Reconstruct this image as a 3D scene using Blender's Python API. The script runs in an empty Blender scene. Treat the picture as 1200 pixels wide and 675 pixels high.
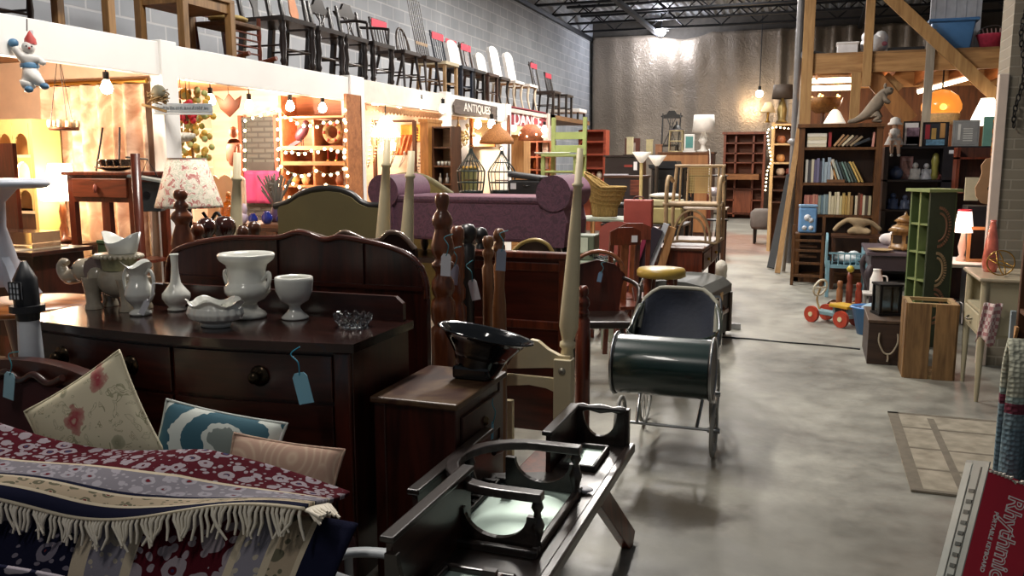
import bpy, math, random
from mathutils import Vector, Matrix
random.seed(7)
C = bpy.context.scene.collection
PI = math.pi
rad = math.radians
# ---------- camera figures: eye height, yaw left of the aisle (+Y), pitch down, focal length for a 1200 px wide frame
EYE, YAW, PITCH, FOC = 1.45, rad(19.3), math.atan(0.1475), 1000.0
_cp, _sp, _cy, _sy = math.cos(PITCH), math.sin(PITCH), math.cos(YAW), math.sin(YAW)
def _ray(x, y):
    a = (x-600)/FOC; b = (337.5-y)/FOC
    return Vector((-_sy*_cp+a*_cy-b*_sy*_sp, _cy*_cp+a*_sy+b*_cy*_sp, -_sp+b*_cp))
def onZ(x, y, z=0.0):            # where the sight line of a photo point meets the height z
    d = _ray(x, y); t = (z-EYE)/d.z
    return Vector((d.x*t, d.y*t, z))
def onX(x, y, X):
    d = _ray(x, y); t = X/d.x
    return Vector((X, d.y*t, EYE+d.z*t))
def onY(x, y, Y):
    d = _ray(x, y); t = Y/d.y
    return Vector((d.x*t, Y, EYE+d.z*t))
def XY(x, Y): return onY(x, 337, Y).x      # world X of a photo column at depth Y (near the horizon)
# ---------- mesh builder
class MB:
    def __init__(s, M=None): s.v=[]; s.f=[]; s.s=[]; s.M=M
    def add(s, vs, fs, smooth=False):
        b=len(s.v); M=s.M
        s.v += [tuple(M@Vector(p)) for p in vs] if M else [tuple(p) for p in vs]
        s.f += [tuple(b+i for i in f) for f in fs]; s.s += [smooth]*len(fs); return s
    def b2(s, x0,x1,y0,y1,z0,z1):
        if x0>x1:x0,x1=x1,x0
        if y0>y1:y0,y1=y1,y0
        if z0>z1:z0,z1=z1,z0
        return s.add([(x0,y0,z0),(x1,y0,z0),(x1,y1,z0),(x0,y1,z0),(x0,y0,z1),(x1,y0,z1),(x1,y1,z1),(x0,y1,z1)],
              [(3,2,1,0),(4,5,6,7),(0,1,5,4),(1,2,6,5),(2,3,7,6),(3,0,4,7)])
    def box(s, c, sz, R=None):
        hx,hy,hz=sz[0]/2,sz[1]/2,sz[2]/2
        vs=[Vector(p) for p in [(-hx,-hy,-hz),(hx,-hy,-hz),(hx,hy,-hz),(-hx,hy,-hz),(-hx,-hy,hz),(hx,-hy,hz),(hx,hy,hz),(-hx,hy,hz)]]
        if R is not None: vs=[R@p for p in vs]
        c=Vector(c)
        return s.add([p+c for p in vs],[(3,2,1,0),(4,5,6,7),(0,1,5,4),(1,2,6,5),(2,3,7,6),(3,0,4,7)])
    def bar(s, p, q, w, h, up=(0,0,1)):
        p=Vector(p); q=Vector(q); d=(q-p)
        L=d.length; d.normalize(); up=Vector(up)
        if abs(d.dot(up))>.98: up=Vector((1,0,0)) if abs(d.x)<.9 else Vector((0,1,0))
        a=d.cross(up).normalized(); b=a.cross(d).normalized()
        R=Matrix((a,d,b)).transposed()
        return s.box((p+q)/2,(w,L,h),R)
    def ring(s, frames, n, smooth=True, closed=False, caps=True):
        vs=[];fs=[]
        for (c,a,b,ra,rb) in frames:
            for i in range(n):
                t=2*PI*i/n; vs.append(c+a*(ra*math.cos(t))+b*(rb*math.sin(t)))
        m=len(frames)
        for j in range(m if closed else m-1):
            k=(j+1)%m
            for i in range(n):
                i2=(i+1)%n; fs.append((j*n+i,j*n+i2,k*n+i2,k*n+i))
        s.add(vs,fs,smooth)
        if caps and not closed:
            s.add(vs[:n],[tuple(range(n-1,-1,-1))]); s.add(vs[-n:],[tuple(range(n))])
        return s
    def cyl(s, p, q, r0, r1=None, n=12, smooth=True):
        r1=r0 if r1 is None else r1
        p=Vector(p); q=Vector(q); d=(q-p).normalized(); u=Vector((0,0,1)) if abs(d.z)<.95 else Vector((1,0,0))
        a=d.cross(u).normalized(); b=d.cross(a)
        if a.cross(b).dot(d)<0: b=-b
        return s.ring([(p,a,b,r0,r0),(q,a,b,r1,r1)],n,smooth)
    def lathe(s, prof, c=(0,0,0), n=20, sx=1, sy=1, R=None, cap=True):
        c=Vector(c); vs=[];fs=[]
        for r,z in prof:
            for i in range(n):
                t=2*PI*i/n; p=Vector((r*sx*math.cos(t),r*sy*math.sin(t),z)); vs.append((R@p if R is not None else p)+c)
        for j in range(len(prof)-1):
            for i in range(n):
                i2=(i+1)%n; fs.append((j*n+i,j*n+i2,(j+1)*n+i2,(j+1)*n+i))
        s.add(vs,fs,True)
        if cap:
            if prof[0][0]>1e-4: s.add(vs[:n],[tuple(range(n-1,-1,-1))])
            if prof[-1][0]>1e-4: s.add(vs[-n:],[tuple(range(n))])
        return s
    def tube(s, pts, r, n=8, closed=False, flat=1.0):
        pts=[Vector(p) for p in pts]; m=len(pts); rs=r if isinstance(r,(list,tuple)) else [r]*m
        fr=[]; prev=None
        for i,p in enumerate(pts):
            if closed: d=pts[(i+1)%m]-pts[i-1]
            else: d=pts[min(i+1,m-1)]-pts[max(i-1,0)]
            d.normalize()
            if prev is None:
                u=Vector((0,0,1)) if abs(d.z)<.9 else Vector((1,0,0)); a=d.cross(u).normalized()
            else:
                a=prev-d*prev.dot(d)
                if a.length<1e-5: a=d.orthogonal()
                a.normalize()
            prev=a; b=d.cross(a); fr.append((p,a,b,rs[i],rs[i]*flat))
        return s.ring(fr,n,True,closed)
    def prism(s, poly, t, M=None, smooth=False):
        # poly: (x,z) outline, extruded along +Y by t
        n=len(poly)
        ar=sum(poly[i][0]*poly[(i+1)%n][1]-poly[(i+1)%n][0]*poly[i][1] for i in range(n))
        if ar<0: poly=poly[::-1]
        vs=[Vector((x,0,z)) for x,z in poly]+[Vector((x,t,z)) for x,z in poly]
        if M is not None: vs=[M@p for p in vs]
        s.add(vs,[tuple(range(n)),tuple(range(2*n-1,n-1,-1))])
        s.add(vs,[((i+1)%n,i,n+i,n+(i+1)%n) for i in range(n)],smooth); return s
    def sph(s, c, r, n=12, R=None):
        r=(r,r,r) if not isinstance(r,(tuple,list)) else r
        m=max(4,n//2); c=Vector(c); vs=[];fs=[]
        for j in range(m+1):
            ph=PI*j/m
            for i in range(n):
                t=2*PI*i/n; p=Vector((r[0]*math.sin(ph)*math.cos(t),r[1]*math.sin(ph)*math.sin(t),-r[2]*math.cos(ph)))
                vs.append((R@p if R is not None else p)+c)
        for j in range(m):
            for i in range(n):
                i2=(i+1)%n; fs.append((j*n+i,j*n+i2,(j+1)*n+i2,(j+1)*n+i))
        return s.add(vs,fs,True)
    def grid(s, fn, nu, nv, smooth=True, cu=False):
        vs=[fn(i/nu,j/nv) for j in range(nv+1) for i in range(nu+1)]
        w=nu+1
        return s.add(vs,[(j*w+i,j*w+i+1,(j+1)*w+i+1,(j+1)*w+i) for j in range(nv) for i in range(nu)],smooth)
    def mesh(s, name):
        me=bpy.data.meshes.new(name); me.from_pydata(s.v,[],s.f); me.polygons.foreach_set('use_smooth',s.s); me.update(); return me
    def build(s, name, mat, parent=None, loc=None, rz=0, bev=0, solid=0, sub=0, R=None, off=0, label=None, kind=None):
        o=bpy.data.objects.new(name,s.mesh(name)); C.objects.link(o)
        if mat is not None: o.data.materials.append(mat)
        if loc is not None: o.location=loc
        if rz: o.rotation_euler=(0,0,rz)
        if R is not None: o.rotation_euler=R
        if parent is not None: o.parent=parent
        if solid:
            m=o.modifiers.new('s','SOLIDIFY'); m.thickness=solid; m.offset=off
        if bev:
            m=o.modifiers.new('b','BEVEL'); m.width=bev; m.segments=2; m.limit_method='ANGLE'; m.angle_limit=rad(40); m.harden_normals=False
        if sub:
            m=o.modifiers.new('u','SUBSURF'); m.levels=sub; m.render_levels=sub
        if label: o['label']=label
        if kind: o['kind']=kind
        return o
def thing(name,label,cat,loc=(0,0,0),rz=0,group=None,R=None):
    o=bpy.data.objects.new(name,None); C.objects.link(o); o.empty_display_size=.05
    o.location=loc; o.rotation_euler=R if R is not None else (0,0,rz); return tag(o,label,cat,group)
def tag(o,label,cat,group=None):
    o['label']=label; o['category']=cat
    if group: o['group']=group
    return o
def st(o): o['kind']='structure'; return o
def arc(cx,cz,r,a0,a1,n,rz=None):
    rz=r if rz is None else rz
    return [(cx+r*math.cos(rad(a0+(a1-a0)*i/n)),cz+rz*math.sin(rad(a0+(a1-a0)*i/n))) for i in range(n+1)]
def bez(p,n=12):     # smooth polyline (Catmull-Rom) through points
    p=[Vector(q) for q in p]; out=[]
    for i in range(len(p)-1):
        a=p[max(i-1,0)];b=p[i];c=p[i+1];d=p[min(i+2,len(p)-1)]
        for k in range(n):
            t=k/n; out.append(.5*((2*b)+(c-a)*t+(2*a-5*b+4*c-d)*t*t+(3*b-a-3*c+d)*t**3))
    return out+[p[-1]]
def copy_thing(o,loc,rz=0,label=None,group=None):
    c=o.copy(); C.objects.link(c); c.location=loc; c.rotation_euler=(0,0,rz)
    for ch in list(o.children):
        k=ch.copy(); C.objects.link(k); k.parent=c
        for g in ch.children:
            q=g.copy(); C.objects.link(q); q.parent=k
    if label: c['label']=label
    if group: c['group']=group
    return c
ORD='first second third fourth fifth sixth seventh eighth ninth tenth eleventh twelfth thirteenth fourteenth fifteenth sixteenth seventeenth eighteenth nineteenth twentieth twenty-first twenty-second twenty-third twenty-fourth twenty-fifth'.split()
# ---------- materials
def lin(h):
    h=h.lstrip('#'); c=[int(h[i:i+2],16)/255 for i in (0,2,4)]
    return tuple((x/12.92 if x<=.04045 else ((x+.055)/1.055)**2.4) for x in c)+(1,)
_mc={}
def _new(key):
    m=bpy.data.materials.new(key); m.use_nodes=True; nt=m.node_tree
    return m,nt,nt.nodes['Principled BSDF']
def N(nt,t,**k):
    n=nt.nodes.new(t)
    for a,b in k.items():
        if a in ('inp',):
            for x,y in b.items(): n.inputs[x].default_value=y
        else: setattr(n,a,b)
    return n
def ramp(nt,fac,stops,interp='LINEAR'):
    r=nt.nodes.new('ShaderNodeValToRGB'); r.color_ramp.interpolation=interp; e=r.color_ramp.elements
    while len(e)<len(stops): e.new(.5)
    for i,(p,c) in enumerate(stops): e[i].position=p; e[i].color=lin(c) if isinstance(c,str) else c
    nt.links.new(fac,r.inputs[0]); return r
def P(col,rough=.5,metal=0,var=.12,sc=9,coat=0,trans=0,bump=0,emit=None,es=0,alpha=1,spec=None,ior=None):
    key=('P',col,rough,metal,var,sc,coat,trans,bump,emit,es,alpha,spec)
    if key in _mc: return _mc[key]
    m,nt,b=_new('paint_'+col.strip('#')); L=nt.links
    c=lin(col); b.inputs['Roughness'].default_value=rough; b.inputs['Metallic'].default_value=metal
    b.inputs['Coat Weight'].default_value=coat; b.inputs['Transmission Weight'].default_value=trans
    if spec is not None: b.inputs['Specular IOR Level'].default_value=spec
    if alpha<1: b.inputs['Alpha'].default_value=alpha
    tc=N(nt,'ShaderNodeTexCoord'); no=N(nt,'ShaderNodeTexNoise',inp={'Scale':sc,'Detail':4.})
    L.new(tc.outputs['Object'],no.inputs['Vector'])
    lo=tuple(x*(1-var) for x in c[:3])+(1,); hi=tuple(min(1,x*(1+var)) for x in c[:3])+(1,)
    r=ramp(nt,no.outputs['Fac'],[(.3,lo),(.7,hi)]); L.new(r.outputs[0],b.inputs['Base Color'])
    if bump:
        bp=N(nt,'ShaderNodeBump',inp={'Strength':bump,'Distance':.01}); n2=N(nt,'ShaderNodeTexNoise',inp={'Scale':sc*8,'Detail':3.})
        L.new(tc.outputs['Object'],n2.inputs['Vector']); L.new(n2.outputs['Fac'],bp.inputs['Height']); L.new(bp.outputs[0],b.inputs['Normal'])
    if emit: b.inputs['Emission Color'].default_value=lin(emit); b.inputs['Emission Strength'].default_value=es
    _mc[key]=m; return m
def WD(c1,c2,rough=.38,sc=6,axis='Z',coat=.0,dist=6,spec=.5):
    key=('W',c1,c2,rough,sc,axis,coat)
    if key in _mc: return _mc[key]
    m,nt,b=_new('wood_'+c1.strip('#')); L=nt.links
    b.inputs['Roughness'].default_value=rough; b.inputs['Coat Weight'].default_value=coat; b.inputs['Coat Roughness'].default_value=.15
    b.inputs['Specular IOR Level'].default_value=spec
    tc=N(nt,'ShaderNodeTexCoord'); mp=N(nt,'ShaderNodeMapping'); s={'X':(.12,1,1),'Y':(1,.12,1),'Z':(1,1,.12)}[axis]
    mp.inputs['Scale'].default_value=s; L.new(tc.outputs['Object'],mp.inputs['Vector'])
    no=N(nt,'ShaderNodeTexNoise',inp={'Scale':sc*3.,'Detail':6.,'Distortion':1.2}); L.new(mp.outputs[0],no.inputs['Vector'])
    n2=N(nt,'ShaderNodeTexNoise',inp={'Scale':sc*14.,'Detail':3.}); L.new(mp.outputs[0],n2.inputs['Vector'])
    mx=N(nt,'ShaderNodeMath',operation='MULTIPLY_ADD',inp={1:.35}); L.new(n2.outputs['Fac'],mx.inputs[0])
    ad=N(nt,'ShaderNodeMath',operation='MULTIPLY',inp={1:.75}); L.new(no.outputs['Fac'],ad.inputs[0]); L.new(ad.outputs[0],mx.inputs[2])
    r=ramp(nt,mx.outputs[0],[(.36,c2),(.68,c1)]); L.new(r.outputs[0],b.inputs['Base Color'])
    bp=N(nt,'ShaderNodeBump',inp={'Strength':.08,'Distance':.004}); L.new(mx.outputs[0],bp.inputs['Height']); L.new(bp.outputs[0],b.inputs['Normal'])
    _mc[key]=m; return m
def EM(col,s,sample=False):
    key=('E',col,s,sample)
    if key in _mc: return _mc[key]
    m,nt,b=_new('glow_'+col.strip('#')); b.inputs['Base Color'].default_value=lin(col)
    b.inputs['Emission Color'].default_value=lin(col); b.inputs['Emission Strength'].default_value=s
    if not sample:
        try: m.cycles.emission_sampling='NONE'
        except Exception: pass
    _mc[key]=m; return m
def GL(col='#ffffff',rough=.03,ior=1.45):
    key=('G',col,rough)
    if key in _mc: return _mc[key]
    m,nt,b=_new('glass_'+col.strip('#')); b.inputs['Base Color'].default_value=lin(col); b.inputs['Roughness'].default_value=rough
    b.inputs['Transmission Weight'].default_value=1; b.inputs['IOR'].default_value=ior; _mc[key]=m; return m
def SPOT(name,base,spots,sc=6,rough=.8,bump=.2,thr=.55,extra=None):
    """cloth with two scales of printed motifs: base colour, list of (threshold, colour) over warped cells"""
    m,nt,b=_new(name); L=nt.links; b.inputs['Roughness'].default_value=rough; b.inputs['Specular IOR Level'].default_value=.15
    tc=N(nt,'ShaderNodeTexCoord'); no=N(nt,'ShaderNodeTexNoise',inp={'Scale':sc,'Detail':3.,'Distortion':.8}); L.new(tc.outputs['Object'],no.inputs['Vector'])
    r=ramp(nt,no.outputs['Fac'],[(0,base)]+spots,'CONSTANT'); L.new(r.outputs[0],b.inputs['Base Color'])
    return m
mahog=WD('#3d1a12','#170907',.28,5,'X',.15)
mahogv=WD('#431c13','#180a07',.3,5,'Z',.15)
darkw=WD('#241611','#0d0807',.33,5,'Y',.1)
darkz=WD('#241712','#0d0807',.35,5,'Z',.1)
redw=WD('#6a2f1b','#33130b',.3,6,'Z',.2)
maple=WD('#7a4224','#45210f',.3,6,'Z',.25)
oak=WD('#8a5a30','#573418',.45,6,'Z')
pine=WD('#b98c5a','#94683c',.6,5,'Z')
pineX=WD('#b98a58','#8f643a',.6,5,'X')
blackw=WD('#1b1817','#0a0909',.4,6,'Z',.1)
walnut=WD('#57341f','#2e190e',.42,6,'Z')
walnutX=WD('#5c3821','#321c10',.42,6,'X')
cream=P('#cdbf9c',.5,var=.06)
white=P('#e9e7e1',.5,var=.03)
ceram=P('#dcdcd4',.16,var=.02,coat=.3)
brass=P('#b08a45',.3,1,var=.1)
steel=P('#9a9c9e',.3,1,var=.08)
iron=P('#1c1c1d',.5,.6,var=.2)
blackp=P('#0c0c0d',.35,var=.2)
bluetag=P('#7fb4c8',.6,var=.03)
whitetag=P('#d9d8dc',.6,var=.02)
tealr=P('#3f8592',.5,var=.05)
redtag=P('#d8304a',.6,var=.05)
# ================= THE ROOM =================
def concrete():
    m,nt,b=_new('concrete_floor'); L=nt.links
    tc=N(nt,'ShaderNodeTexCoord')
    n1=N(nt,'ShaderNodeTexNoise',inp={'Scale':.9,'Detail':8.,'Roughness':.62,'Distortion':.5}); L.new(tc.outputs['Object'],n1.inputs['Vector'])
    n2=N(nt,'ShaderNodeTexNoise',inp={'Scale':5.,'Detail':7.,'Roughness':.7}); L.new(tc.outputs['Object'],n2.inputs['Vector'])
    mx=N(nt,'ShaderNodeMath',operation='MULTIPLY_ADD',inp={1:.4}); L.new(n2.outputs['Fac'],mx.inputs[0])
    k=N(nt,'ShaderNodeMath',operation='MULTIPLY',inp={1:.65}); L.new(n1.outputs['Fac'],k.inputs[0]); L.new(k.outputs[0],mx.inputs[2])
    r=ramp(nt,mx.outputs[0],[(.36,'#55534b'),(.46,'#74726a'),(.55,'#8b897f'),(.68,'#a5a398')])
    # worn dark stains and a terracotta painted patch far down the aisle
    def patch(cx,cy,rx,ry,prev,col,amt,ns=3.):
        mp=N(nt,'ShaderNodeMapping',vector_type='POINT'); mp.inputs['Location'].default_value=(-cx/rx,-cy/ry,0); mp.inputs['Scale'].default_value=(1/rx,1/ry,0)
        L.new(tc.outputs['Object'],mp.inputs['Vector'])
        ln=N(nt,'ShaderNodeVectorMath',operation='LENGTH'); L.new(mp.outputs[0],ln.inputs[0])
        nn=N(nt,'ShaderNodeTexNoise',inp={'Scale':ns,'Detail':6.}); L.new(tc.outputs['Object'],nn.inputs['Vector'])
        a=N(nt,'ShaderNodeMath',operation='MULTIPLY_ADD',inp={1:1.4,2:-.7}); L.new(nn.outputs['Fac'],a.inputs[0])
        s=N(nt,'ShaderNodeMath',operation='ADD'); L.new(a.outputs[0],s.inputs[0]); L.new(ln.outputs['Value'],s.inputs[1])
        rr=ramp(nt,s.outputs[0],[(.55,(amt,)*3+(1,)),(1.0,(0,0,0,1))])
        mix=N(nt,'ShaderNodeMix',data_type='RGBA',blend_type='MIX'); L.new(rr.outputs[0],mix.inputs['Factor']); L.new(prev,mix.inputs['A']); mix.inputs['B'].default_value=lin(col)
        return mix.outputs['Result']
    c=patch(-.50,3.45,.34,.24,r.outputs[0],'#2e2415',.85,6.)
    c=patch(-.55,5.1,.5,.6,c,'#47453c',.6)
    c=patch(.15,3.0,.9,.9,c,'#55534b',.6,2.)
    c=patch(-1.6,15.5,1.3,3.2,c,'#7a4a34',.75,1.)
    L.new(c,b.inputs['Base Color'])
    rr=ramp(nt,n2.outputs['Fac'],[(.3,(.35,)*3+(1,)),(.7,(.6,)*3+(1,))]); L.new(rr.outputs[0],b.inputs['Roughness'])
    bp=N(nt,'ShaderNodeBump',inp={'Strength':.15,'Distance':.01}); L.new(n2.outputs['Fac'],bp.inputs['Height']); L.new(bp.outputs[0],b.inputs['Normal'])
    return m
st(MB().b2(-6.4,6,-3,24.9,-.15,0).build('floor',concrete()))
def blocks(name,c1,c2,mortar,bw=.4,bh=.2,axis='YZ',ms=.012,rough=.8,sc=1,off=.5,bump=.4):
    m,nt,b=_new(name); L=nt.links; b.inputs['Roughness'].default_value=rough
    tc=N(nt,'ShaderNodeTexCoord'); sx=N(nt,'ShaderNodeSeparateXYZ'); cb=N(nt,'ShaderNodeCombineXYZ'); L.new(tc.outputs['Object'],sx.inputs[0])
    L.new(sx.outputs[axis[0]],cb.inputs['X']); L.new(sx.outputs[axis[1]],cb.inputs['Y'])
    br=N(nt,'ShaderNodeTexBrick',offset=off,inp={'Scale':1.,'Mortar Size':ms,'Brick Width':bw,'Row Height':bh,'Bias':-.1,'Mortar Smooth':.3})
    br.inputs['Color1'].default_value=lin(c1); br.inputs['Color2'].default_value=lin(c2); br.inputs['Mortar'].default_value=lin(mortar)
    L.new(cb.outputs[0],br.inputs['Vector'])
    no=N(nt,'ShaderNodeTexNoise',inp={'Scale':.8,'Detail':6.}); L.new(tc.outputs['Object'],no.inputs['Vector'])
    r=ramp(nt,no.outputs['Fac'],[(.3,(.72,.72,.74,1)),(.65,(1.05,1.05,1.05,1))])
    mx=N(nt,'ShaderNodeMix',data_type='RGBA',blend_type='MULTIPLY',inp={'Factor':1.}); L.new(br.outputs['Color'],mx.inputs['A']); L.new(r.outputs[0],mx.inputs['B'])
    L.new(mx.outputs['Result'],b.inputs['Base Color'])
    bp=N(nt,'ShaderNodeBump',inp={'Strength':bump,'Distance':.01}); iv=N(nt,'ShaderNodeMath',operation='SUBTRACT',inp={0:1.}); L.new(br.outputs['Fac'],iv.inputs[1]); L.new(iv.outputs[0],bp.inputs['Height']); L.new(bp.outputs[0],b.inputs['Normal'])
    return m
cmu=blocks('cinder_block','#bfc4ca','#b0b6bd','#dadcde')
st(MB().b2(-6.45,-6.2,-3,24.9,0,5.6).build('wall_left',cmu))
st(MB().b2(-6.45,6,24.75,25,0,5.6).build('wall_back',P('#55504a',.8)))
st(MB().b2(4.3,4.5,9,24.9,0,5.6).build('wall_right',P('#3a332d',.8)))
# corrugated roof deck
d=MB(); prof=[]
x=-6.4; k=0
while x<6:
    prof+= [(x,5.42),(x+.07,5.42),(x+.10,5.46),(x+.17,5.46)]; x+=.2
def deck(u,v):
    p=prof[min(int(round(u*(len(prof)-1))),len(prof)-1)]
    return (p[0],8+v*16.9,p[1])
d.grid(deck,len(prof)-1,1,False)
st(d.build('ceiling',P('#b9bcc0',.4,.3,var=.15,sc=3),solid=.01))
jm=P('#22252b',.5,.3)
for i,yy in enumerate([13.0,14.6,16.2,17.8,19.2,20.6,22.0,23.4]):
    m=MB(); m.b2(-6.2,6,yy-.05,yy+.05,5.36,5.42); m.b2(-6.2,6,yy-.05,yy+.05,4.95,5.0)
    n=26
    for j in range(n):
        xa=-6.2+12.2*j/n; xb=-6.2+12.2*(j+1)/n
        z0,z1=(4.98,5.38) if j%2==0 else (5.38,4.98)
        m.cyl((xa,yy,z0),(xb,yy,z1),.017,n=5)
    st(m.build('roof_beam',jm))
st(MB().b2(-4.25,-4.13,9,24.7,4.86,4.95).build('roof_beam',jm))
st(MB().b2(.9,1.0,9,24.7,4.86,4.95).build('roof_beam',jm))
st(MB().b2(-6.2,-6.12,9,24.7,4.86,4.96).build('roof_beam',jm))
# ---------- stall fronts along the left wall
wpaint=P('#eeece8',.45,var=.03,sc=3)
gpaint=P('#cfcac4',.55,var=.05,sc=3)
def beam(y0,y1,z0,z1,mat=wpaint): st(MB().b2(-4.46,-4.38,y0,y1,z0,z1).build('beam',mat,bev=.004))
beam(1.0,5.0,2.055,2.285); beam(5.16,7.62,2.052,2.28); beam(7.9,9.98,2.067,2.285,P('#d9cfc4',.6,var=.08)); beam(10.14,12.2,2.045,2.3)
def post(y0,y1,top,x0=-4.47,mat=wpaint): st(MB().b2(x0,-4.36,y0,y1,0,top).build('pillar',mat,bev=.004))
post(5.0,5.16,2.3); post(7.62,7.9,2.3); post(9.98,10.14,2.32); post(12.2,12.42,2.31)
redsign=P('#7d1f2c',.6,var=.1)
st(MB().b2(-6.19,-4.4,1.0,14.9,2.2,2.28).build('roof_slab',WD('#8a6238','#5d3d20',.6,3,'Y')))
board=WD('#d9c2ae','#c8a98f',.6,2,'X'); pegb=P('#d2b8a0',.7,var=.08)
pinkb=blocks('pale_panel','#d9b79a','#d3ad90','#e2c4aa',.6,.3,'XZ')
def partition(y,mat,name='partition_wall'): st(MB().b2(-6.19,-4.47,y,y+.06,0,2.2).build(name,mat))
partition(5.06,pegb); partition(7.76,board); partition(10.03,board); partition(12.3,P('#d8cdb8',.7)); partition(14.8,board)
# booth lining on the block wall
st(MB().b2(-6.2,-6.15,1.0,5.06,0,2.2).build('partition_wall',pegb)); st(MB().b2(-6.2,-6.15,5.12,7.76,0,2.2).build('partition_wall',blocks('pink_block','#d9b9a4','#cfab96','#ead2c0',.4,.2,'YZ')))
st(MB().b2(-6.2,-6.15,7.82,10.03,0,2.2).build('partition_wall',board)); st(MB().b2(-6.2,-6.15,10.1,14.8,0,2.2).build('partition_wall',board))
# ---------- lights
def pt(name,loc,w,col='#ffc98a',r=.05):
    l=bpy.data.lights.new(name,'POINT'); l.energy=w; l.color=lin(col)[:3]; l.shadow_soft_size=r
    o=bpy.data.objects.new(name,l); C.objects.link(o); o.location=loc; return o
def ar(name,loc,w,sx,sy,col='#ffffff',rot=(0,0,0)):
    l=bpy.data.lights.new(name,'AREA'); l.energy=w; l.color=lin(col)[:3]; l.shape='RECTANGLE'; l.size=sx; l.size_y=sy
    o=bpy.data.objects.new(name,l); C.objects.link(o); o.location=loc; o.rotation_euler=rot; return o
# ceiling strip lights over the aisle, plus an added front fill
COOL='#fff8ef'
ar('strip_and_fill_light',(-1.6,-.6,4.7),46,.25,1.6,COOL)  # fill added above and behind the camera to brighten the foreground
for k_,(x_,y_,w_) in enumerate(((-2.4,4.0,215),(-2.2,8.8,275),(-2.8,13.5,310),(-2.0,18.6,360))):
    ar('strip_and_fill_light',(x_,y_,4.72),w_,.3,1.8,COOL); ar('strip_light_up',(x_,y_,4.74),w_*.4,.3,1.8,COOL,(PI,0,0))
WARM='#ffe2c6'
for p,w in (((-5.3,4.72,1.35),110),((-4.95,4.2,1.8),60),((-5.6,6.7,1.8),115),((-5.0,7.2,1.8),65),((-5.2,9.3,1.8),85),((-5.0,11.7,1.8),75),((-5.0,14.0,1.75),65)):
    pt('stall_bulb_light',p,w,WARM)
pt('far_bulb_light',(-1.66,24.0,2.9),30,'#ffd9a8'); 
w=bpy.data.worlds.new('World'); bpy.context.scene.world=w; w.use_nodes=True
w.node_tree.nodes['Background'].inputs[0].default_value=lin('#aab0b8'); w.node_tree.nodes['Background'].inputs[1].default_value=.22
cam=bpy.data.cameras.new('Camera'); co=bpy.data.objects.new('Camera',cam); C.objects.link(co); cam.lens=30; cam.sensor_width=36; cam.clip_end=100
co.location=(0,0,EYE); co.rotation_euler=(PI/2-PITCH,0,YAW); bpy.context.scene.camera=co
sc=bpy.context.scene; sc.view_settings.view_transform='Standard'; sc.view_settings.look='None'; sc.view_settings.exposure=0; sc.view_settings.gamma=1; sc.view_settings.use_curve_mapping=False
sc.cycles.use_denoising=True; sc.cycles.max_bounces=6; sc.cycles.sample_clamp_indirect=6; sc.cycles.caustics_reflective=False; sc.cycles.caustics_refractive=False
# silver tarpaulin hung across the back
def tarpm():
    m,nt,b=_new('silver_tarp'); L=nt.links; b.inputs['Roughness'].default_value=.46; b.inputs['Metallic'].default_value=.35
    tc=N(nt,'ShaderNodeTexCoord'); no=N(nt,'ShaderNodeTexNoise',inp={'Scale':.7,'Detail':5.}); L.new(tc.outputs['Object'],no.inputs['Vector'])
    r=ramp(nt,no.outputs['Fac'],[(.3,'#857a6e'),(.7,'#a09486')]); L.new(r.outputs[0],b.inputs['Base Color'])
    n2=N(nt,'ShaderNodeTexNoise',inp={'Scale':9.,'Detail':5.,'Distortion':2.}); L.new(tc.outputs['Object'],n2.inputs['Vector'])
    n3=N(nt,'ShaderNodeTexVoronoi',feature='DISTANCE_TO_EDGE',inp={'Scale':2.2}); L.new(tc.outputs['Object'],n3.inputs['Vector'])
    a=N(nt,'ShaderNodeMath',operation='MULTIPLY_ADD',inp={1:.5}); L.new(n3.outputs['Distance'],a.inputs[0]); L.new(n2.outputs['Fac'],a.inputs[2])
    bp=N(nt,'ShaderNodeBump',inp={'Strength':.55,'Distance':.04}); L.new(a.outputs[0],bp.inputs['Height']); L.new(bp.outputs[0],b.inputs['Normal']); return m
def tarp(u,v):
    x=-6.1+u*9.6; z=.02+v*4.93
    y=24.42+.025*math.sin(x*5.1+math.sin(x*1.7)*2)+.012*math.sin(x*11+v*3)+.04*math.sin(v*5+x*2)
    if x>-1.0: y+=.07*math.sin(x*14)
    d=((x+3.55)/.75)
    if abs(d)<1 and v>.7:
        s=(v-.7)/.3; sag=(1-d*d)
        y-=sag*.06*math.sin(PI*min(1,s*1.0)); z-=sag*.16*s
    return (x,y,z)
t=MB().grid(tarp,150,60); tag(t.build('tarpaulin',tarpm(),solid=.006),'huge silver grey tarpaulin hung across the back of the hall','tarpaulin')
t=thing('shop_light','bare bright lamp under the roof where the tarpaulin sags','light',onY(775,36,23.9))
MB().cyl((0,0,.02),(0,0,.5),.02,n=6).build('hanger',jm,t); MB().lathe([(.03,.1),(.22,0),(.2,-.01),(.03,.06)],n=16).build('reflector',P('#c9c9c9',.3,.7),t); MB().sph((0,0,-.02),.13,12).build('bulb',EM('#eaf2ff',30),t)
sp=onY(775,36,23.9); pt('tarp_lamp_light',(sp.x,sp.y-.1,sp.z-.12),260,'#f2f4ff',.12)
t=thing('hanging_bulb','small bare glowing bulb against the right of the tarpaulin','light',onY(890,110,24.0))
MB().sph((0,0,0),.10,12).build('bulb',EM('#ffe9c8',25),t); MB().cyl((0,0,.08),(0,0,2.1),.012,n=6).build('cord',jm,t); MB().cyl((0,0,.08),(0,0,.2),.04,n=8).build('socket',blackp,t)
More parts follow.
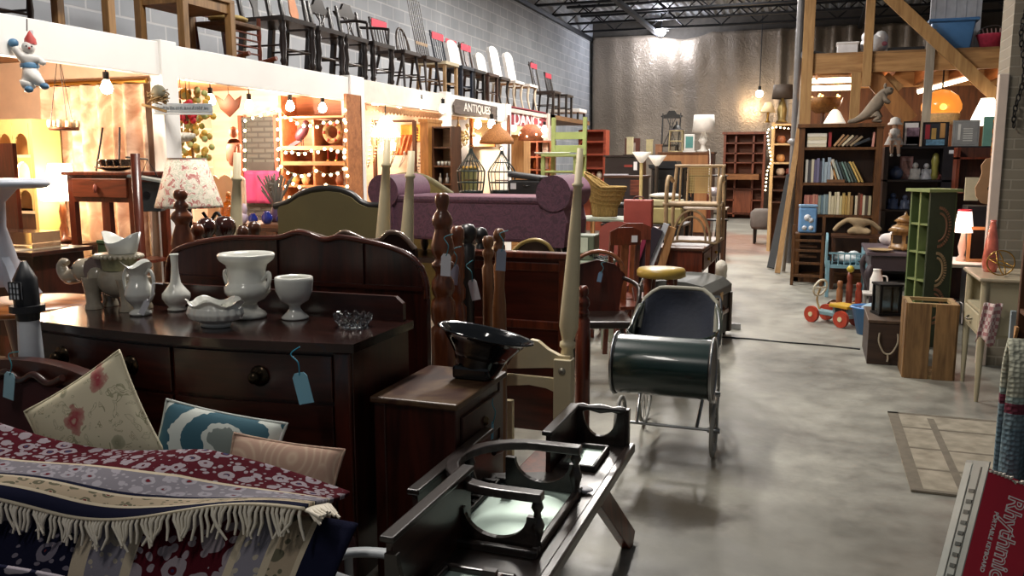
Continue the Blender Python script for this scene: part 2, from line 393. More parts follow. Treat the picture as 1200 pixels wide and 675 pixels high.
# ================= DRESSER AND WHAT STANDS ON IT =================
def tagged(parent,p,rz=0,col=whitetag,rib=tealr,h=.075,w=.036,name='price_tag',tilt=.2):
    """paper price tag on a ribbon, a part of the thing it hangs on"""
    R=Matrix.Rotation(rz,4,'Z')@Matrix.Rotation(tilt,4,'Y'); T=Matrix.Translation(p)@R
    m=MB(T); m.prism([(-w/2,-h),(w/2,-h),(w/2,-.012),(w*.3,0),(-w*.3,0),(-w/2,-.012)],.002)
    o=m.build(name,col,parent)
    k=MB(T); k.tube(bez([(0,0,-.008),(.01,-.004,.03),(-.01,0,.06),(.02,.01,.075)],5),.002,5); k.build('ribbon',rib,o); return o
x0,x1,yf,yb=-2.66,-1.30,2.24,2.68
dr=thing('dresser','dark mahogany bow-front dresser topped with white pottery','dresser',((x0+x1)/2,(yf+yb)/2,0))
hw=(x1-x0)/2; hd=.21
def bow(x,e=.0): return -hd+.03-.075*math.cos(x/hw*PI/2)**1.2-e if abs(x)<hw-.09 else -hd+.03-.0-e
def bowtop(x):
    t=min(1,abs(x)/hw); return -hd-.005-.075*max(0,math.cos(t*PI/2))**1.1
top=[(-hw+2*hw*i/40,bowtop(-hw+2*hw*i/40)) for i in range(41)]
poly=top+[(hw,hd),(-hw,hd)]
Rz=Matrix.Rotation(PI/2,4,'X')  # prism (x,z)->plan outline
m=MB(); m.prism([(x,-y) for x,y in poly],.028,Matrix.Translation((0,0,.872))@Matrix(((1,0,0,0),(0,0,-1,0),(0,1,0,0),(0,0,0,1)))); m.build('top',WD('#2f1712','#140907',.16,5,'X',.4),dr,bev=.004)
poly2=[(x*.975,y*.9+.005) for x,y in top]+[(hw*.975,hd-.01),(-hw*.975,hd-.01)]
m=MB(); m.prism([(x,-y) for x,y in poly2],.76,Matrix.Translation((0,0,.112))@Matrix(((1,0,0,0),(0,0,-1,0),(0,1,0,0),(0,0,0,1)))); m.build('body',mahogv,dr,bev=.003)
for sx in (-1,1):
    for yy in (-hd+.035,hd-.04):
        MB().b2(sx*(hw-.05)-.03,sx*(hw-.05)+.03,yy-.03,yy+.03,0,.868).build('corner_post',WD('#4a1d12','#1c0a06',.28,5,'Z',.2),dr,bev=.006)
def drawer_front(xa,xb,za,zb,pulls,nm='drawer'):
    n=14; pl=[(xa+(xb-xa)*i/n) for i in range(n+1)]
    f=[(x,bowtop(x/.975)*.9+.005-.014) for x in pl]; bk=[(x,y+.02) for x,y in f[::-1]]
    m=MB(); m.prism([(x,-y) for x,y in f+bk],zb-za,Matrix.Translation((0,0,za))@Matrix(((1,0,0,0),(0,0,-1,0),(0,1,0,0),(0,0,0,1)))); o=m.build(nm,mahog,dr,bev=.003)
    for px in pulls:
        y=bowtop(px/.975)*.9+.005-.014; z=(za+zb)/2
        k=MB(); k.lathe([(.034,0),(.034,.004),(.022,.008),(.012,.012)],(px,y,z),16,R=Matrix.Rotation(PI/2,3,'X')); k.sph((px,y-.028,z),.021,12)
        k.cyl((px,y,z),(px,y-.02,z),.008,n=8); k.build('knob',brass if False else P('#3b3024',.25,.9),o)
cx=(x0+x1)/2
for za,zb in ((.71,.855),(.53,.695),(.33,.515),(.13,.315)):
    drawer_front(-.60,.035,za,zb,[-.46,-.13]); drawer_front(.05,.60,za,zb,[.36])
m=MB(); m.prism([(-hw+.03,.90),(-hw+.03,.96),(-hw+.06,.985),(hw-.06,.985),(hw-.03,.96),(hw-.03,.90)],.022); o=m.build('backsplash',mahog,dr,bev=.004); o.location=(0,hd-.024,0)
pp=onY(350,437,2.13)-Vector(dr.location)
tagged(dr,(pp.x+.0,pp.y,pp.z),0,bluetag,P('#2f8fae',.5),.095,.052,tilt=-.25)
# --- pottery
ZT=.901
def on(px,py,z=ZT): v=onZ(px,py,z); return v
p=on(164,366); p.y=min(p.y,2.44); p.x=XY(163,p.y); t=thing('vase','white two-handled vase with a ruffled mouth beside the bud vase','vase',p)
m=MB(); n=32; prof=[(.036,0),(.040,.006),(.037,.012),(.022,.022),(.024,.03),(.045,.055),(.052,.075),(.047,.10),(.032,.125),(.030,.145),(.038,.165),(.050,.182),(.053,.186),(.047,.181),(.03,.155)]
def vrf(u,v):
    k=v*(len(prof)-1); i=min(int(k),len(prof)-2); f=k-i; r=prof[i][0]*(1-f)+prof[i+1][0]*f; z=prof[i][1]*(1-f)+prof[i+1][1]*f; a=u*2*PI
    w=max(0,(z-.15)/.036); r*=1+.10*w*math.cos(3*a+.6); z+=.012*w*math.cos(3*a+.6); return (r*math.cos(a),r*math.sin(a),z)
m.grid(vrf,36,42); m.lathe([(0,.0),(.036,0)],n=24); m.build('body',ceram,t)
for s in (-1,1):
    k=MB(); k.tube(bez([(s*.034,0,.15),(s*.052,0,.165),(s*.066,0,.14),(s*.065,0,.105),(s*.055,0,.075),(s*.042,0,.06)],6),.006,8); k.tube(bez([(s*.05,0,.088),(s*.038,0,.085),(s*.036,0,.07),(s*.046,0,.066)],5),.005,8); k.build('handle',ceram,t)
tagged(t,(.055,-.02,.06),.3,whitetag,whitetag,.06,.022,tilt=.5)
p=on(207,360); p.y=min(p.y,2.56); p.x=XY(206,p.y); t=MB().lathe([(.0,0),(.033,0),(.034,.008),(.028,.014),(.040,.028),(.051,.048),(.050,.064),(.034,.084),(.019,.105),(.014,.14),(.012,.17),(.014,.205),(.0165,.212),(.013,.208),(.010,.17)],n=28).build('bud_vase',ceram,loc=p)
tag(t,'slender white bud vase with a round bottom and long neck','vase')
p=on(253,382); t=MB()
def bowl(u,v):
    a=u*2*PI; pr=[(.0,.004),(.045,.004),(.050,.0),(.052,.008),(.05,.014),(.085,.030),(.094,.05),(.088,.07),(.080,.078),(.095,.094),(.090,.092),(.074,.075),(.085,.05),(.06,.02),(0,.016)]
    k=v*(len(pr)-1); i=min(int(k),len(pr)-2); f=k-i; r=pr[i][0]*(1-f)+pr[i+1][0]*f; z=pr[i][1]*(1-f)+pr[i+1][1]*f
    w=1 if 4<k<13 else 0; r*=1+.045*w*abs(math.cos(9*a))-.02*w; z+=(.010*math.cos(5*a) if 7.5<k<11.2 else 0)
    return (r*math.cos(a)*1.08,r*math.sin(a)*.8,z*.92)
t.grid(bowl,108,56); tag(t.build('bowl',ceram,loc=p),'low white ribbed bowl with a scalloped rim in front of the urn','bowl')
p=on(291,366); p.y=min(p.y,2.53); p.x=XY(290,p.y); t=thing('urn','tallest white pottery urn with flared rim and two side handles','urn',p)
MB().lathe([(0,0),(.062,0),(.064,.008),(.058,.018),(.036,.034),(.030,.046),(.034,.054),(.060,.066),(.079,.09),(.080,.112),(.068,.124),(.064,.13),(.066,.17),(.072,.19),(.092,.205),(.098,.215),(.099,.226),(.094,.230),(.086,.222),(.06,.195),(.055,.13)],n=36).build('body',ceram,t)
for s in (-1,1):
    MB().tube(bez([(s*.062,0,.135),(s*.078,0,.15),(s*.09,0,.163),(s*.094,0,.145),(s*.086,0,.118),(s*.072,0,.10)],6),.008,8).build('handle',ceram,t)
p=on(346,373); tag(MB().lathe([(0,0),(.047,0),(.048,.006),(.030,.022),(.020,.036),(.019,.044),(.024,.05),(.05,.066),(.064,.10),(.067,.134),(.066,.148),(.062,.15),(.058,.14),(.05,.09),(0,.06)],n=32).build('footed_planter',ceram,loc=p),'white footed goblet-shaped planter at the right of the urn','planter')
p=on(414,382); m=MB()
def cry(u,v):
    a=u*2*PI; pr=[(0,.004),(.042,.004),(.045,0),(.06,.022),(.066,.04),(.06,.038),(.05,.014),(0,.01)]
    k=v*(len(pr)-1); i=min(int(k),len(pr)-2); f=k-i; r=pr[i][0]*(1-f)+pr[i+1][0]*f; z=pr[i][1]*(1-f)+pr[i+1][1]*f
    if 2<k<6: r*=1+.05*(1 if int(u*48+k)%2 else -1); z+=.005*(1 if int(u*24)%2 else -1)
    return (r*math.cos(a),r*math.sin(a)*.85,z)
m.grid(cry,48,21,False); tag(m.build('crystal_dish',GL('#f2f5f4',.02),loc=p),'cut crystal dish near the right end of the dresser','dish')
# --- ceramic elephant plant stand
p=Vector((onZ(117,360,ZT).x,2.52,ZT)); p.x=XY(117,2.52); t=thing('elephant_figure','glazed ceramic elephant with raised trunk carrying a white planter','figurine',p)
grey=P('#a39987',.2,var=.25,sc=14,coat=.4); tan=P('#8f8371',.2,var=.25,sc=12,coat=.4)
m=MB(); m.sph((.105,0,.105),(.105,.06,.068),20); m.sph((.01,-.005,.115),(.045,.05,.055),16)
m.tube(bez([(-.07,-.01,.135),(-.105,-.012,.118),(-.135,-.012,.112),(-.158,-.012,.125),(-.168,-.012,.152),(-.155,-.012,.17),(-.136,-.012,.166)],6),[.036-.025*i/36 for i in range(37)],10)
m.sph((-.062,-.006,.14),(.05,.046,.046),18)
for (x,y) in ((.0,-.035),(.005,.04),(.165,-.035),(.17,.04)): m.lathe([(.032,0),(.031,.012),(.026,.025),(.03,.07),(.038,.12)],(x,y,0),14)
m.tube(bez([(.205,0,.14),(.218,0,.11),(.212,0,.07)],5),.006,6); m.build('body',grey,t)
ear=[(0,.0),(.012,.04),(.045,.058),(.075,.04),(.08,0),(.06,-.04),(.035,-.075),(.012,-.05)]
for s_ in (-1,1):
    k=MB(Matrix.Translation((-.028,s_*.046-.004,.145))@Matrix.Rotation(-s_*.35,4,'Z')); k.prism(ear,.008); k.build('ear',P('#86716a',.25,var=.2,coat=.3),t,bev=.003,sub=1)
for s_ in (-1,1): MB().tube(bez([(-.09,s_*.022-.006,.12),(-.105,s_*.028-.006,.10),(-.12,s_*.028-.006,.098)],4),.005,6).build('tusk',ceram,t)
for s_ in (-1,1): MB().sph((-.085,s_*.038-.006,.152),.006,8).build('eye',blackp,t)
MB().lathe([(.066,0),(.07,.04),(.072,.05)],(.10,0,.148),24,sy=.8).build('saddle_cloth',P('#8e8b68',.4,var=.3,sc=40),t)
m=MB(); m.lathe([(.0,.0),(.088,0),(.092,.006),(.088,.012),(0,.012)],(.10,0,.198),28,sy=.8)
for i in range(30): a=2*PI*i/30; m.sph((.10+.091*math.cos(a),.073*math.sin(a),.20),.008,6)
m.build('braided_rim',P('#b8ae98',.3),t)
p2=Vector(p)+Vector((.12,0,.2115)); m=MB()
def wp(u,v):
    a=u*2*PI; r=(.055,.062,.078,.072,.04)[min(4,int(v*4.99))]; z=(0,.02,.062,.061,.01)[min(4,int(v*4.99))]
    if 1.5<v*5<4: z+=.02*math.cos(2*a); r*=1+.08*math.cos(4*a)
    return (r*math.cos(a),r*math.sin(a)*.75,z)
m.grid(wp,40,4); m.sph((0,0,.004),(.055,.041,.004),16); tag(m.build('planter',ceram,loc=p2),'white planter with peaked rim sitting on the elephant figure','planter')
# ================= HEADBOARDS BEHIND THE DRESSER =================
def sheet(px,Y,t,name,mat,parent=None,zbot=None,bev=.004):
    """upright board at depth Y cut to an outline given by photo points, real thickness t"""
    pts=[onY(a,b,Y) for a,b in px]; pl=[(q.x,q.z) for q in pts]
    if zbot is not None: pl=pl+[(pl[-1][0],zbot),(pl[0][0],zbot)]
    return MB(Matrix.Translation((0,Y,0))).prism(pl,t).build(name,mat,parent,bev=bev)
Y=2.98; t=thing('headboard','dark mahogany arched headboard directly behind the pottery','headboard',(0,0,0))
out=[(196,330),(200,300),(222,287),(270,279),(322,279),(345,273),(360,274),(380,281),(398,278),(425,282),(455,289),(480,300),(493,314),(499,332),(500,350)]
sheet(out,Y,.035,'panel',mahogv,t,.35)
m=MB(); m.tube(bez([tuple(onY(a,b,Y-.004)) for a,b in out],4),.012,8); m.build('edge_moulding',WD('#5a2a1c','#2c120b',.25,6,'X',.3),t)
m=MB();
xa,xb=onY(325,310,Y).x,onY(425,310,Y).x
for za,zb in ((1.0,1.13),): m.b2(xa,xa+.008,Y-.012,Y,za-.03,zb+.02); m.b2(xb,xb+.008,Y-.012,Y,za-.03,zb); m.b2(onY(205,300,Y).x,onY(497,300,Y).x,Y-.014,Y,za-.045,za-.03)
m.build('inlay_strip',mahog,t)
for q in (onY(196,300,Y).x+.03,onY(500,300,Y).x-.03): MB().b2(q-.025,q+.025,Y-.005,Y+.04,0,.6).build('leg',mahogv,t)
Y=3.35; t=thing('headboard','dark headboard with a double scrolled crest peeking above the arched one','headboard',(0,0,0))
out=[(320,290),(343,275),(352,271),(372,276),(388,280),(402,272),(414,275),(430,282),(445,281),(455,273),(466,273),(476,280),(486,292)]
sheet(out,Y,.03,'panel',darkw,t,.3); MB().tube(bez([tuple(onY(a,b,Y-.003)) for a,b in out],4),.011,8).build('crest_moulding',P('#6b5a4e',.25,.1,coat=.5),t)
for a in (325,480): MB().b2(onY(a,290,Y).x-.02,onY(a,290,Y).x+.02,Y,Y+.03,0,.5).build('leg',darkz,t)
# olive back of a bed
Y=4.6; t=thing('headboard','plain olive-brown headboard back with a black moulded top edge','headboard',(0,0,0))
out=[(325,246),(327,242),(338,239),(350,231),(365,226),(381,224),(398,226),(412,232),(420,239),(430,243),(443,244)]
sheet(out,Y,.05,'panel',P('#5b5234',.6,var=.1,sc=4),t,.2)
out2=[(322,242),(330,240),(341,235),(352,228),(366,223),(383,221),(400,223),(414,229),(423,237),(433,241),(446,241)]
MB().tube(bez([tuple(onY(a,b,Y+.03)) for a,b in out2],4),.022,8).build('top_moulding',blackw,t); 
for a in (327,441): MB().b2(onY(a,290,Y).x-.03,onY(a,290,Y).x+.03,Y+.0,Y+.05,0,.6).build('leg',darkz,t)
# ================= BED POSTS =================
def turned(prof,c,n=18): return MB().lathe(prof,c,n)
def bedpost(px,ptop,Y,scale_px,prof,mat,label,cat='bed post',tags=(),lean=0,group=None,zb=0,nm='bed_post',sides=20):
    """free-standing turned post: prof is (radius px, px below the top) measured in the photo"""
    top=onY(px,ptop,Y); dep=(top-Vector((0,0,EYE))).length; k=dep/1000.
    pts=[(r*k,top.z-d*k) for r,d in prof]; last=pts[-1]
    if last[1]>zb: pts.append((last[0],zb))
    pts=pts[::-1]; z0=pts[0][1]
    o=thing(nm,label,cat,(top.x-lean*(top.z-z0),Y,z0),group=group)
    if lean: o.rotation_euler=(0,math.atan(lean),0)
    MB().lathe([(max(r,0),z-z0) for r,z in pts],n=sides).build('turned_post',mat,o)
    for (dx,dz,rz,col,tl) in tags: tagged(o,(dx,-.07,top.z-z0-dz),rz,col,tealr,.085,.04,tilt=tl)
    return o
ball=[(0,0),(5,0),(8,3),(8.5,10),(7,16),(6,20),(9,24),(12,30),(12,36),(9,41),(9,43),(11,50),(13.5,62),(13,70),(9,76),(10,80),(13,82),(13,86),(9,92),(9,97),(13,103),(14,112),(12,119),(10,122),(14,128),(15,138),(14,150),(11,156),(15,160),(15,172)]
bedpost(518,226,3.0,0,ball,maple,'fat reddish ball-turned bed post with a white tag','bed post',[(.045,.225,0,whitetag,.05)])
bedpost(536,265,3.25,0,[(0,0),(5,0),(8,5),(8,14),(6,20),(8,26),(8,60),(6,66),(9,74),(9,84),(6,90),(10,96),(10,110)],maple,'shorter ball-topped bed post just behind the fat reddish one','bed post',[(.015,.15,0,P('#9fa3b5',.6),.1),(.09,.21,-.1,whitetag,-.25)])
acorn=[(0,0),(5,1),(7,6),(6,12),(4,15),(7,19),(6.5,24),(5,27),(5,34),(7.5,38),(6.5,60),(6.5,112),(5,116),(8,122)]
bedpost(572,276,3.35,0,acorn,WD('#7a5030','#4b2b16',.35,6,'Z',.2),'left one of two slim walnut posts with acorn tops','bed post')
bedpost(585,268,3.2,0,[(0,0),(4,0),(7,5),(7,11),(4,15),(7,20),(7,26),(5,28),(5,40),(7,44),(6,70),(8,90),(9,150)],WD('#84532f','#4f2c15',.35,6,'Z',.2),'right one of two slim walnut posts, a grey tag tied on','bed post',[(.035,.075,0,P('#8f97a8',.6),0.05)])
for px,py,r,lab,y in ((548,262,11,'dark round ball finial nearest the fat reddish post',3.7),(563,266,9,'dark round ball finial farther from the fat reddish post',3.95)):
    bedpost(px,py,y,0,[(0,0),(r*.6,1.5),(r*.92,6),(r,r),(r*.92,r*1.5),(r*.6,r*1.9),(r*.5,r*2.1),(r*.8,r*2.4),(r*.7,r*5)],blackw,lab)
# group at the left, behind the bud vase
ball2=[(0,0),(4,0),(7,2),(7.5,6),(7,9),(4,12),(7,14),(8,18),(6,22),(11,27),(12,31),(8,36),(7,39),(11,50),(13,60),(11,68),(8,72),(11,76),(12,84),(8,92),(12,96),(13,106),(8,112),(13,118),(13,128)]
bedpost(211,222,3.1,0,ball2,maple,'tall brown ball-turned bed post standing behind the bud vase')
bedpost(231,262,3.2,0,[(0,0),(5,1),(7,6),(7,10),(4,14),(8,18),(9,24),(8,30),(5,33),(9,36),(10,44)],maple,'short knobbed brown post right of the tall ball-turned one')
for i,(px,py,r,lab,y) in enumerate(((241,255,11,'glossy dark cannonball finial at the left of its pair',3.5),(262,253,13,'glossy dark cannonball finial, bigger of the pair beside the white post',3.72))):
    bedpost(px,py,y,0,[(0,0),(r*.5,1),(r*.88,5),(r,r),(r*.92,r*1.4),(r*.6,r*1.85),(r*.5,r*2),(r*.75,r*2.3),(r*.75,r*4)],WD('#3b1a12','#1d0a06',.15,6,'Z',.5),lab)
for i,(px,py,r,lab,y) in enumerate(((284,264,7,'small egg-shaped brown finial, left of two above the dark headboard',3.4),(297,259,8,'small egg-shaped brown finial, right of two above the dark headboard',3.58))):
    bedpost(px,py,y,0,[(0,0),(r*.5,.8),(r*.9,4),(r,9),(r*.8,14),(r*.55,17),(r*.7,19),(r*.6,30)],WD('#55301c','#331a0e',.25,6,'Z',.3),lab)
# cream pencil posts of a four-poster bed
pen=[(0,0),(3.5,0),(4.5,40),(6.5,41),(6.5,44),(4.8,45),(6,75),(8,120),(9.5,160),(11,190),(11.5,210),(8,224),(7,228),(9.5,230),(9.5,235),(7,238),(8,246),(8.5,256),(6.5,264),(8.5,266),(8.5,272),(12,274),(12,312)]
o=bedpost(680,173,3.35,0,pen,cream,'cream turned four-poster post rising in front of the mahogany headboard',lean=.055,tags=(),nm='bed_post',zb=.42)
cpost=o
k=1.0
for px,py,lab in ((278,178,'cream pencil post left of the olive headboard'),(454,163,'cream pencil post at the left of the purple daybed, left of a pair'),(482,176,'cream pencil post at the left of the purple daybed, right of a pair')):
    bedpost(px,py,4.3,0,[(0,0),(4,0),(4.3,26),(6,27.5),(6,30),(4.5,31.5),(6,60),(8,100),(9.5,140),(9.5,200)],cream,lab,lean=.075)
# cream foot board beside the post
Y=3.3; t=thing('footboard','cream painted footboard with curved rails and one tall turned post','bed footboard',(0,0,0))
sheet([(592,432),(600,420),(612,404),(621,398),(630,400),(642,410),(655,417),(668,418),(668,432),(640,431)],Y,.03,'top_panel',cream,t)
sheet([(592,439),(655,445),(655,462),(640,455),(620,451),(592,452)],Y,.03,'lower_rail',cream,t)
a,b=onY(650,420,Y),onY(672,420,Y); MB().b2(a.x,b.x-.005,Y-.02,Y+.04,.05,a.z+.0).build('post_base',cream,t,bev=.004)
MB().lathe([(.016,0),(.014,.006),(.006,.01)],(onY(660,434,Y).x,Y-.02,onY(660,434,Y).z),14,R=Matrix.Rotation(PI/2,3,'X')).build('bolt_cover',P('#8b8779',.4,.6),t)
MB().b2(onY(592,440,Y).x,onY(592,440,Y).x+.03,Y,Y+.03,0,.45).build('leg',cream,t)
ck=cpost.children[0]; ck.parent=t; ck.location=cpost.location; ck.rotation_euler=cpost.rotation_euler; bpy.data.objects.remove(cpost)
# mahogany headboard behind
Y=3.85; t=thing('headboard','plain red mahogany headboard behind the cream bed','headboard',(0,0,0))
a,b=onY(546,300,Y),onY(668,304,Y)
MB().b2(a.x,b.x,Y,Y+.03,.15,b.z).build('panel',WD('#4f1e13','#2a0e08',.3,4,'X',.2),t)
MB().b2(a.x-.01,b.x+.01,Y-.03,Y+.04,b.z-.0,b.z+.03).build('cap_rail',redw,t,bev=.006)
m=MB(); m.b2(a.x,b.x,Y-.015,Y,b.z-.06,b.z-.02); m.b2(a.x,b.x,Y-.02,Y,b.z-.34,b.z-.30); m.b2(b.x-.05,b.x,Y-.02,Y+.02,0,b.z); m.build('frame_rail',redw,t,bev=.003)
bedpost(684,335,4.1,0,[(0,0),(4,0),(6,4),(6,9),(4,12),(7,16),(7.5,22),(5,27),(7,30),(7,34),(5.5,36),(8,40),(8,52),(9,54),(9,120)],redw,'reddish turned post right of the cream four-poster post')
# ================= NIGHTSTAND, SHAMPOO BOWL =================
t=thing('nightstand','dark mahogany nightstand with a water-worn top','nightstand',(-1.135,2.535,0))
w2,d2=.15,.225
m=MB(); m.b2(-w2,w2,-d2,d2,.70,.722)
def worn():
    m,nt,b=_new('worn_top'); L=nt.links; tc=N(nt,'ShaderNodeTexCoord'); no=N(nt,'ShaderNodeTexNoise',inp={'Scale':5.,'Detail':8.,'Distortion':1.}); L.new(tc.outputs['Object'],no.inputs['Vector'])
    r=ramp(nt,no.outputs['Fac'],[(.35,'#22100a'),(.48,'#3a1e12'),(.6,'#5a432c'),(.7,'#2c150d')]); L.new(r.outputs[0],b.inputs['Base Color']); b.inputs['Roughness'].default_value=.4; return m
m.build('top',worn(),t,bev=.006); MB().b2(-w2+.015,w2-.015,-d2+.015,d2-.015,.22,.70).build('body',mahogv,t,bev=.004)
for a in (-1,1):
    for b in (-1,1): MB().b2(a*(w2-.03)-.02,a*(w2-.03)+.02,b*(d2-.03)-.02,b*(d2-.03)+.02,0,.7).build('leg',mahogv,t,bev=.004)
for z in (.60,.43):
    o=MB().b2(w2-.02,w2-.003,-d2+.05,d2-.05,z-.065,z+.065).build('drawer',mahog,t,bev=.005)
    MB().lathe([(.018,0),(.016,.006),(.008,.012)],(w2-.003,.02,z),12,R=Matrix.Rotation(PI/2,3,'Y')).build('key_plate',P('#5b4a33',.3,.9),o)
tagged(t,(w2+.012,.05,.59),PI/2,P('#5aa9c4',.5),tealr,.06,.02,tilt=.1)
p=Vector((XY(556,2.64),2.64,.724)); t=thing('shampoo_bowl','shiny black salon basin with a wide tilted rim on the nightstand','basin',p); t.scale=(1.1,1.0,1.15)
gb=P('#08090a',.08,var=.05,coat=.6); R=Matrix.Rotation(rad(-2),3,'X')@Matrix.Rotation(rad(9),3,'Y')
m=MB()
def basin(u,v):
    a=u*2*PI; pr=[(0,.0),(.055,.0),(.06,.01),(.085,.07),(.13,.125),(.152,.135),(.15,.139),(.12,.122),(.08,.06),(0,.04)]
    k=v*(len(pr)-1); i=min(int(k),len(pr)-2); f=k-i; r=pr[i][0]*(1-f)+pr[i+1][0]*f; z=pr[i][1]*(1-f)+pr[i+1][1]*f
    q=R@Vector((r*math.cos(a)*(1.12 if math.cos(a)>0 else .95),r*.72*math.sin(a),z)); q.z=max(q.z,0)+0; return (q.x,q.y,q.z+.015*0)
m.grid(basin,40,36); m.build('basin',gb,t); MB().b2(-.06,.06,-.05,.05,0,.04).build('base',gb,t,bev=.01)
# ================= SETTEE WITH CUSHIONS AND RUGS =================
def uvgrid(fn,nu,nv,name,mat,parent=None,solid=0,loc=None,sub=0,off=-1):
    m=MB().grid(fn,nu,nv); o=m.build(name,mat,parent,solid=solid,loc=loc,sub=sub,off=off)
    uv=o.data.uv_layers.new(name='UVMap'); w=nu+1
    for l in o.data.loops: i=l.vertex_index; uv.data[l.index].uv=((i%w)/nu,(i//w)/nv)
    return o
def rugmat(name,bands,scale,rough=.95,axis='Y'):
    """woven rug: bands along V = (upto, ground, motif1, motif2, motif density)"""
    m,nt,b=_new(name); L=nt.links; b.inputs['Roughness'].default_value=rough; b.inputs['Specular IOR Level'].default_value=.1
    uv=N(nt,'ShaderNodeUVMap'); sx=N(nt,'ShaderNodeSeparateXYZ'); L.new(uv.outputs[0],sx.inputs[0])
    mp=N(nt,'ShaderNodeMapping'); mp.inputs['Scale'].default_value=scale; L.new(uv.outputs[0],mp.inputs['Vector'])
    no=N(nt,'ShaderNodeTexNoise',inp={'Scale':1.5,'Detail':2.}); L.new(mp.outputs[0],no.inputs['Vector'])
    wv=N(nt,'ShaderNodeVectorMath',operation='SCALE'); wv.inputs['Scale'].default_value=.35; L.new(no.outputs['Color'],wv.inputs[0])
    ad=N(nt,'ShaderNodeVectorMath',operation='ADD'); L.new(mp.outputs[0],ad.inputs[0]); L.new(wv.outputs[0],ad.inputs[1])
    vo=N(nt,'ShaderNodeTexVoronoi',feature='F1',inp={'Scale':1.,'Randomness':.55}); L.new(ad.outputs[0],vo.inputs['Vector'])
    v2=N(nt,'ShaderNodeTexVoronoi',feature='F1',inp={'Scale':2.6,'Randomness':.8}); L.new(ad.outputs[0],v2.inputs['Vector'])
    prev=None
    for upto,g,m1,m2,d in bands:
        r1=ramp(nt,vo.outputs['Distance'],[(0,m2),(.12*d,g),(.17*d,m1),(.34*d,g)],'CONSTANT')
        r2=ramp(nt,v2.outputs['Distance'],[(0,(1,1,1,1)),(.26*d,(0,0,0,1))],'CONSTANT')
        mx=N(nt,'ShaderNodeMix',data_type='RGBA'); L.new(r2.outputs[0],mx.inputs['Factor']); L.new(r1.outputs[0],mx.inputs['A']); mx.inputs['B'].default_value=lin(m1)
        col=mx.outputs['Result']
        if prev is None: prev=col; last=upto
        else:
            gt=N(nt,'ShaderNodeMath',operation='GREATER_THAN',inp={1:last}); L.new(sx.outputs[axis],gt.inputs[0])
            m3=N(nt,'ShaderNodeMix',data_type='RGBA'); L.new(gt.outputs[0],m3.inputs['Factor']); L.new(prev,m3.inputs['A']); L.new(col,m3.inputs['B']); prev=m3.outputs['Result']; last=upto
    L.new(prev,b.inputs['Base Color'])
    n9=N(nt,'ShaderNodeTexNoise',inp={'Scale':300.}); L.new(uv.outputs[0],n9.inputs['Vector'])
    bp=N(nt,'ShaderNodeBump',inp={'Strength':.3,'Distance':.004}); L.new(n9.outputs['Fac'],bp.inputs['Height']); L.new(bp.outputs[0],b.inputs['Normal'])
    return m
t=thing('settee','old settee with a carved arched wooden back, buried under rugs','settee',(-1.9,1.85,0))
mar=P('#3a0d13',.8,var=.2)
MB().b2(-.90,.72,-.20,.20,.16,.40).build('seat',mar,t,bev=.03)
cr=[(-.90,.4)]+[(-.90,.66)]+arc(-.49,.64,.41,178,0,24,.17)+[(-.08,.4)]
MB(Matrix.Translation((0,.19,0))).prism(cr,.05).build('back',WD('#4a2015','#230d08',.35,6,'X',.2),t,bev=.01)
inn=[((x+.49)*.86-.49,(z-.4)*.8+.42) for x,z in cr]
MB(Matrix.Translation((0,.175,0))).prism(inn,.02).build('back_panel',mar,t,bev=.008)
m=MB(); m.tube(bez([(-.68+.06*k,.17,.76+.012*(-1)**k) for k in range(7)],5),.012,8); m.build('carving',WD('#3b1a12','#1c0a06',.35,6,'X',.2),t)
for a in (-.85,.67):
    for b in (-.17,.17): MB().lathe([(.02,0),(.03,.03),(.02,.08),(.035,.17)],(a,b,0),12).build('leg',mahogv,t)
q=onY(14,465,1.99)-Vector((-1.9,1.85,0)); tagged(t,(q.x,.14,q.z+.08),0,P('#93bccb',.5),tealr,.09,.045,tilt=.2)
# rugs draped over it
navy='#14162a'; maroon='#45101a'; greyb='#8d8890'; crm='#b7aa94'
def rug1(u,v):
    x=-2.55+1.46*u; hang=v
    zt=.665+.02*math.sin(u*7+1)-.07*max(0,u-.72)/.28; zb=.572+.012*math.sin(u*9)+.055*(max(0,u-.55)/.45)**1.5
    s=math.sin(min(1,v)*PI/2); z=zt+(zb-zt)*v**1.15+.016*math.sin(u*11+v*4)*(1-v*.4); y=1.785-.20*s+.05*u*(1-0)+.012*math.sin(u*13+2)
    return (x-.05*v*(1-u),y-.14*(1-u)*v*.6,z)
rm1=rugmat('rug_maroon_border',[(.32,maroon,'#857c82','#33354f',1.1),(.345,crm,crm,crm,.3),(.57,'#716d74','#8d8990','#5a1620',1.0),(.60,navy,navy,navy,.2),(.625,crm,crm,crm,.2),(.74,'#9c8d78','#5d5a4a','#5a1620',.9),(.775,crm,crm,crm,.2),(.95,navy,navy,navy,.2),(1.01,'#c9bda6','#c9bda6','#c9bda6',.1)],(24,8,1))
t=thing('rug','maroon and navy patterned rug with white fringe, draped over the cushions','rug',(0,0,0))
o=uvgrid(rug1,90,36,'pile',rm1,t,solid=.012)
m=MB(); rnd=random.Random(3)
for i in range(120):
    u=.03+.97*i/120; p=Vector(rug1(u,1.0)); L=.05+.025*rnd.random(); dx=.012*math.sin(i*.9)+rnd.uniform(-.008,.008)
    m.tube([p+Vector((0,0,.008)),p+Vector((dx*.4,-.012,-.008)),p+Vector((dx,-.010,-L*.55)),p+Vector((dx*2+rnd.uniform(-.012,.012),-.008-rnd.random()*.012,-L))],[.0042,.0045,.0045,.003],5)
e=Vector(rug1(1,1)); 
for i in range(30):
    v=i/30; p=Vector(rug1(1,v)); 
    if v>.35: m.tube([p,p+Vector((.015,-.01,.004)),p+Vector((.035+rnd.random()*.02,-.02,-.01+rnd.uniform(-.01,.012)))],.004,5)
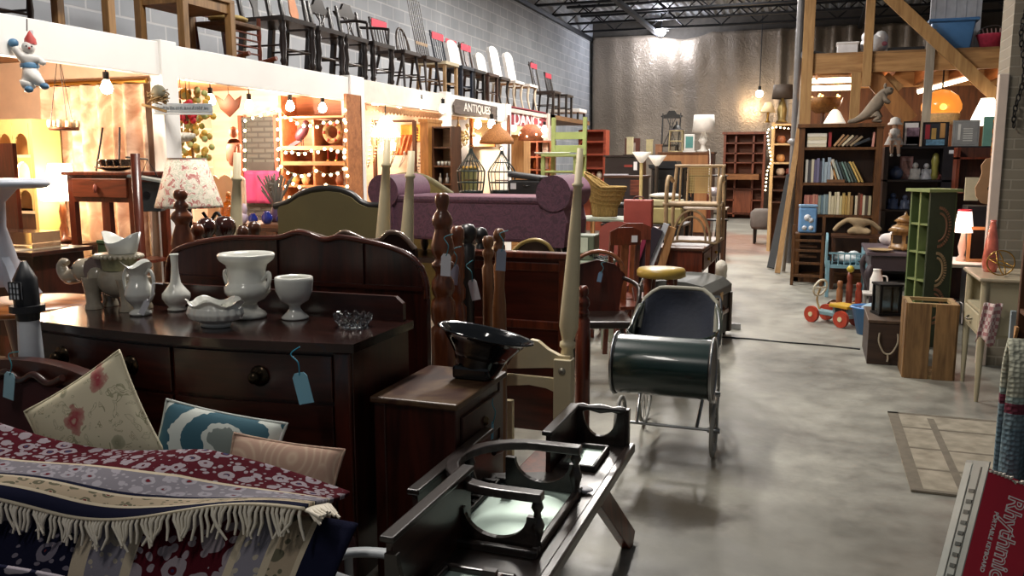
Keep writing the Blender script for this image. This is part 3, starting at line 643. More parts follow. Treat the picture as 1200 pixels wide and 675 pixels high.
m.build('fringe',P('#d8d0c0',.9,var=.08,sc=40),t,kind='stuff')
def rug2(u,v):
    x=-2.5+1.50*u-.10*v*max(0,u-.7)/.3; z=.575-.53*v+.01*math.sin(u*15)
    y=1.70-.13*math.sin(min(1,v*2.2)*PI/2)-.04*math.sin(u*8+v*3)*v-.02*math.sin(u*19)*v+.03*u
    y-=.13*(1-u)*(.4+.6*v)
    return (x,y,z)
rm2=rugmat('rug_navy_field',[(.50,navy,'#6d6874','#6a2a2c',.9),(.53,crm,crm,crm,.2),(.60,'#7b7882','#a29a8c','#5a1620',.9),(.62,crm,crm,crm,.2),(.80,maroon,'#8a8086','#2a2c4c',1.25),(.815,crm,crm,crm,.2),(.865,'#7b7882','#a29a8c','#5a1620',.9),(.88,crm,crm,crm,.2),(.925,'#9c8d78','#5d5a4a','#5a1620',.9),(.935,crm,crm,crm,.2),(1.01,navy,navy,navy,.2)],(16,8,1),axis='X')
t=thing('rug','lower navy floral rug hanging to the floor beneath the fringed one','rug',(0,0,0)); uvgrid(rug2,90,40,'pile',rm2,t,solid=.01)
def rug3(u,v):
    x=-2.2+.72*u; return (x-.12*v,1.56-.03*v-.05*math.sin(u*5)-.10*(1-u)*1,.585-.02*math.sin(u*3)-.24*v-.17*u*u)
t=thing('rug','folded navy and grey rug corner at the very front of the pile','rug',(0,-.11,0)); uvgrid(rug3,50,20,'pile',rugmat('rug_fold',[(.45,navy,'#8f8890','#6a2a2c',1.35),(.7,'#7b7882','#a29a8c','#3a2a48',1.1),(.76,crm,crm,crm,.2),(1.01,maroon,'#8f8890','#2a2c4c',1.2)],(8,4,1)),t,solid=.012)
# cushions
def cushion(name,label,c,w,h,th,R,mat,pipe=None,extra=None):
    t=thing(name,label,'cushion',c,R=R)
    def f(sgn):
        def g(u,v):
            a=u*2-1;b=v*2-1; e=(1-abs(a)**2.6)*(1-abs(b)**2.6); e=max(e,0)**.55
            k=1-.06*(1-abs(a))*1*(abs(b)**4)-.0
            return (a*w/2*(1-.05*(1-b*b)*abs(a)**6*1),sgn*th/2*e,b*h/2*(1-.06*(1-a*a)*abs(b)**6))
        return g
    m=MB(); m.grid(f(-1),24,24); m.grid(f(1),24,24); m.build('cover',mat,t)
    pr=[]
    for k in range(96):
        s=k/24; i=int(s); fr=s-i
        u,v=((fr,0),(1,fr),(1-fr,1),(0,1-fr))[i]; pr.append(f(1)(u,v))
    MB().tube(pr,.0045,6,closed=True).build('piping',pipe or mat,t)
    return t
def floral():
    m,nt,b=_new('floral_print'); L=nt.links; b.inputs['Roughness'].default_value=.85; tc=N(nt,'ShaderNodeTexCoord')
    prev=None
    def blot(cx,cz,r,col,prev,ns=9.,amt=.9):
        mp=N(nt,'ShaderNodeMapping'); mp.inputs['Location'].default_value=(-cx/r,0,-cz/r); mp.inputs['Scale'].default_value=(1/r,0,1/r); L.new(tc.outputs['Object'],mp.inputs['Vector'])
        ln=N(nt,'ShaderNodeVectorMath',operation='LENGTH'); L.new(mp.outputs[0],ln.inputs[0])
        nn=N(nt,'ShaderNodeTexNoise',inp={'Scale':28.,'Detail':3.}); L.new(tc.outputs['Object'],nn.inputs['Vector'])
        s=N(nt,'ShaderNodeMath',operation='MULTIPLY_ADD',inp={1:amt}); L.new(nn.outputs['Fac'],s.inputs[0]); L.new(ln.outputs['Value'],s.inputs[2])
        rr=ramp(nt,s.outputs[0],[(0,(1,1,1,1)),(.5,(.45,.45,.45,1)),(.62,(1,1,1,1)),(.95,(.6,.6,.6,1)),(1.2,(0,0,0,1))],'LINEAR')
        mx=N(nt,'ShaderNodeMix',data_type='RGBA'); L.new(rr.outputs[0],mx.inputs['Factor']); L.new(prev,mx.inputs['A']); mx.inputs['B'].default_value=lin(col); return mx.outputs['Result']
    no=N(nt,'ShaderNodeTexNoise',inp={'Scale':16.,'Detail':1.,'Distortion':2.5}); L.new(tc.outputs['Object'],no.inputs['Vector'])
    r=ramp(nt,no.outputs['Fac'],[(0,'#d3c9ac'),(.58,'#a19c7e'),(.61,'#d3c9ac'),(.66,'#a9a085'),(.68,'#d3c9ac')],'CONSTANT'); c=r.outputs[0]
    for a in ((.0,.045,.075,'#9c3540'),(.12,.12,.065,'#9c3540'),(-.13,-.02,.035,'#8f8d72'),(.10,-.08,.04,'#8f8d72'),(-.02,.14,.03,'#8f8d72')): c=blot(*a,c)
    L.new(c,b.inputs['Base Color']); return m
def at3(px,py,dep): d=_ray(px,py); return Vector((0,0,EYE))+d*dep
from mathutils import Euler
cushion('cushion','cream cushion printed with red roses standing on one corner',onY(108,505,1.91),.41,.33,.09,Euler((rad(-9),rad(-31),rad(6))),floral())
def ikat():
    m,nt,b=_new('ikat_print'); L=nt.links; b.inputs['Roughness'].default_value=.85; tc=N(nt,'ShaderNodeTexCoord')
    mp=N(nt,'ShaderNodeMapping'); mp.inputs['Scale'].default_value=(4.6,0,6.5); mp.inputs['Location'].default_value=(-.2,0,-.22); L.new(tc.outputs['Object'],mp.inputs['Vector'])
    no=N(nt,'ShaderNodeTexNoise',inp={'Scale':9.,'Detail':2.}); L.new(tc.outputs['Object'],no.inputs['Vector'])
    ln=N(nt,'ShaderNodeVectorMath',operation='LENGTH'); L.new(mp.outputs[0],ln.inputs[0])
    n5=N(nt,'ShaderNodeTexNoise',inp={'Scale':60.,'Detail':1.}); L.new(tc.outputs['Object'],n5.inputs['Vector'])
    s=N(nt,'ShaderNodeMath',operation='MULTIPLY_ADD',inp={1:.35}); L.new(no.outputs['Fac'],s.inputs[0]); L.new(ln.outputs['Value'],s.inputs[2])
    s2=N(nt,'ShaderNodeMath',operation='MULTIPLY_ADD',inp={1:.1}); L.new(n5.outputs['Fac'],s2.inputs[0]); L.new(s.outputs[0],s2.inputs[2])
    md=N(nt,'ShaderNodeMath',operation='PINGPONG',inp={1:.95}); L.new(s2.outputs[0],md.inputs[0])
    r=ramp(nt,md.outputs[0],[(0,'#3c4744'),(.18,'#77807b'),(.48,'#c3c8c0'),(.56,'#2f5765'),(.84,'#c3c8c0')],'CONSTANT'); L.new(r.outputs[0],b.inputs['Base Color']); return m
ik=cushion('cushion','teal and white ikat print cushion lying in front of the drawers',onY(252,530,1.955),.40,.24,.08,Euler((rad(-22),rad(6),rad(4))),ikat(),P('#b9beb8',.8))
MB().b2(.165,.195,-.004,.0,.06,.095).build('care_tag',whitetag,ik)
def medal():
    m,nt,b=_new('peach_medallion'); L=nt.links; b.inputs['Roughness'].default_value=.9; tc=N(nt,'ShaderNodeTexCoord')
    vo=N(nt,'ShaderNodeTexVoronoi',inp={'Scale':7.,'Randomness':.4}); L.new(tc.outputs['Object'],vo.inputs['Vector'])
    ww=N(nt,'ShaderNodeMath',operation='PINGPONG',inp={1:.06}); L.new(vo.outputs['Distance'],ww.inputs[0])
    r=ramp(nt,ww.outputs[0],[(0,'#b9a08a'),(.03,'#a98a78')]); L.new(r.outputs[0],b.inputs['Base Color']); return m
cushion('cushion','small peach medallion cushion nearest the dresser corner',onY(328,560,1.90),.34,.20,.06,Euler((rad(-26),rad(3),rad(4))),medal())
# ================= LOW TABLE, WHITE PEDESTAL AND TOY WINDMILL AT THE LEFT EDGE =================
t=thing('side_table','honey wood side table left of the dresser','table',(-2.96,2.55,0))
MB().lathe([(.0,0),(.25,0),(.26,.01),(.26,.025),(0,.025)],(0,0,.865),32).build('top',WD('#a8642c','#6a3814',.35,4,'X',.2),t)
MB().lathe([(.10,0),(.05,.1),(.035,.3),(.05,.6),(.09,.865)],(0,0,0),16).build('pedestal',redw,t); MB().lathe([(.2,0),(.2,.02),(.1,.05),(0,.05)],(0,0,0),24).build('base',redw,t)
lp=P('#c3c9d6',.45,var=.04); p=Vector((-3.10,2.56,.892)); t=thing('pedestal_stand','pale blue-white pedestal stand on the honey wood table at the left edge','stand',p)
MB().lathe([(0,0),(.19,0),(.205,.012),(.205,.026),(.19,.036),(0,.036)],(0,0,.455),32).build('top',lp,t); MB().lathe([(.06,.06),(.075,.12),(.06,.2),(.035,.30),(.04,.40),(.09,.455)],n=20).build('column',lp,t)
for k in range(3):
    a=rad(-20+120*k); M=Matrix.Rotation(a,4,'Z'); MB(M).prism([(.04,.20),(.10,.15),(.17,.05),(.215,.0),(.17,.0),(.12,.03),(.05,.08)],.03,Matrix.Translation((0,-.015,0))).build('foot',lp,t,bev=.004)
p=Vector((XY(30,2.13),2.13,.0)); t=thing('toy_windmill','small dark wooden windmill with a gridded white window','ornament',p)
wz=onY(30,306,2.13).z; b0=onY(30,432,2.13).z; H_=wz-b0; dk=P('#17181d',.5,var=.2); wh=P('#c8ccd2',.5)
MB().lathe([(.05,0),(.05,.03),(.03,.06),(.035,b0)],n=8).build('base',dk,t)
MB().lathe([(.040,b0),(.034,b0+.48*H_)],n=8).build('plaster_wall',wh,t)
MB().lathe([(.036,b0+.46*H_),(.040,b0+.64*H_),(.037,b0+.84*H_),(.03,b0+.88*H_),(.008,wz),(0,wz)],n=8).build('tower',dk,t); MB().lathe([(.055,b0+.54*H_),(.055,b0+.60*H_)],n=12).build('gallery',dk,t)
MB().b2(-.02,.024,-.045,-.036,b0+.665*H_,b0+.82*H_).build('window',wh,t)
m=MB()
for k in range(4): m.b2(-.02+.0147*k-.0015,-.02+.0147*k+.0015,-.048,-.04,b0+.665*H_,b0+.82*H_); m.b2(-.02,.024,-.048,-.04,b0+.665*H_+k*.0517*H_-.0015,b0+.665*H_+k*.0517*H_+.0015)
m.build('window_grid',dk,t)
# ================= OVERMANTEL LYING ON A TRESTLE BENCH =================
ew=WD('#2a211d','#110d0b',.3,6,'Y',.3)
t=thing('trestle_bench','rough wooden trestle with a splayed reddish plank leg','bench',(-.8,2.3,0))
MB().b2(-.12,.14,-.62,.66,.36,.40).build('top',redw,t,bev=.004)
for a,b,c,d in ((.13,.42,.20,.78),(.13,-.45,.2,-.78),(-.10,.42,-.2,.78),(-.1,-.45,-.2,-.78)): MB().bar((a,b,.37),(c,d,.008),.085,.035,(1,0,0)).build('leg',redw,t,bev=.003)
Z0=.402
t=thing('overmantel','ornate black-brown mirrored overmantel lying flat on the trestle','overmantel',(0,0,Z0))
XR=-.585; Yn,Yf=1.60,2.99
def cx_(px,py,z): v=onZ(px,py,z+Z0); return v
m=MB(); m.prism([(XR,Yn),(XR,Yf),(-.80,Yf),(-.80,2.62),(-.965,2.55),(-.965,1.98),(-.87,1.93),(-.87,Yn)],.022,Matrix(((1,0,0,0),(0,0,1,0),(0,1,0,0),(0,0,0,1)))@Matrix.Identity(4)); 
m.v=[(x,z,y) if False else (x,y,z) for x,y,z in m.v]
m.build('back_board',ew,t)
MB().bar((XR+.002,Yn,.012),(XR+.002,Yf,.012),.03,.035).build('front_moulding',ew,t,bev=.006)
for (xa,ya,yb,h,nm) in ((-.865,1.63,2.10,.20,'A'),(-.965,1.97,2.52,.17,'B'),(-.79,2.62,2.96,.15,'C')):
    o=MB().b2(xa-.008,xa+.008,ya,yb,.02,h).build('side_board',WD('#3b2019','#190b08',.3,6,'Y',.3),t); MB().b2(xa-.02,xa+.016,ya-.012,yb+.01,h,h+.016).build('cornice',ew,o,bev=.004)
mir=P('#b9cdc3',.3,.6,var=.15,sc=5)  # pale green of the reflected ceiling is put into the glass colour
def framed(xa,xb,ya,yb,w=.022,z=.022):
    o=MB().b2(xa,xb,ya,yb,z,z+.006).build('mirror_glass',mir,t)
    k=MB(); k.b2(xa-w,xb+w,ya-w,ya,z,z+.022); k.b2(xa-w,xb+w,yb,yb+w,z,z+.022); k.b2(xa-w,xa,ya,yb,z,z+.022); k.b2(xb,xb+w,ya,yb,z,z+.022); k.build('mirror_frame',ew,o,bev=.005)
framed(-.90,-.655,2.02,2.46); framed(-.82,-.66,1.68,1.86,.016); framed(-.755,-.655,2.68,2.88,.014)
# raised arch over the big mirror, open towards the aisle
yc=2.24; r=.215; zz=.165
ap=[(-.63,yc+r)]+[(-.76+r*math.cos(rad(a)),yc+r*math.sin(rad(a))) for a in range(90,271,12)]+[(-.63,yc-r)]
op=[(x,y) for x,y in ap]; ip=[(-.63,yc+r-.038)]+[(-.76+(r-.038)*math.cos(rad(a)),yc+(r-.038)*math.sin(rad(a))) for a in range(90,271,12)]+[(-.63,yc-r+.038)]
k=MB(); n=len(op); vs=[(x,y,zz) for x,y in op]+[(x,y,zz) for x,y in ip]+[(x,y,zz+.025) for x,y in op]+[(x,y,zz+.025) for x,y in ip]; fs=[]
for i in range(n-1): fs+=[(i,i+1,n+i+1,n+i),(2*n+i,3*n+i,3*n+i+1,2*n+i+1),(i,2*n+i,2*n+i+1,i+1),(n+i,n+i+1,3*n+i+1,3*n+i)]
fs+=[(0,n,3*n,2*n),(n-1,3*n-1,4*n-1,2*n-1)]
k.add(vs,fs); k.build('arch',WD('#3a3230','#1a1514',.3,6,'Y',.3),t,bev=.004)
spn=[(.012,0),(.016,.012),(.009,.03),(.016,.055),(.02,.075),(.012,.095),(.009,.11),(.017,.125),(.012,.143)]
for (x,y) in ((-.645,yc+r-.02),(-.645,yc-r+.02),(-.94,yc-.06),(-.94,yc+.06)): MB().lathe(spn,(x,y,.022),12).build('spindle',ew,t)
# concave brackets below the arch
def bracket(x0,x1,y,h,w=.018,both=True):
    n=14; pl=[(x0,0),(x0,h)]; 
    cx=(x0+x1)/2; rr=(x1-x0)/2-.03
    pl+=[(x0+.03,h)]+[(cx-rr*math.cos(PI*i/n),h-(h-.03)*math.sin(PI*i/n)) for i in range(n+1)]+[(x1-.03,h),(x1,h),(x1,0)]
    return MB(Matrix.Translation((0,y,.022))).prism(pl,w).build('bracket',ew,t,bev=.003)
bracket(-.865,-.60,1.605,.16); bracket(-.79,-.60,2.955,.13); bracket(-.88,-.64,2.03,.10); bracket(-.88,-.64,2.45,.10)
k=MB(Matrix.Translation((-.79,2.965,.155))@Matrix.Rotation(PI/2,4,'Y')); k.lathe([(.012,0),(.016,.03),(.01,.05),(.018,.095),(.01,.14),(.016,.165),(.012,.19)],n=12); k.build('turned_rail',ew,t)
for y in (2.0,2.53): 
    k=MB(Matrix.Translation((-.95,y,.10))@Matrix.Rotation(-PI/2,4,'X')); k.lathe([(.009,0),(.012,.02),(.02,.05),(.01,.08),(.015,.10)],n=12); k.build('turned_rail',ew,t)
for i in range(9): MB().b2(-.95,-.905,2.06+.045*i,2.075+.045*i,.022,.05).build('gallery_bar',ew,t)
MB().b2(-.605,-.59,1.60,1.63,.0,.17).build('end_block',WD('#5a3325','#2b130c',.4,6,'Z'),t,bev=.003); MB().b2(-.605,-.588,2.96,2.99,.0,.16).build('end_block',ew,t,bev=.003)
p=onZ(683,573,Z0+.033); MB().sph((p.x,p.y,.033),(.034,.022,.008),12).build('paper_scrap',whitetag,t)
# white bentwood loop by the near end
t=thing('bentwood_loop','white painted bentwood loop lying under the near end of the overmantel','bentwood piece',(-1.03,1.84,.0))
pts=bez([(.10,.05,.42),(.0,.07,.42),(-.09,.04,.42),(-.12,-.03,.42),(-.08,-.08,.42),(.02,-.10,.42),(.12,-.08,.42)],6); MB().tube(pts,.02,8,flat=.6).build('loop',P('#a9aeb2',.5),t)
for a in ((-.09,.04),(.02,-.1)): MB().cyl((a[0],a[1],0),(a[0],a[1],.42),.012,n=8).build('leg',P('#a9aeb2',.5),t)
# ================= PRAM =================
t=thing('pram','antique dark green doll pram with navy lining and wire wheels','pram',(-.64,4.35,0))
gl=P('#0f2623',.25,var=.15,coat=.4); lin_=P('#141a28',.8,var=.25,sc=5,bump=.2); pg=P('#8d8a7c',.7)
w=.222
# body tub open at the top
def tub(u,v):
    a=-PI/2+PI*2*u; pr=[(0,.34),(.8,.34),(1.0,.44),(1.03,.60),(1.0,.61),(.95,.5),(.85,.38),(0,.37)]
    k=v*(len(pr)-1); i=min(int(k),len(pr)-2); f=k-i; r=pr[i][0]*(1-f)+pr[i+1][0]*f; z=pr[i][1]*(1-f)+pr[i+1][1]*f
    c,s=math.cos(a),math.sin(a); e=.6
    return (w*r*math.copysign(abs(c)**e,c),.05+.34*r*math.copysign(abs(s)**e,s),z)
MB().grid(tub,40,28).build('body',gl,t)
# rolled front apron
k=MB(); c0=Vector((-w-.005,-.30,.45)); k.cyl((-w+.0,-.29,.47),(w-.0,-.29,.47),.145,n=28); k.build('apron_roll',gl,t)
for s in (-1,1):
    o=MB().cyl((s*(w),-.29,.47),(s*(w+.012),-.29,.47),.15,n=28).build('end_disc',iron,t)
    MB().tube([(s*(w+.012),-.29+.152*math.cos(a),.47+.152*math.sin(a)) for a in [i*PI/12 for i in range(24)]],.007,6,closed=True).build('chrome_rim',steel,o)
# seat back / folded hood
def backf(u,v):
    a=u*2-1; x=a*.205*(1-.06*v); z=.49+.285*v-.10*max(0,abs(a)-.55)**1.5*2*v; y=.10+.16*v+.05*(1-a*a)*math.sin(v*PI)+.0
    return (x+.0,y-.06*abs(a)**3,z)
MB().grid(backf,18,14).build('lining',lin_,t,solid=.02)
e=[backf(0,j/8) for j in range(3,9)]+[backf(i/10,1) for i in range(1,11)]+[backf(1,1-j/8) for j in range(1,6)]
MB().tube(e,.013,8).build('hood_edge',pg,t)
for s in (-1,1):
    MB().grid(lambda u,v:(s*(w-.005),-.2+.42*u,.46+(.04+.17*u**1.3)*v),10,6).build('side_wing',gl,t,solid=.012)
    for k_ in range(3): MB().tube(bez([(s*(w+.004),-.05+.06*k_,.52),(s*(w-.0),.06+.05*k_,.63),(s*(w-.03),.18+.03*k_,.71-.03*k_)],5),.006,6).build('hood_hinge',steel if k_!=1 else P('#77786e',.5),t)
    MB().tube(bez([(s*(w-.0),.0,.56),(s*(w-.0),.08,.62),(s*(w-.02),.16,.69)],5),.016,7).build('folded_hood',P('#5d6156',.7),t)
def wheel(x,y,r,parent,tl=0):
    o=MB().ring([(Vector((x,y,r))+Vector((0,math.cos(a),math.sin(a)))*(r-.012),Vector((1,0,0)),Vector((0,math.cos(a),math.sin(a))),.010,.012) for a in [i*PI/14 for i in range(28)]],8,closed=True).build('wheel',P('#8f8f8a',.6),parent)
    k=MB(); 
    for i in range(14): a=i*PI/7; k.cyl((x-.014*(i%2),y,r),(x,y+math.cos(a)*(r-.02),r+math.sin(a)*(r-.02)),.0018,n=4)
    k.build('spokes',steel,o); MB().cyl((x-.03,y,r),(x+.03,y,r),.014,n=10).build('hub',steel,o)
    return o
wheel(.235,-.17,.135,t); wheel(-.235,-.17,.135,t); wheel(.19,.28,.2,t); wheel(-.19,.28,.2,t)
MB().cyl((-.235,-.17,.135),(.235,-.17,.135),.008,n=8).build('axle',steel,t); MB().cyl((-.19,.28,.2),(.19,.28,.2),.008,n=8).build('axle',steel,t)
for s in (-1,1): MB().tube(bez([(s*.15,-.17,.135),(s*.16,-.05,.24),(s*.16,.1,.28),(s*.16,.25,.30)],6),.009,6).build('spring',steel,t); MB().tube(bez([(s*.17,.28,.2),(s*.17,.2,.3),(s*.17,.1,.35)],5),.009,6).build('spring',steel,t)
MB().tube(bez([(.18,.3,.42),(.19,.45,.58),(.18,.50,.70)],5)+bez([(-.18,.50,.70),(-.19,.45,.58),(-.18,.3,.42)],5),.009,8).build('push_handle',steel,t)
# ================= STOOL =================
t=thing('stool','wooden stool with a padded mustard vinyl seat behind the pram','stool',onZ(775,316,.74)*1)
t.location.z=0
MB().lathe([(0,0),(.135,0),(.15,.01),(.15,.045),(.14,.06),(.06,.066),(0,.066)],(0,0,.69),28,sx=1.08).build('seat',P('#a08436',.4,var=.12,coat=.2),t)
for k in range(4):
    a=rad(45+90*k); MB().cyl((.16*math.cos(a),.16*math.sin(a),0),(.10*math.cos(a),.10*math.sin(a),.69),.024,.026,10).build('leg',redw,t)
m=MB(Matrix.Translation((0,0,.3))); 
for k in range(4): a=rad(45+90*k);b=rad(135+90*k); m.cyl((.135*math.cos(a),.135*math.sin(a),0),(.135*math.cos(b),.135*math.sin(b),0),.011,n=8)
m.build('stretcher',redw,t)
# ================= RIGHT SIDE =================
# ---------- bookcase and its books
bw=WD('#66411f','#3a220f',.45,6,'Z'); BX0,BX1,BY=-.185,.745,10.93
t=thing('bookcase','tall walnut bookcase filled with books at the right of the aisle','bookcase',((BX0+BX1)/2,BY,0)); hw=(BX1-BX0)/2; BH=1.9; BD=.30
for s in (-1,1): MB().b2(s*hw,s*(hw-.07),0,BD,.0,BH-.04).build('side_panel',bw,t,bev=.003)
MB().b2(-hw-.02,hw+.02,-.02,BD,BH-.045,BH).build('top',bw,t,bev=.004); MB().b2(-hw,hw,BD-.015,BD,0,BH).build('back_panel',WD('#3f2412','#22130a',.5,4,'Z'),t)
SZ=(1.625,1.205,.825,.10)
for z in SZ: MB().b2(-hw+.06,hw-.06,0.005,BD-.01,z-.032,z).build('shelf',bw,t,bev=.002)
MB().b2(-hw,hw,0,.02,0,.07).build('plinth',bw,t)
bk_n=0
def book(x,z,w,h,col,label,grp,d=.17,lean=0,lay=None,y=None):
    y=BY+.03 if y is None else y
    m=MB(); c=P(col,.6,var=.05,sc=20); R=None
    if lay: m.b2(-lay/2,lay/2,0,d,0,w); 
    else: m.b2(0,w,0,d,0,h)
    if lay: inner=MB().b2(-lay/2+.006,lay/2-.006,.004,d+.003,.004,w-.004)
    o=m.build('book',c,loc=(x,y,z),bev=.003)
    o.location.z+=.002+(w*math.sin(lean) if lean>0 else 0)
    if lean: o.rotation_euler=(0,lean,0)
    return tag(o,label,'book',grp)
rnd=random.Random(11)
G='books in the walnut bookcase'
bx=BX0+.09
for k,(c,n) in enumerate((('#cfc6b0','cream'),('#d8d2c2','off-white'),('#c2b89c','buff'),('#d6d0c4','white'))):
    book(bx+.115,SZ[0]+.001+k*.041,.039,0,c,f'{n} book lying flat, {("lowest","second","third","topmost")[k]} in the top shelf stack of four',G,lay=.22)
book(bx+.245,SZ[0],.035,.175,'#8d2b2b','red book standing beside the flat stack on the top bookshelf',G)
for k,(c,n) in enumerate((('#b08a63','tan'),('#8a6a48','brown'),('#c0b59a','cream'),('#5d4a3a','dark brown'),('#8d7a5e','olive brown'))):
    book(bx+.30+k*.045,SZ[0]+.003,.026,.17,c,f'{n} book leaning far right on the top bookshelf, {ORD[k]} of five leaning ones',G,lean=rad(38+k*3))
book(bx+.522,SZ[0]+.004,.03,.19,'#22272e','black book lying at a slant on the top bookshelf',G,lean=rad(66)); book(bx+.725,SZ[0],.024,.17,'#c98f80','pink book upright against the right side of the top bookshelf',G,lean=rad(3))
x=bx; row=[('#c9c5bb','grey-white'),('#3c3a3c','charcoal'),('#b9b29c','cream'),('#5a5570','violet-grey'),('#6b6884','mauve'),('#3a3948','slate'),('#7d8f9d','pale blue'),('#93a3ad','sky grey'),('#8b9aa8','steel blue'),('#c7c2b6','white')]
for k,(c,n) in enumerate(row):
    w=.024+.012*rnd.random(); book(x,SZ[1],w,.24+.06*rnd.random(),c,f'{n} book standing upright on the second bookshelf, {ORD[k]} from the left',G); x+=w+.002
for k,(c,n) in enumerate((('#b0824e','tan'),('#a9b4a8','pale green'),('#5c6a70','blue-grey'),('#2d3a38','dark teal'),('#6d8a83','sea green'),('#54615a','grey-green'),('#3b4a45','deep green'),('#c1a25c','mustard'),('#a98c4e','ochre'))):
    book(x+.03+k*.036,SZ[1]+.003,.022,.25+.04*rnd.random(),c,f'{n} book leaning left on the second bookshelf, {ORD[k]} of nine leaning ones',G,lean=rad(-18-k*1.2))
b_=BX0+.44; o=MB().box((0,.06,.02),(.2,.12,.035)).build('book',P('#6d4a2d',.6),loc=(b_,BY+.002,SZ[1]+.003)); tag(o,'brown book lying flat in front of the leaning ones','book',G)
x=bx; row=['#a96a5c rose','#b27a66 salmon','#96574d brick','#b8806d pale rose','#a86d5e dusty pink','#7f8c86 grey-green','#5d7480 dusty blue','#8da0a4 pale blue','#6d8087 slate blue','#d2c8ac cream','#c9bf9f ivory','#bdb392 buff','#d8cfb4 pale cream','#c4ba8f straw','#b3985a mustard','#a98a4c ochre','#b59a63 gold','#8d6d45 caramel','#d0c7ac off-white','#5e3f2c dark brown','#8f4a38 rust','#c9c2a8 bone','#4b3d33 umber','#b7ad8a sand','#d9d4c6 white']
for k,cn in enumerate(row):
    c,n=cn.split(' ',1); w=.024+.01*rnd.random()
    if x+w>BX1-.075: break
    book(x,SZ[2],w,.22+.05*rnd.random()*(1 if k>8 else .4),c,f'{n} book standing on the third bookshelf, {ORD[k]} from the left',G); x+=w+.002+(.02 if k in(17,) else 0)
# ---------- things on top of the bookcase
p=onY(978,143,BY+.15); p.z=BH+.001; t=thing('cone_lampshade','white cone lamp shade standing on the bookcase','lamp shade',p)
MB().lathe([(.125,0),(.12,.02),(.055,.14),(.03,.165),(.02,.17)],n=24,cap=False).build('shade',EM('#fff3df',.55),t,solid=.004); MB().cyl((0,0,.165),(0,0,.2),.015,n=10).build('finial',brass,t)
p=onY(1023,143,BY+.12); p.z=BH+.003; t=thing('stuffed_kangaroo','grey-tan stuffed animal standing upright on the bookcase','stuffed toy',p); t.scale=(1.08,)*3
fur=P('#7d7264',.95,var=.15,sc=20,bump=.4); 
# one continuous skinned body
def skin(name,pts,edges,radii,mat,parent,sub=2,label=None):
    me=bpy.data.meshes.new(name); me.from_pydata(pts,edges,[]); o=bpy.data.objects.new(name,me); C.objects.link(o); o.parent=parent
    m=o.modifiers.new('skin','SKIN'); m.use_smooth_shade=True
    for i,v in enumerate(me.skin_vertices[0].data):
        r=radii[i]; v.radius=(r,r) if not isinstance(r,tuple) else r; v.use_root=(i==0)
    s=o.modifiers.new('sub','SUBSURF'); s.levels=sub; s.render_levels=sub; me.materials.append(mat); return o
pts=[(-.02,0,.13),(.03,0,.22),(.07,0,.29),(.10,0,.34),(.15,0,.345),(.19,0,.335), (-.10,0,.07),(-.19,0,.025),(-.26,0,.02), (.0,-.06,.10),(.07,-.07,.06),(.0,-.07,.022),(.09,-.07,.02), (.0,.06,.10),(.07,.07,.06),(.0,.07,.022),(.09,.07,.02), (.11,-.06,.24),(.16,-.05,.21), (.11,.06,.24),(.16,.05,.21)]
ed=[(0,1),(1,2),(2,3),(3,4),(4,5),(0,6),(6,7),(7,8),(0,9),(9,10),(10,11),(11,12),(0,13),(13,14),(14,15),(15,16),(2,17),(17,18),(2,19),(19,20)]
skin('body',pts,ed,[.085,.075,.05,.045,.05,.03,.05,.03,.02,.05,.035,.022,.018,.05,.035,.022,.018,.025,.018,.025,.018],fur,t)
for s in (-1,1): MB().sph((.10,s*.03,.395),(.014,.01,.03),10).build('ear',fur,t)
for s in (-1,1): MB().sph((.155,s*.038,.36),.008,8).build('eye',blackp,t)
# ---------- narrow step chair with a tin
t=thing('step_rack','low wooden ladder-like rack standing in front of the bookcase','rack',(-.02,10.62,0)); 
for x in (-.165,.165): 
    MB().b2(x-.018,x+.018,-.02,.02,.0,.82 if x>0 else .72).build('post',bw,t,bev=.003); MB().b2(x-.018,x+.018,.18,.22,0,.6).build('post',bw,t,bev=.003)
for z in (.10,.25,.40,.52): MB().b2(-.165,.165,-.012,.012,z,z+.03).build('rung',bw,t,bev=.003)
MB().b2(-.17,.17,-.02,.22,.6,.62).build('seat',bw,t,bev=.003)
for z in (.45,.33): MB().b2(-.1,.1,.03,.19,z,z+.02).build('step',bw,t)
p=Vector((-.04,10.70,.622)); t=thing('biscuit_tin','pale blue tin with white printed figures on the wooden rack','tin',p,rz=.15)
MB().b2(-.10,.10,-.055,.055,0,.30).build('can',P('#6f9ccb',.3,.1,var=.1,sc=18),t,bev=.02); MB().b2(-.103,.103,-.058,.058,.30,.335).build('lid',P('#87a9c9',.3,.1),t,bev=.012)
for c,r in (((-.01,-.057,.18),.04),((-.04,-.057,.06),.028),((.035,-.057,.06),.028),((.03,-.057,.15),.03)): MB().lathe([(r,0),(r,.002),(0,.002)],c,16,R=Matrix.Rotation(PI/2,3,'X')).build('printed_figure',P('#d9dbe0',.4),t)
# ---------- black étagère with pictures and figurines
ex0,ex1,ey=.80,1.66,11.35; t=thing('display_shelf','black display shelf of ornaments right of the bookcase','shelf',((ex0+ex1)/2,ey,0)); hw=(ex1-ex0)/2; bs=P('#1d1b20',.35,var=.15)
EZ=(1.635,1.24,.88,.5,.12)
for z in EZ: MB().b2(-hw,hw if z<1.6 else 2.14-(ex0+ex1)/2,0,.32,z-.025,z).build('shelf_board',bs,t,bev=.002)
MB().b2(2.10-(ex0+ex1)/2,2.14-(ex0+ex1)/2,0,.32,0,1.61).build('side_panel',bs,t)
for a,b in ((-hw,-hw+.05),(hw-.22,hw)): MB().b2(a,b,0,.32,0,1.61).build('side_panel',bs,t)
MB().b2(-hw,hw,.31,.325,0,1.61).build('back_panel',P('#2a2226',.5),t)
MB().b2(hw-.16,hw-.07,-.003,0,1.55,1.59).build('price_label',whitetag,t)
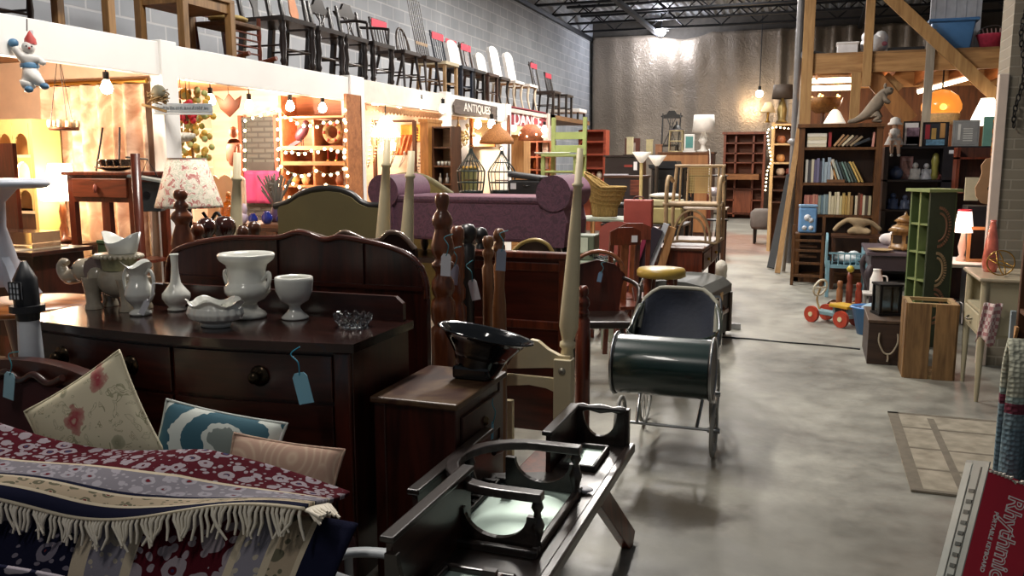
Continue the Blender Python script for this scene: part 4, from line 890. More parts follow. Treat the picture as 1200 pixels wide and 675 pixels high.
def fig(name,label,cat,p,parts,grp=None,rz=0):
    t=thing(name,label,cat,p,rz,grp)
    for nm,mb,mt in parts: mb.build(nm,mt,t)
    return t
def picture(label,px0,px1,py0,py1,Y,frame,matc,art,zb,name='framed_picture'):
    a=onY(px0,py1,Y); b=onY(px1,py0,Y); w=b.x-a.x; h=b.z-a.z
    t=thing(name,label,'picture',((a.x+b.x)/2,Y,zb)); 
    MB().b2(-w/2,w/2,0,.02,0,h).build('frame',frame,t,bev=.003); MB().b2(-w/2+.02,w/2-.02,-.003,.0,.02,h-.02).build('mount',matc,t)
    for nm,x0,x1,z0,z1,c in art: MB().b2(-w/2+w*x0,-w/2+w*x1,-.006,-.003,h*z0,h*z1).build(nm,c,t)
    return t
Y=ey+.14; z=EZ[0]+.001
picture('white-matted street picture in a black frame beside the seated doll',1057,1079,142,172,Y+.02,blackp,P('#d8d4d4',.6),[('print',.22,.95,.1,.75,P('#8a6f80',.6,var=.5,sc=25)),('house_row',.22,.95,.1,.4,P('#564a48',.6,var=.4,sc=40))],z)
picture('dark picture of three figures in red, yellow and tan clothes',1080,1113,143,172,Y,blackp,P('#2a2c33',.5),[('red_figure',.1,.28,.3,.9,P('#a3303a',.6)),('yellow_figure',.34,.52,.3,.75,P('#c09a55',.6)),('tan_figure',.66,.85,.35,.95,P('#b98a50',.6)),('blue_foreground',.15,.85,.05,.28,P('#6f9dbb',.6,var=.4,sc=30))],z)
t=picture('grey framed mirror picture with pale engraved lines',1115,1149,141,172,Y-.02,P('#a5a5a3',.35,.4),P('#8d8d8c',.4),[('engraved_line',.4,.75,.2+.09*k,.24+.09*k,P('#cfcfca',.5)) for k in range(6)]+[('engraved_tree',.2,.3,.25,.85,P('#c9c9c4',.5))],z)
a=onY(1151,172,Y); b=onY(1166,137,Y); tag(MB().b2(a.x,b.x,Y,Y+.05,z,z+(b.z-a.z)).build('book',P('#6b9a8c',.6,var=.1),bev=.004),'large teal book standing next to the grey framed picture','book')
# seated doll on the shelf corner
p=onY(1047,178,ey+.03); p.z=EZ[0]; t=thing('doll','white dressed doll with a bonnet sitting with legs dangling over the shelf','doll',p)
dw=P('#dcd6cf',.8,var=.06,sc=20,bump=.2); sk=P('#d8b49a',.6)
pts=[(0,0,.06),(0,0,.16),(0,-.005,.21),(0,-.01,.27),(-.05,-.03,.15),(-.03,-.09,.1),(.05,-.03,.15),(.03,-.09,.1),(-.03,-.10,.05),(-.03,-.11,-.09),(.035,-.10,.05),(.05,-.11,-.10)]
skin('body',pts,[(0,1),(1,2),(2,3),(1,4),(4,5),(1,6),(6,7),(0,8),(8,9),(0,10),(10,11)],[.06,.055,.022,.045,.024,.016,.024,.016,.03,.018,.03,.018],sk,t)
MB().lathe([(.11,.0),(.09,.05),(.06,.12),(.055,.18),(.02,.2)],(0,-.02,.02),18).build('dress',dw,t); MB().lathe([(.085,.26),(.08,.28),(.062,.29),(.055,.33),(.02,.35),(0,.352)],(0,-.005,0),18).build('bonnet',dw,t)
for s in (-1,1): MB().sph((s*.016,-.053,.275),.005,6).build('eye',blackp,t)
for x in (-.03,.05): MB().sph((x,-.125,-.105),(.02,.035,.018),8).build('shoe',dw,t)
# figurines on the shelves
def bust(label,px,py,col,h,zi,grp='ornaments on the black display shelf',prof=None,head=None,nm='figurine'):
    p=onY(px,py,ey+.12); p.z=EZ[zi]+.001; t=thing(nm,label,'ornament',p,group=grp); c=P(col,.3,var=.12,sc=30,coat=.3)
    MB().lathe([(a*h,b*h) for a,b in (prof or ((0,0),(.34,0),(.36,.05),(.3,.2),(.24,.4),(.2,.6),(.1,.66),(0,.67)))],n=16).build('body',c,t)
    if head is not False:
        MB().sph((0,-.02*h,.8*h),(.17*h,.16*h,.18*h),12).build('head',P(head or col,.4,var=.05),t)
        for s in (-1,1): MB().sph((s*.22*h,-.08*h,.45*h),(.07*h,.09*h,.2*h),10).build('arm',c,t)
    return t
bust('dark blue and white round jar on the second display shelf',1050,206,'#4d5a78',.16,1,prof=((0,0),(.3,0),(.5,.3),(.5,.6),(.3,.85),(.15,.9),(.2,1),(0,1)),head=False,nm='jar')
bust('small white bear figurine, left on the second display shelf',1072,206,'#d8d6d2',.21,1); bust('grey-white plush bear beside the small white bear',1085,207,'#b9bcc4',.2,1); 
bust('tall green-yellow cactus shaped bottle on the display shelf',1095,207,'#8f8a45',.32,1,prof=((0,0),(.12,0),(.14,.1),(.12,.5),(.15,.7),(.1,.92),(.04,1),(0,1)),head=False,nm='bottle')
bust('little red-brown figurine next to the cactus bottle',1099,207,'#7a3a33',.10,1)
bust('blue glazed figurine at the left of the third display shelf',1046,240,'#586a92',.2,2); bust('slim slate-blue figurine in the middle of the third display shelf',1060,240,'#6a7590',.18,2); bust('white sleeping animal figurine on the third display shelf',1075,240,'#c9c8c4',.11,2,prof=((0,0),(.6,0),(.7,.3),(.5,.7),(.2,.9),(0,.95)),head=False)
bust('pale blue figurine on the fourth display shelf',1047,265,'#76839c',.2,3); bust('brown figurine on the fourth display shelf',1063,265,'#6a5045',.18,3)
p=onY(1063,206,ey+.26); p.z=EZ[1]+.001; picture('small pink framed print behind the jar on the display shelf',1054,1071,178,205,ey+.24,P('#b98a88',.5),P('#c9a7a3',.6),[('print',.2,.8,.2,.8,P('#a98077',.6,var=.3,sc=30))],EZ[1]+.001)
# ---------- dark side table with brass-coloured pagoda box
t=thing('hall_table','dark painted table with curved legs carrying a pagoda box','table',(.80,8.95,0)); dp=P('#3a3238',.4,var=.15)
MB().b2(-.30,.36,-.50,.50,.60,.63).build('top',P('#5c525a',.35,var=.12),t,bev=.005); MB().b2(-.26,.32,-.46,.46,.46,.60).build('apron',dp,t,bev=.003)
for a in (-.25,.31):
    for b in (-.44,.44): MB().tube(bez([(a,b,.5),(a*1.12,b*1.05,.4),(a*.95,b,.2),(a*1.1,b*1.04,0)],6),[.034]*6+[.026]*6+[.02]*7,8).build('leg',dp,t)
p=Vector((XY(1056,8.75),8.75,.644)); t=thing('pagoda_box','gold-brown wooden pagoda-roofed box on the dark table','box',p,rz=.4); gd=WD('#9a7440','#5e4322',.4,8,'Z',.1)
MB().lathe([(.0,0),(.145,0),(.15,.02),(.13,.03),(.125,.16),(.165,.175),(.12,.215),(.085,.225),(.085,.255),(.11,.262),(.06,.30),(.02,.315),(.012,.34),(0,.355)],n=6).build('body',gd,t)
for k in range(6): a=rad(30+60*k); MB().box((.113*math.cos(a),.113*math.sin(a),.095),(.09,.006,.075),Matrix.Rotation(a+PI/2,3,'Z')).build('panel',P('#2d2118',.4),t)
for k in range(6): a=rad(60*k); MB().sph((.13*math.cos(a),.13*math.sin(a),.012),.02,8).build('foot',gd,t)
p=Vector((XY(1070,9.2),9.2,.631)); t=thing('table_lamp','small lit lamp with a peach shade behind the pagoda box','lamp',p)
MB().lathe([(.09,.10),(.07,.25)],n=20,cap=False).build('shade',EM('#ffd9a6',3.0),t,solid=.003); MB().lathe([(.05,0),(.05,.01),(.015,.03),(.015,.12),(0,.12)],n=12).build('base',brass,t)
pt('table_lamp_light',p+Vector((-.02,-.12,.2)),3,WARM,.04)
p=Vector((XY(1037,9.25),9.25,.631)); tag(MB().sph((0,0,.06),(.085,.06,.06),14).sph((.05,0,.1),(.05,.045,.04),12).build('cloth_bundle',P('#d8d4d4',.8,bump=.3),loc=p),'soft white cloth bundle on the far left of the dark table','cloth')
p=Vector((XY(1029,8.56),8.56,.631)); t=thing('dish','flat tan saucer at the front of the dark table','dish',p); MB().lathe([(0,0),(.05,0),(.11,.018),(.115,.022),(.1,.02),(0,.008)],n=24).build('dish_body',P('#b39a72',.4),t)
# jug on a low stool under the table
p=Vector((XY(1028,8.25),8.25,0)); t=thing('low_stool','low white stool below the front of the dark table','stool',p); MB().b2(-.12,.12,-.1,.1,.27,.29).build('seat',P('#bdbab5',.5),t,bev=.004)
for a in (-.1,.1):
    for b in (-.08,.08): MB().cyl((a,b,0),(a,b,.27),.012,n=8).build('leg',P('#8d8a86',.5),t)
p=p+Vector((-.01,0,.291)); t=thing('jug','white plastic jug standing on the low stool','jug',p); MB().lathe([(0,0),(.05,0),(.055,.02),(.055,.12),(.035,.17),(.03,.2),(.036,.21),(0,.21)],n=18).build('body',white,t); MB().tube(bez([(.045,0,.15),(.085,0,.14),(.085,0,.07),(.05,0,.05)],5),.008,6).build('handle',white,t)
# ---------- pale blue doll bed, plush, blue tub
p=Vector((XY(990,10.0),10.0,0)); t=thing('doll_bed','pale blue painted doll cot in front of the bookcase','doll bed',p); lb=P('#7fa6b4',.45,var=.08)
for s,h in ((-1,.66),(1,.56)):
    x=s*.19; MB(Matrix.Translation((x-.01,0,0))@Matrix.Rotation(PI/2,4,'Z')).prism([(-.24,.33),(.24,.33),(.24,h-.06)]+arc(0,h-.06,.24,0,180,10,.08)+[(-.24,h-.06)],.02).build('end_panel',lb,t,bev=.003)
    for b in (-.22,.22): MB().b2(x-.018,x+.018,b-.018,b+.018,0,.4).build('leg',lb,t,bev=.003)
MB().b2(-.19,.19,-.22,.22,.32,.345).build('base',lb,t)
MB().b2(-.19,.19,-.235,-.22,.32,.36).build('side_rail',lb,t); MB().b2(-.19,.19,-.235,-.22,.47,.49).build('side_rail',lb,t)
for k in range(6): MB().cyl((-.15+.06*k,-.227,.35),(-.15+.06*k,-.227,.48),.007,n=6).build('spindle',lb,t)
tag(MB().sph((0,0,.06),(.15,.17,.055),16).sph((-.06,-.05,.09),(.06,.06,.05),12).sph((.07,-.03,.09),(.07,.07,.06),12).build('bedding',P('#cfd3d4',.9,var=.1,bump=.4),loc=p+Vector((0,0,.346))),'crumpled white bedding lying in the pale blue doll cot','bedding')
p=Vector((XY(1000,10.5),10.5,0)); t=thing('bench','low dark bench between doll cot and bookcase','bench',p); MB().b2(-.27,.30,-.16,.16,.60,.63).build('top',walnutX,t)
for a in (-.24,.27): MB().b2(a-.02,a+.02,-.13,.13,0,.6).build('leg',walnut,t)
t=thing('plush_monkey','tan long-armed plush toy slumped on the low dark bench','stuffed toy',p+Vector((.02,0,.632)))
skin('body',[(0,0,.06),(.0,-.02,.13),(.0,-.03,.2),(-.12,-.02,.17),(-.22,-.02,.10),(-.27,-.02,.03),(.13,-.02,.14),(.24,-.02,.05),(-.12,-.1,.03),(.13,-.1,.03)],[(0,1),(1,2),(1,3),(3,4),(4,5),(1,6),(6,7),(0,8),(0,9)],[.06,.06,.06,.03,.028,.025,.03,.025,.03,.03],P('#9d8869',.95,var=.15,bump=.4),t)
for s in (-1,1): MB().sph((s*.025,-.085,.21),.008,6).build('eye',blackp,t)
p=Vector((XY(1040,7.75),7.75,0)); t=thing('blue_tub','low blue plastic tub on the floor behind the wooden chest','tub',p); MB().lathe([(0,.0),(.22,0),(.27,.22),(.29,.225),(.28,.24),(.255,.225),(.2,.02),(0,.02)],n=28,sy=.6).build('tub_shell',P('#3f77b0',.35,var=.08),t)
MB().sph((0,0,.22),(.2,.12,.06),14).build('folded_cloth',P('#8fa9b8',.8,bump=.3),t)
# ---------- toy pull cart
t=thing('toy_cart','pale blue wooden toy cart with red wheels and a yellow seat','toy',(.24,8.14,0),rz=rad(-40)); rw=P('#b8432e',.4); 
MB().b2(-.19,.19,-.055,.055,.075,.11).build('deck',P('#84a4ab',.5,var=.15),t,bev=.005); MB().b2(.0,.2,-.085,.085,.165,.195).build('seat',P('#c9a02e',.4),t,bev=.008)
for x in (.03,.17): MB().b2(x-.012,x+.012,-.05,.05,.11,.165).build('seat_support',P('#84a4ab',.5),t)
for x in (-.17,.15):
    MB().cyl((x,-.10,.075),(x,.10,.075),.008,n=8).build('axle',steel,t)
    for s in (-1,1):
        o=MB().cyl((x,s*.085,.075),(x,s*.115,.075),.075,n=20).build('wheel',rw,t,bev=.008); MB().cyl((x,s*.112,.075),(x,s*.122,.075),.022,n=12).build('hub',P('#d8cfa8',.4),o)
MB().tube(bez([(-.16,0,.1),(-.2,0,.2),(-.17,0,.3)],4),.009,6).build('steering_column',P('#b59a6a',.5),t); MB().tube([(-.17+.02*math.sin(a),.085*math.cos(a),.31+.075*math.sin(a)) for a in [i*PI/9 for i in range(18)]],.010,6,closed=True).build('steering_wheel',P('#d6cfb8',.5),t)
MB().bar((-.17,-.08,.31),(-.17,.08,.31),.01,.012).build('steering_spoke',P('#d6cfb8',.5),t)
t=thing('toy_wagon','brown wooden toy wagon with pegs behind the red-wheeled cart','toy',(.38,8.75,0),rz=.3)
MB().b2(-.15,.15,-.09,.09,.07,.10).build('deck',pineX,t,bev=.004)
for x,h,c in ((-.09,.22,'#8d5a34'),(.0,.3,'#7a3b28'),(.09,.2,'#a8452e')): MB().lathe([(.03,.1),(.03,.1+h*.6),(.02,.1+h*.7),(.028,.1+h*.85),(.02,.1+h),(0,.1+h)],(x,0,0),12).build('peg_figure',P(c,.5),t)
for x in (-.11,.11):
    for s in (-1,1): MB().cyl((x,s*.09,.06),(x,s*.115,.06),.06,n=16).build('wheel',walnut,t)
tag(MB().sph((0,0,.035),.035,12).build('ball',P('#c9b23a',.4),loc=Vector((.38,8.72,.402))),'small yellow ball on top of the brown toy wagon','ball')
# ---------- wooden chest, lantern, crate
t=thing('chest','dark brown wooden box with a rope handle on the concrete floor','box',(.565,6.88,0)); cw_=WD('#3d2b20','#221711',.6,4,'X')
MB().b2(-.135,.135,-.31,.31,0,.30).build('box_body',cw_,t,bev=.004); MB().b2(-.14,.14,-.315,.315,.302,.325).build('lid',WD('#54402f','#33251a',.55,4,'Y'),t,bev=.004)
MB().tube(bez([(-.06,-.318,.235),(-.062,-.325,.17),(-.03,-.33,.10),(.0,-.33,.085),(.03,-.33,.10),(.062,-.325,.17),(.06,-.318,.235)],5),.0065,8).build('rope_handle',P('#a59a86',.8),t); MB().tube([(0,-.33,.085),(.004,-.33,.05),(0,-.33,.03)],.008,6).build('rope_knot',P('#a59a86',.8),t)
p=Vector((XY(1040,6.85),6.85,.326)); t=thing('lantern','black metal lantern with glass sides on the dark wooden box','lantern',p,rz=.3)
for a in (-.07,.07):
    for b in (-.07,.07): MB().b2(a-.009,a+.009,b-.009,b+.009,.015,.22).build('corner_bar',iron,t)
MB().b2(-.085,.085,-.085,.085,0,.018).build('base',iron,t); MB().b2(-.085,.085,-.085,.085,.22,.235).build('top',iron,t); 
for a in (-.068,.068): MB().b2(a-.0015,a+.0015,-.061,.061,.018,.22).build('glass_pane',GL('#9aa0a0',.1),t)
for a in (-.068,.068): MB().b2(-.061,.061,a-.0015,a+.0015,.018,.22).build('glass_pane',GL('#9aa0a0',.1),t)
cwd=WD('#8c6a42','#5d4327',.65,5,'Z'); t=thing('wooden_crate','slatted fruit crate stood on end beside the rope-handled box','crate',(.795,6.38,0),rz=0)
w,d,h=.15,.155,.515
MB().b2(-w,w,-d,d,0,.022).build('end_board',WD('#a58a5a','#77603a',.65,5,'X'),t)
for a_,b_,c_,d_ in ((-w,w,-d,-d+.035),(-w,w,d-.035,d),(-w,-w+.03,-d+.035,d-.035),(w-.03,w,-d+.035,d-.035)): MB().b2(a_,b_,c_,d_,h-.022,h).build('end_frame',WD('#a58a5a','#77603a',.65,5,'X'),t)
for a,b in ((-.15,-.005),(.02,.15)): MB().b2(-.0+a,b,-d-.012,-d,0,h).build('slat',cwd,t,bev=.002)
for a,b in ((-.155,-.02),(.01,.155)): MB().b2(-w-.012,-w,a,b,0,h).build('slat',cwd,t,bev=.002); MB().b2(w,w+.012,a,b,0,h).build('slat',cwd,t,bev=.002)
m=MB(); m.v=[];
# ---------- green tall shelf with painted gears
gp=P('#5f7048',.5,var=.12); gp2=P('#7d8a58',.5,var=.1); t=thing('narrow_shelf','tall narrow green shelf with red-brown gear shapes painted on its side','shelf',(.90,7.45,0),rz=rad(-60)); w,d,h=.12,.115,1.22
for s in (-1,1): MB().b2(s*w,s*(w-.018),-d,d,0,h).build('side_panel',gp if s<0 else P('#2f3a28',.5,var=.15),t,bev=.002)
MB().b2(-w,w,d-.012,d,0,h).build('back_panel',gp,t); MB().b2(-w-.025,w+.025,-d-.03,d+.03,h,h+.025).build('top',gp2,t,bev=.003); MB().b2(-.009,.009,-d,d,.3,h).build('divider',gp2,t)
for z in (.05,.30,.52,.74,.96): MB().b2(-w+.018,w-.018,-d+.004,d-.012,z,z+.016).build('shelf_board',gp2,t)
rg=P('#7d5a44',.6,var=.2)
for z,r in ((.95,.10),(.62,.085),(.33,.09)):
    k=MB()
    for i in range(20):
        a=-1.5+i*.16; k.box((w+.002,-.03+r*math.cos(a),z+r*math.sin(a)*1.5),(.004,.022,.012),Matrix.Rotation(a,3,'X'))
    k.ring([(Vector((w+.002,-.03,z))+Vector((0,math.cos(a),1.5*math.sin(a)))*(r*.72),Vector((1,0,0)),Vector((0,math.cos(a),math.sin(a))),.003,.010) for a in [-1.5+j*.2 for j in range(16)]],6); k.build('gear_motif',rg if z!=.62 else P('#a08a68',.6),t)
for z,c,n in ((.756,'#b9bca2','pale green ceramic frog in a middle compartment of the green shelf'),(.536,'#8fa08a','folded green cloth low in the green shelf')):
    p=Vector((.90,7.45,z+.001)); p+=Matrix.Rotation(rad(-60),3,'Z')@Vector((.06,-.03,.006)); tag(MB().sph((0,0,.04),(.036,.05,.04),12).sph((0,-.03,.07),(.025,.03,.025),10).build('ornament',P(c,.4,var=.1),loc=p),n,'ornament')
# ---------- cream side table
cp_=P('#a89f84',.45,var=.06); t=thing('side_table','cream painted side table with open shelf, drawer and tapered legs','table',(1.15,5.98,0))
w,d,h=.165,.28,.765
MB().b2(-w-.02,w+.02,-d-.02,d+.02,h-.022,h).build('top',P('#b5a78e',.25,var=.08),t,bev=.008)
for a in (-w+.02,w-.02):
    for b in (-d+.02,d-.02): MB().lathe([(.013,0),(.016,.02),(.028,.42),(.028,h-.022)],(a,b,0),4,R=Matrix.Rotation(PI/4,3,'Z')).build('leg',cp_,t)
MB().b2(-w+.01,w-.01,-d+.005,-d+.02,.40,h-.022).build('side_panel',cp_,t); MB().b2(-w+.01,w-.01,d-.02,d-.005,.40,h-.022).build('side_panel',cp_,t); MB().b2(w-.02,w-.01,-d,d,.4,h-.02).build('back_panel',cp_,t)
MB().b2(-w+.01,w-.01,-d+.01,d-.01,.54,.56).build('shelf_board',cp_,t); MB().b2(-w+.01,w-.01,-d+.01,d-.01,.40,.415).build('base_board',cp_,t)
o=MB().b2(-w-.002,-w+.014,-d+.04,d-.04,.425,.535).build('drawer',cp_,t,bev=.004); MB().tube(bez([(-w-.002,-.06,.48),(-w-.022,-.03,.472),(-w-.022,.03,.472),(-w-.002,.06,.48)],4),.006,6).build('pull',P('#4b4636',.4,.7),o)
MB().b2(-w+.005,w-.005,-d-.003,-d+.006,.42,.53).build('panel_moulding',cp_,t,bev=.003)
tagged(t,(-w-.012,.26,.46),PI/2,whitetag,whitetag,.07,.05,tilt=.2)
p=Vector((1.12,6.02,.766)); t=thing('red_glass_vase','tall tapering red and white glass vase on the cream side table','vase',Vector((XY(1158,6.05),6.05,.766)))
MB().lathe([(.0,0),(.038,0),(.045,.03),(.046,.09),(.036,.19),(.022,.27),(.016,.31),(.018,.325),(.014,.32),(0,.1)],n=24).build('body',P('#c96a58',.12,var=.5,sc=12,coat=.5),t)
t=thing('wire_rings','brass wire ring sculpture on the front of the cream side table','ornament',Vector((1.10,5.84,.767)))
for r_,ax in ((.075,'X'),(.075,'Y'),(.07,'Z')): 
    M=Matrix.Translation((0,0,.078))@Matrix.Rotation(rad(70),4,ax)@Matrix.Rotation(rad(20),4,'X'); MB(M).tube([(r_*math.cos(a),r_*math.sin(a),0) for a in [i*PI/14 for i in range(28)]],.004,6,closed=True).build('ring',brass,t)
# gingham cloth hanging off the far end of the table
def gingham():
    m,nt,b=_new('gingham'); L=nt.links; b.inputs['Roughness'].default_value=.9; tc=N(nt,'ShaderNodeTexCoord'); ck=N(nt,'ShaderNodeTexChecker',inp={'Scale':45.}); ck.inputs['Color1'].default_value=lin('#d9c9c4'); ck.inputs['Color2'].default_value=lin('#b07f82'); L.new(tc.outputs['Object'],ck.inputs['Vector']); L.new(ck.outputs[0],b.inputs['Base Color']); return m
gx=XY(1163,5.66); tag(MB().grid(lambda u,v:(gx-.035+.10*u-.03*v,5.665+.02*math.sin(u*9),.62-.24*v+.03*math.sin(u*6)*v),14,10).build('gingham_cloth',gingham(),solid=.004),'pink gingham cloth hanging against the near end of the cream side table','cloth')
# ---------- white table with lamp, mirror frame, cut-out
p=Vector((1.32,8.0,0)); t=thing('white_table','white topped table behind the cream side table','table',p); MB().b2(-.28,.34,-.30,.30,.60,.63).build('top',white,t,bev=.004)
for a in (-.25,.3):
    for b in (-.26,.26): MB().b2(a-.02,a+.02,b-.02,b+.02,0,.6).build('leg',white,t)
p=Vector((XY(1124,7.95),7.95,.631)); t=thing('table_lamp','glowing lamp with a red-rimmed white shade beside the green shelf','lamp',p)
MB().lathe([(.075,.24),(.05,.42)],n=20,cap=False).build('shade',EM('#ffe9dc',2.2),t,solid=.003); MB().lathe([(.0,0),(.04,0),(.045,.02),(.02,.05),(.035,.12),(.02,.2),(.012,.26),(0,.26)],n=14).build('base',P('#c9b6a8',.4),t); MB().lathe([(.053,.415),(.05,.43)],n=20,cap=False).build('shade_rim',P('#c22a3c',.5),t,solid=.004)
pt('red_lamp_light',p+Vector((-.05,-.12,.3)),5,'#ffb59a',.05)
a=onY(1133,292,7.9); b=onY(1161,257,7.9); t=thing('tabletop_mirror','small wooden framed dark mirror on the white table','mirror',((a.x+b.x)/2,7.9,.632)); w=(b.x-a.x)/2; h=.29
for s in (-1,1): MB().b2(s*w,s*(w-.025),0,.02,0,h).build('frame_stile',pine,t)
for z in (0,h-.025): MB().b2(-w+.025,w-.025,0,.02,z,z+.025).build('frame_rail',pineX,t)
MB().b2(-w+.02,w-.02,.01,.016,.02,h-.02).build('mirror_glass',P('#2c2828',.1,.6),t)
Y=8.55; ol=[(1150,238),(1144,230),(1143,220),(1148,211),(1151,202),(1150,194),(1156,186),(1166,184),(1175,186),(1175,238),(1163,241)]
t=thing('guitar_cutout','tan wooden guitar-shaped cutout propped upright behind the lamp','cutout',(0,0,0)); sheet(ol,Y,.03,'board',P('#a57f5b',.6,var=.08),t); q=onY(1160,221,Y); MB().cyl((q.x,Y-.004,q.z),(q.x,Y,q.z),.02,n=14).build('hole',blackp,t)
t2=thing('plant_pedestal','dark square pedestal under the guitar-shaped cutout','pedestal',(onY(1160,238,Y).x,Y+.02,0)); MB().b2(-.16,.16,-.12,.12,0,onY(1160,241,Y).z-.035).build('column',bs,t2); zz=onY(1160,241,Y).z; MB().b2(-.19,.19,-.15,.15,zz-.035,zz-.002).build('top',bs,t2)
# autumn fabric and jumble on the wall behind
a=onY(1160,200,9.6); b=onY(1182,140,9.6); tag(MB().grid(lambda u,v:(a.x+(b.x-a.x)*u,9.6+.03*math.sin(u*12),a.z+(b.z-a.z)*v),16,12).build('hanging_scarf',SPOT('autumn_cloth','#5a2f18',[(.42,'#b5651f'),(.52,'#c98a2e'),(.6,'#7a2d1a'),(.68,'#3a2418')],14),solid=.01),'orange and brown autumn patterned scarf hanging beside the teal book','scarf')
a=onY(1130,240,9.9); b=onY(1182,172,9.9); t=thing('wall_shelf','dark reddish shelf of small trinkets behind the guitar cutout','shelf',((a.x+b.x)/2,9.9,0)); w=(b.x-a.x)/2+.1
for z in (.4,.9,1.15,1.5): MB().b2(-w,w,0,.25,z-.02,z).build('shelf_board',redw,t)
for s in (-1,1): MB().b2(s*w,s*(w-.03),0,.25,0,1.6).build('side_panel',redw,t)
MB().b2(-w,w,.24,.255,0,1.6).build('back_panel',WD('#5a3020','#301810',.5,4,'Z'),t)
for k in range(5): tag(MB().lathe([(0,0),(.022,0),(.028,.04),(.015,.08),(.02,.11),(0,.11)],n=12).build('trinket',P(('#b8863a','#8a4a2a','#c9b48a','#6a3a2a','#a8652a')[k],.35,coat=.3),loc=((a.x+b.x)/2-.12+.06*k,9.98,1.151)),('brass','rust','cream','dark brown','copper')[k]+' coloured trinket on the reddish shelf behind the cutout','ornament','trinkets on the reddish shelf')
a=onY(1130,235,9.3); b=onY(1148,208,9.3); tag(MB().b2(a.x,b.x,9.3,9.33,a.z,b.z).build('hanging_card',P('#c9bfa2',.6,var=.1)),'cream picture card hanging in front of the reddish shelf','card')
# ---------- painted brick pillar, trim, chain
pb=blocks('painted_brick','#8f8675','#7d7565','#9c9484',.2,.07,'XZ',.006,.8,1,.5,.5)
st(MB().b2(1.235,1.75,6.8,7.2,0,3.4).build('pillar',pb)); st(MB().b2(1.175,1.235,6.78,6.85,0,2.05).build('trim',P('#d8c6b8',.55,var=.05),bev=.004))
t=thing('hanging_chain','dark iron chain hanging down the painted brick pillar','chain',(1.30,6.78,2.75))
for k in range(30):
    M=Matrix.Translation((.02*math.sin(k*.4),-.012,-.036*k))@Matrix.Rotation(PI/2*(k%2)+.3,4,'Z')@Matrix.Rotation(PI/2,4,'X'); MB(M).tube([(.013*math.cos(a),.024*math.sin(a),0) for a in [i*PI/6 for i in range(12)]],.005,5,closed=True).build('link',iron,t)
# ---------- near shelf unit at the right edge of the frame
t=thing('open_shelf','dark wooden open shelf unit with scalloped trim at the right edge','shelf',(.90,4.02,0)); dw2=WD('#5a3a22','#2f1b0f',.55,5,'Z')
MB().b2(0,.34,.30,.33,0,1.75).build('side_panel',dw2,t,bev=.003); MB().b2(0,.34,-.33,-.30,0,1.75).build('side_panel',dw2,t); MB().b2(.33,.345,-.33,.33,0,1.75).build('back_panel',dw2,t); MB().b2(-.01,.345,-.34,.34,1.75,1.78).build('top',dw2,t)
for z in (.05,.4,.78,1.15,1.5): MB().b2(.005,.33,-.30,.30,z,z+.02).build('shelf_board',dw2,t)
sc_=[(0,0),(0,.55)]
for k in range(6): sc_+= [(.035*1.0-.012*math.cos(PI*j/4*2)-.0,.55-.55*(k+j/4)/6) for j in range(1,5)]
sc_=[(.0,0),(.0,.6)]+[(.028+.014*math.cos(2*PI*5*i/60),.6-.6*i/60) for i in range(61)]
MB(Matrix.Translation((-.012,.30,.12))@Matrix.Rotation(-PI/2,4,'Z')).prism(sc_,.012).build('scalloped_trim',pine,t)
MB().b2(-.02,.0,.335,.36,0,.78).build('edge_board',P('#8d9aa0',.5),t)
def crochet():
    m,nt,b=_new('crochet'); L=nt.links; b.inputs['Roughness'].default_value=.95; tc=N(nt,'ShaderNodeTexCoord'); sx=N(nt,'ShaderNodeSeparateXYZ'); L.new(tc.outputs['Object'],sx.inputs[0])
    r=ramp(nt,sx.outputs['Z'],[(0,'#5d7580'),(.55,'#6d828a'),(.60,'#6a2438'),(.635,'#8fa09a'),(.66,'#a9aa98')],'CONSTANT'); vo=N(nt,'ShaderNodeTexVoronoi',inp={'Scale':60.,'Randomness':.4}); L.new(tc.outputs['Object'],vo.inputs['Vector'])
    rr=ramp(nt,vo.outputs['Distance'],[(0,(1.2,1.2,1.2,1)),(.8,(.45,.45,.45,1))]); mx=N(nt,'ShaderNodeMix',data_type='RGBA',blend_type='MULTIPLY',inp={'Factor':1.}); L.new(r.outputs[0],mx.inputs['A']); L.new(rr.outputs[0],mx.inputs['B']); L.new(mx.outputs['Result'],b.inputs['Base Color'])
    bp=N(nt,'ShaderNodeBump',inp={'Strength':.8,'Distance':.01}); L.new(vo.outputs['Distance'],bp.inputs['Height']); L.new(bp.outputs[0],b.inputs['Normal']); return m
cxx=XY(1187,3.3)
t=thing('crochet_blanket','blue-grey and cream crochet blanket hung over a rail at the right edge','blanket',(cxx,3.3,0))
MB().grid(lambda u,v:((0,.03,.30,.33)[0]+.34*u,-.06-.03*math.sin(u*20)*min(1,v*2)+.06*(1-math.sin(min(1,v*6)*PI/2)),.84-.82*v),30,30).build('front_drape',crochet(),t,solid=.025)
MB().grid(lambda u,v:(.34*u,.06-.06*(1-math.sin(min(1,v*6)*PI/2)),.84-.82*v),20,20).build('back_drape',crochet(),t,solid=.025)
t=thing('blanket_rail','wooden rail stand that carries the crochet blanket','rail',(cxx,3.3,0)); MB().cyl((.02,0,.762),(.40,0,.762),.016,n=10).build('rail',walnut,t)
for x in (.38,.06): MB().cyl((x,0,0),(x,0,.762),.014,n=8).build('post',walnut,t)
# ---------- toy keyboard carton leaning at the lower right
kb_bot=Vector((.452,2.74,.012)); kb_top=onY(1160,541,2.97)
ax=(kb_top-kb_bot).normalized(); ux=Vector((1,.52,0)); ux=(ux-ax*ux.dot(ax)).normalized(); un=ax.cross(ux).normalized()
if un.y>0: un=-un
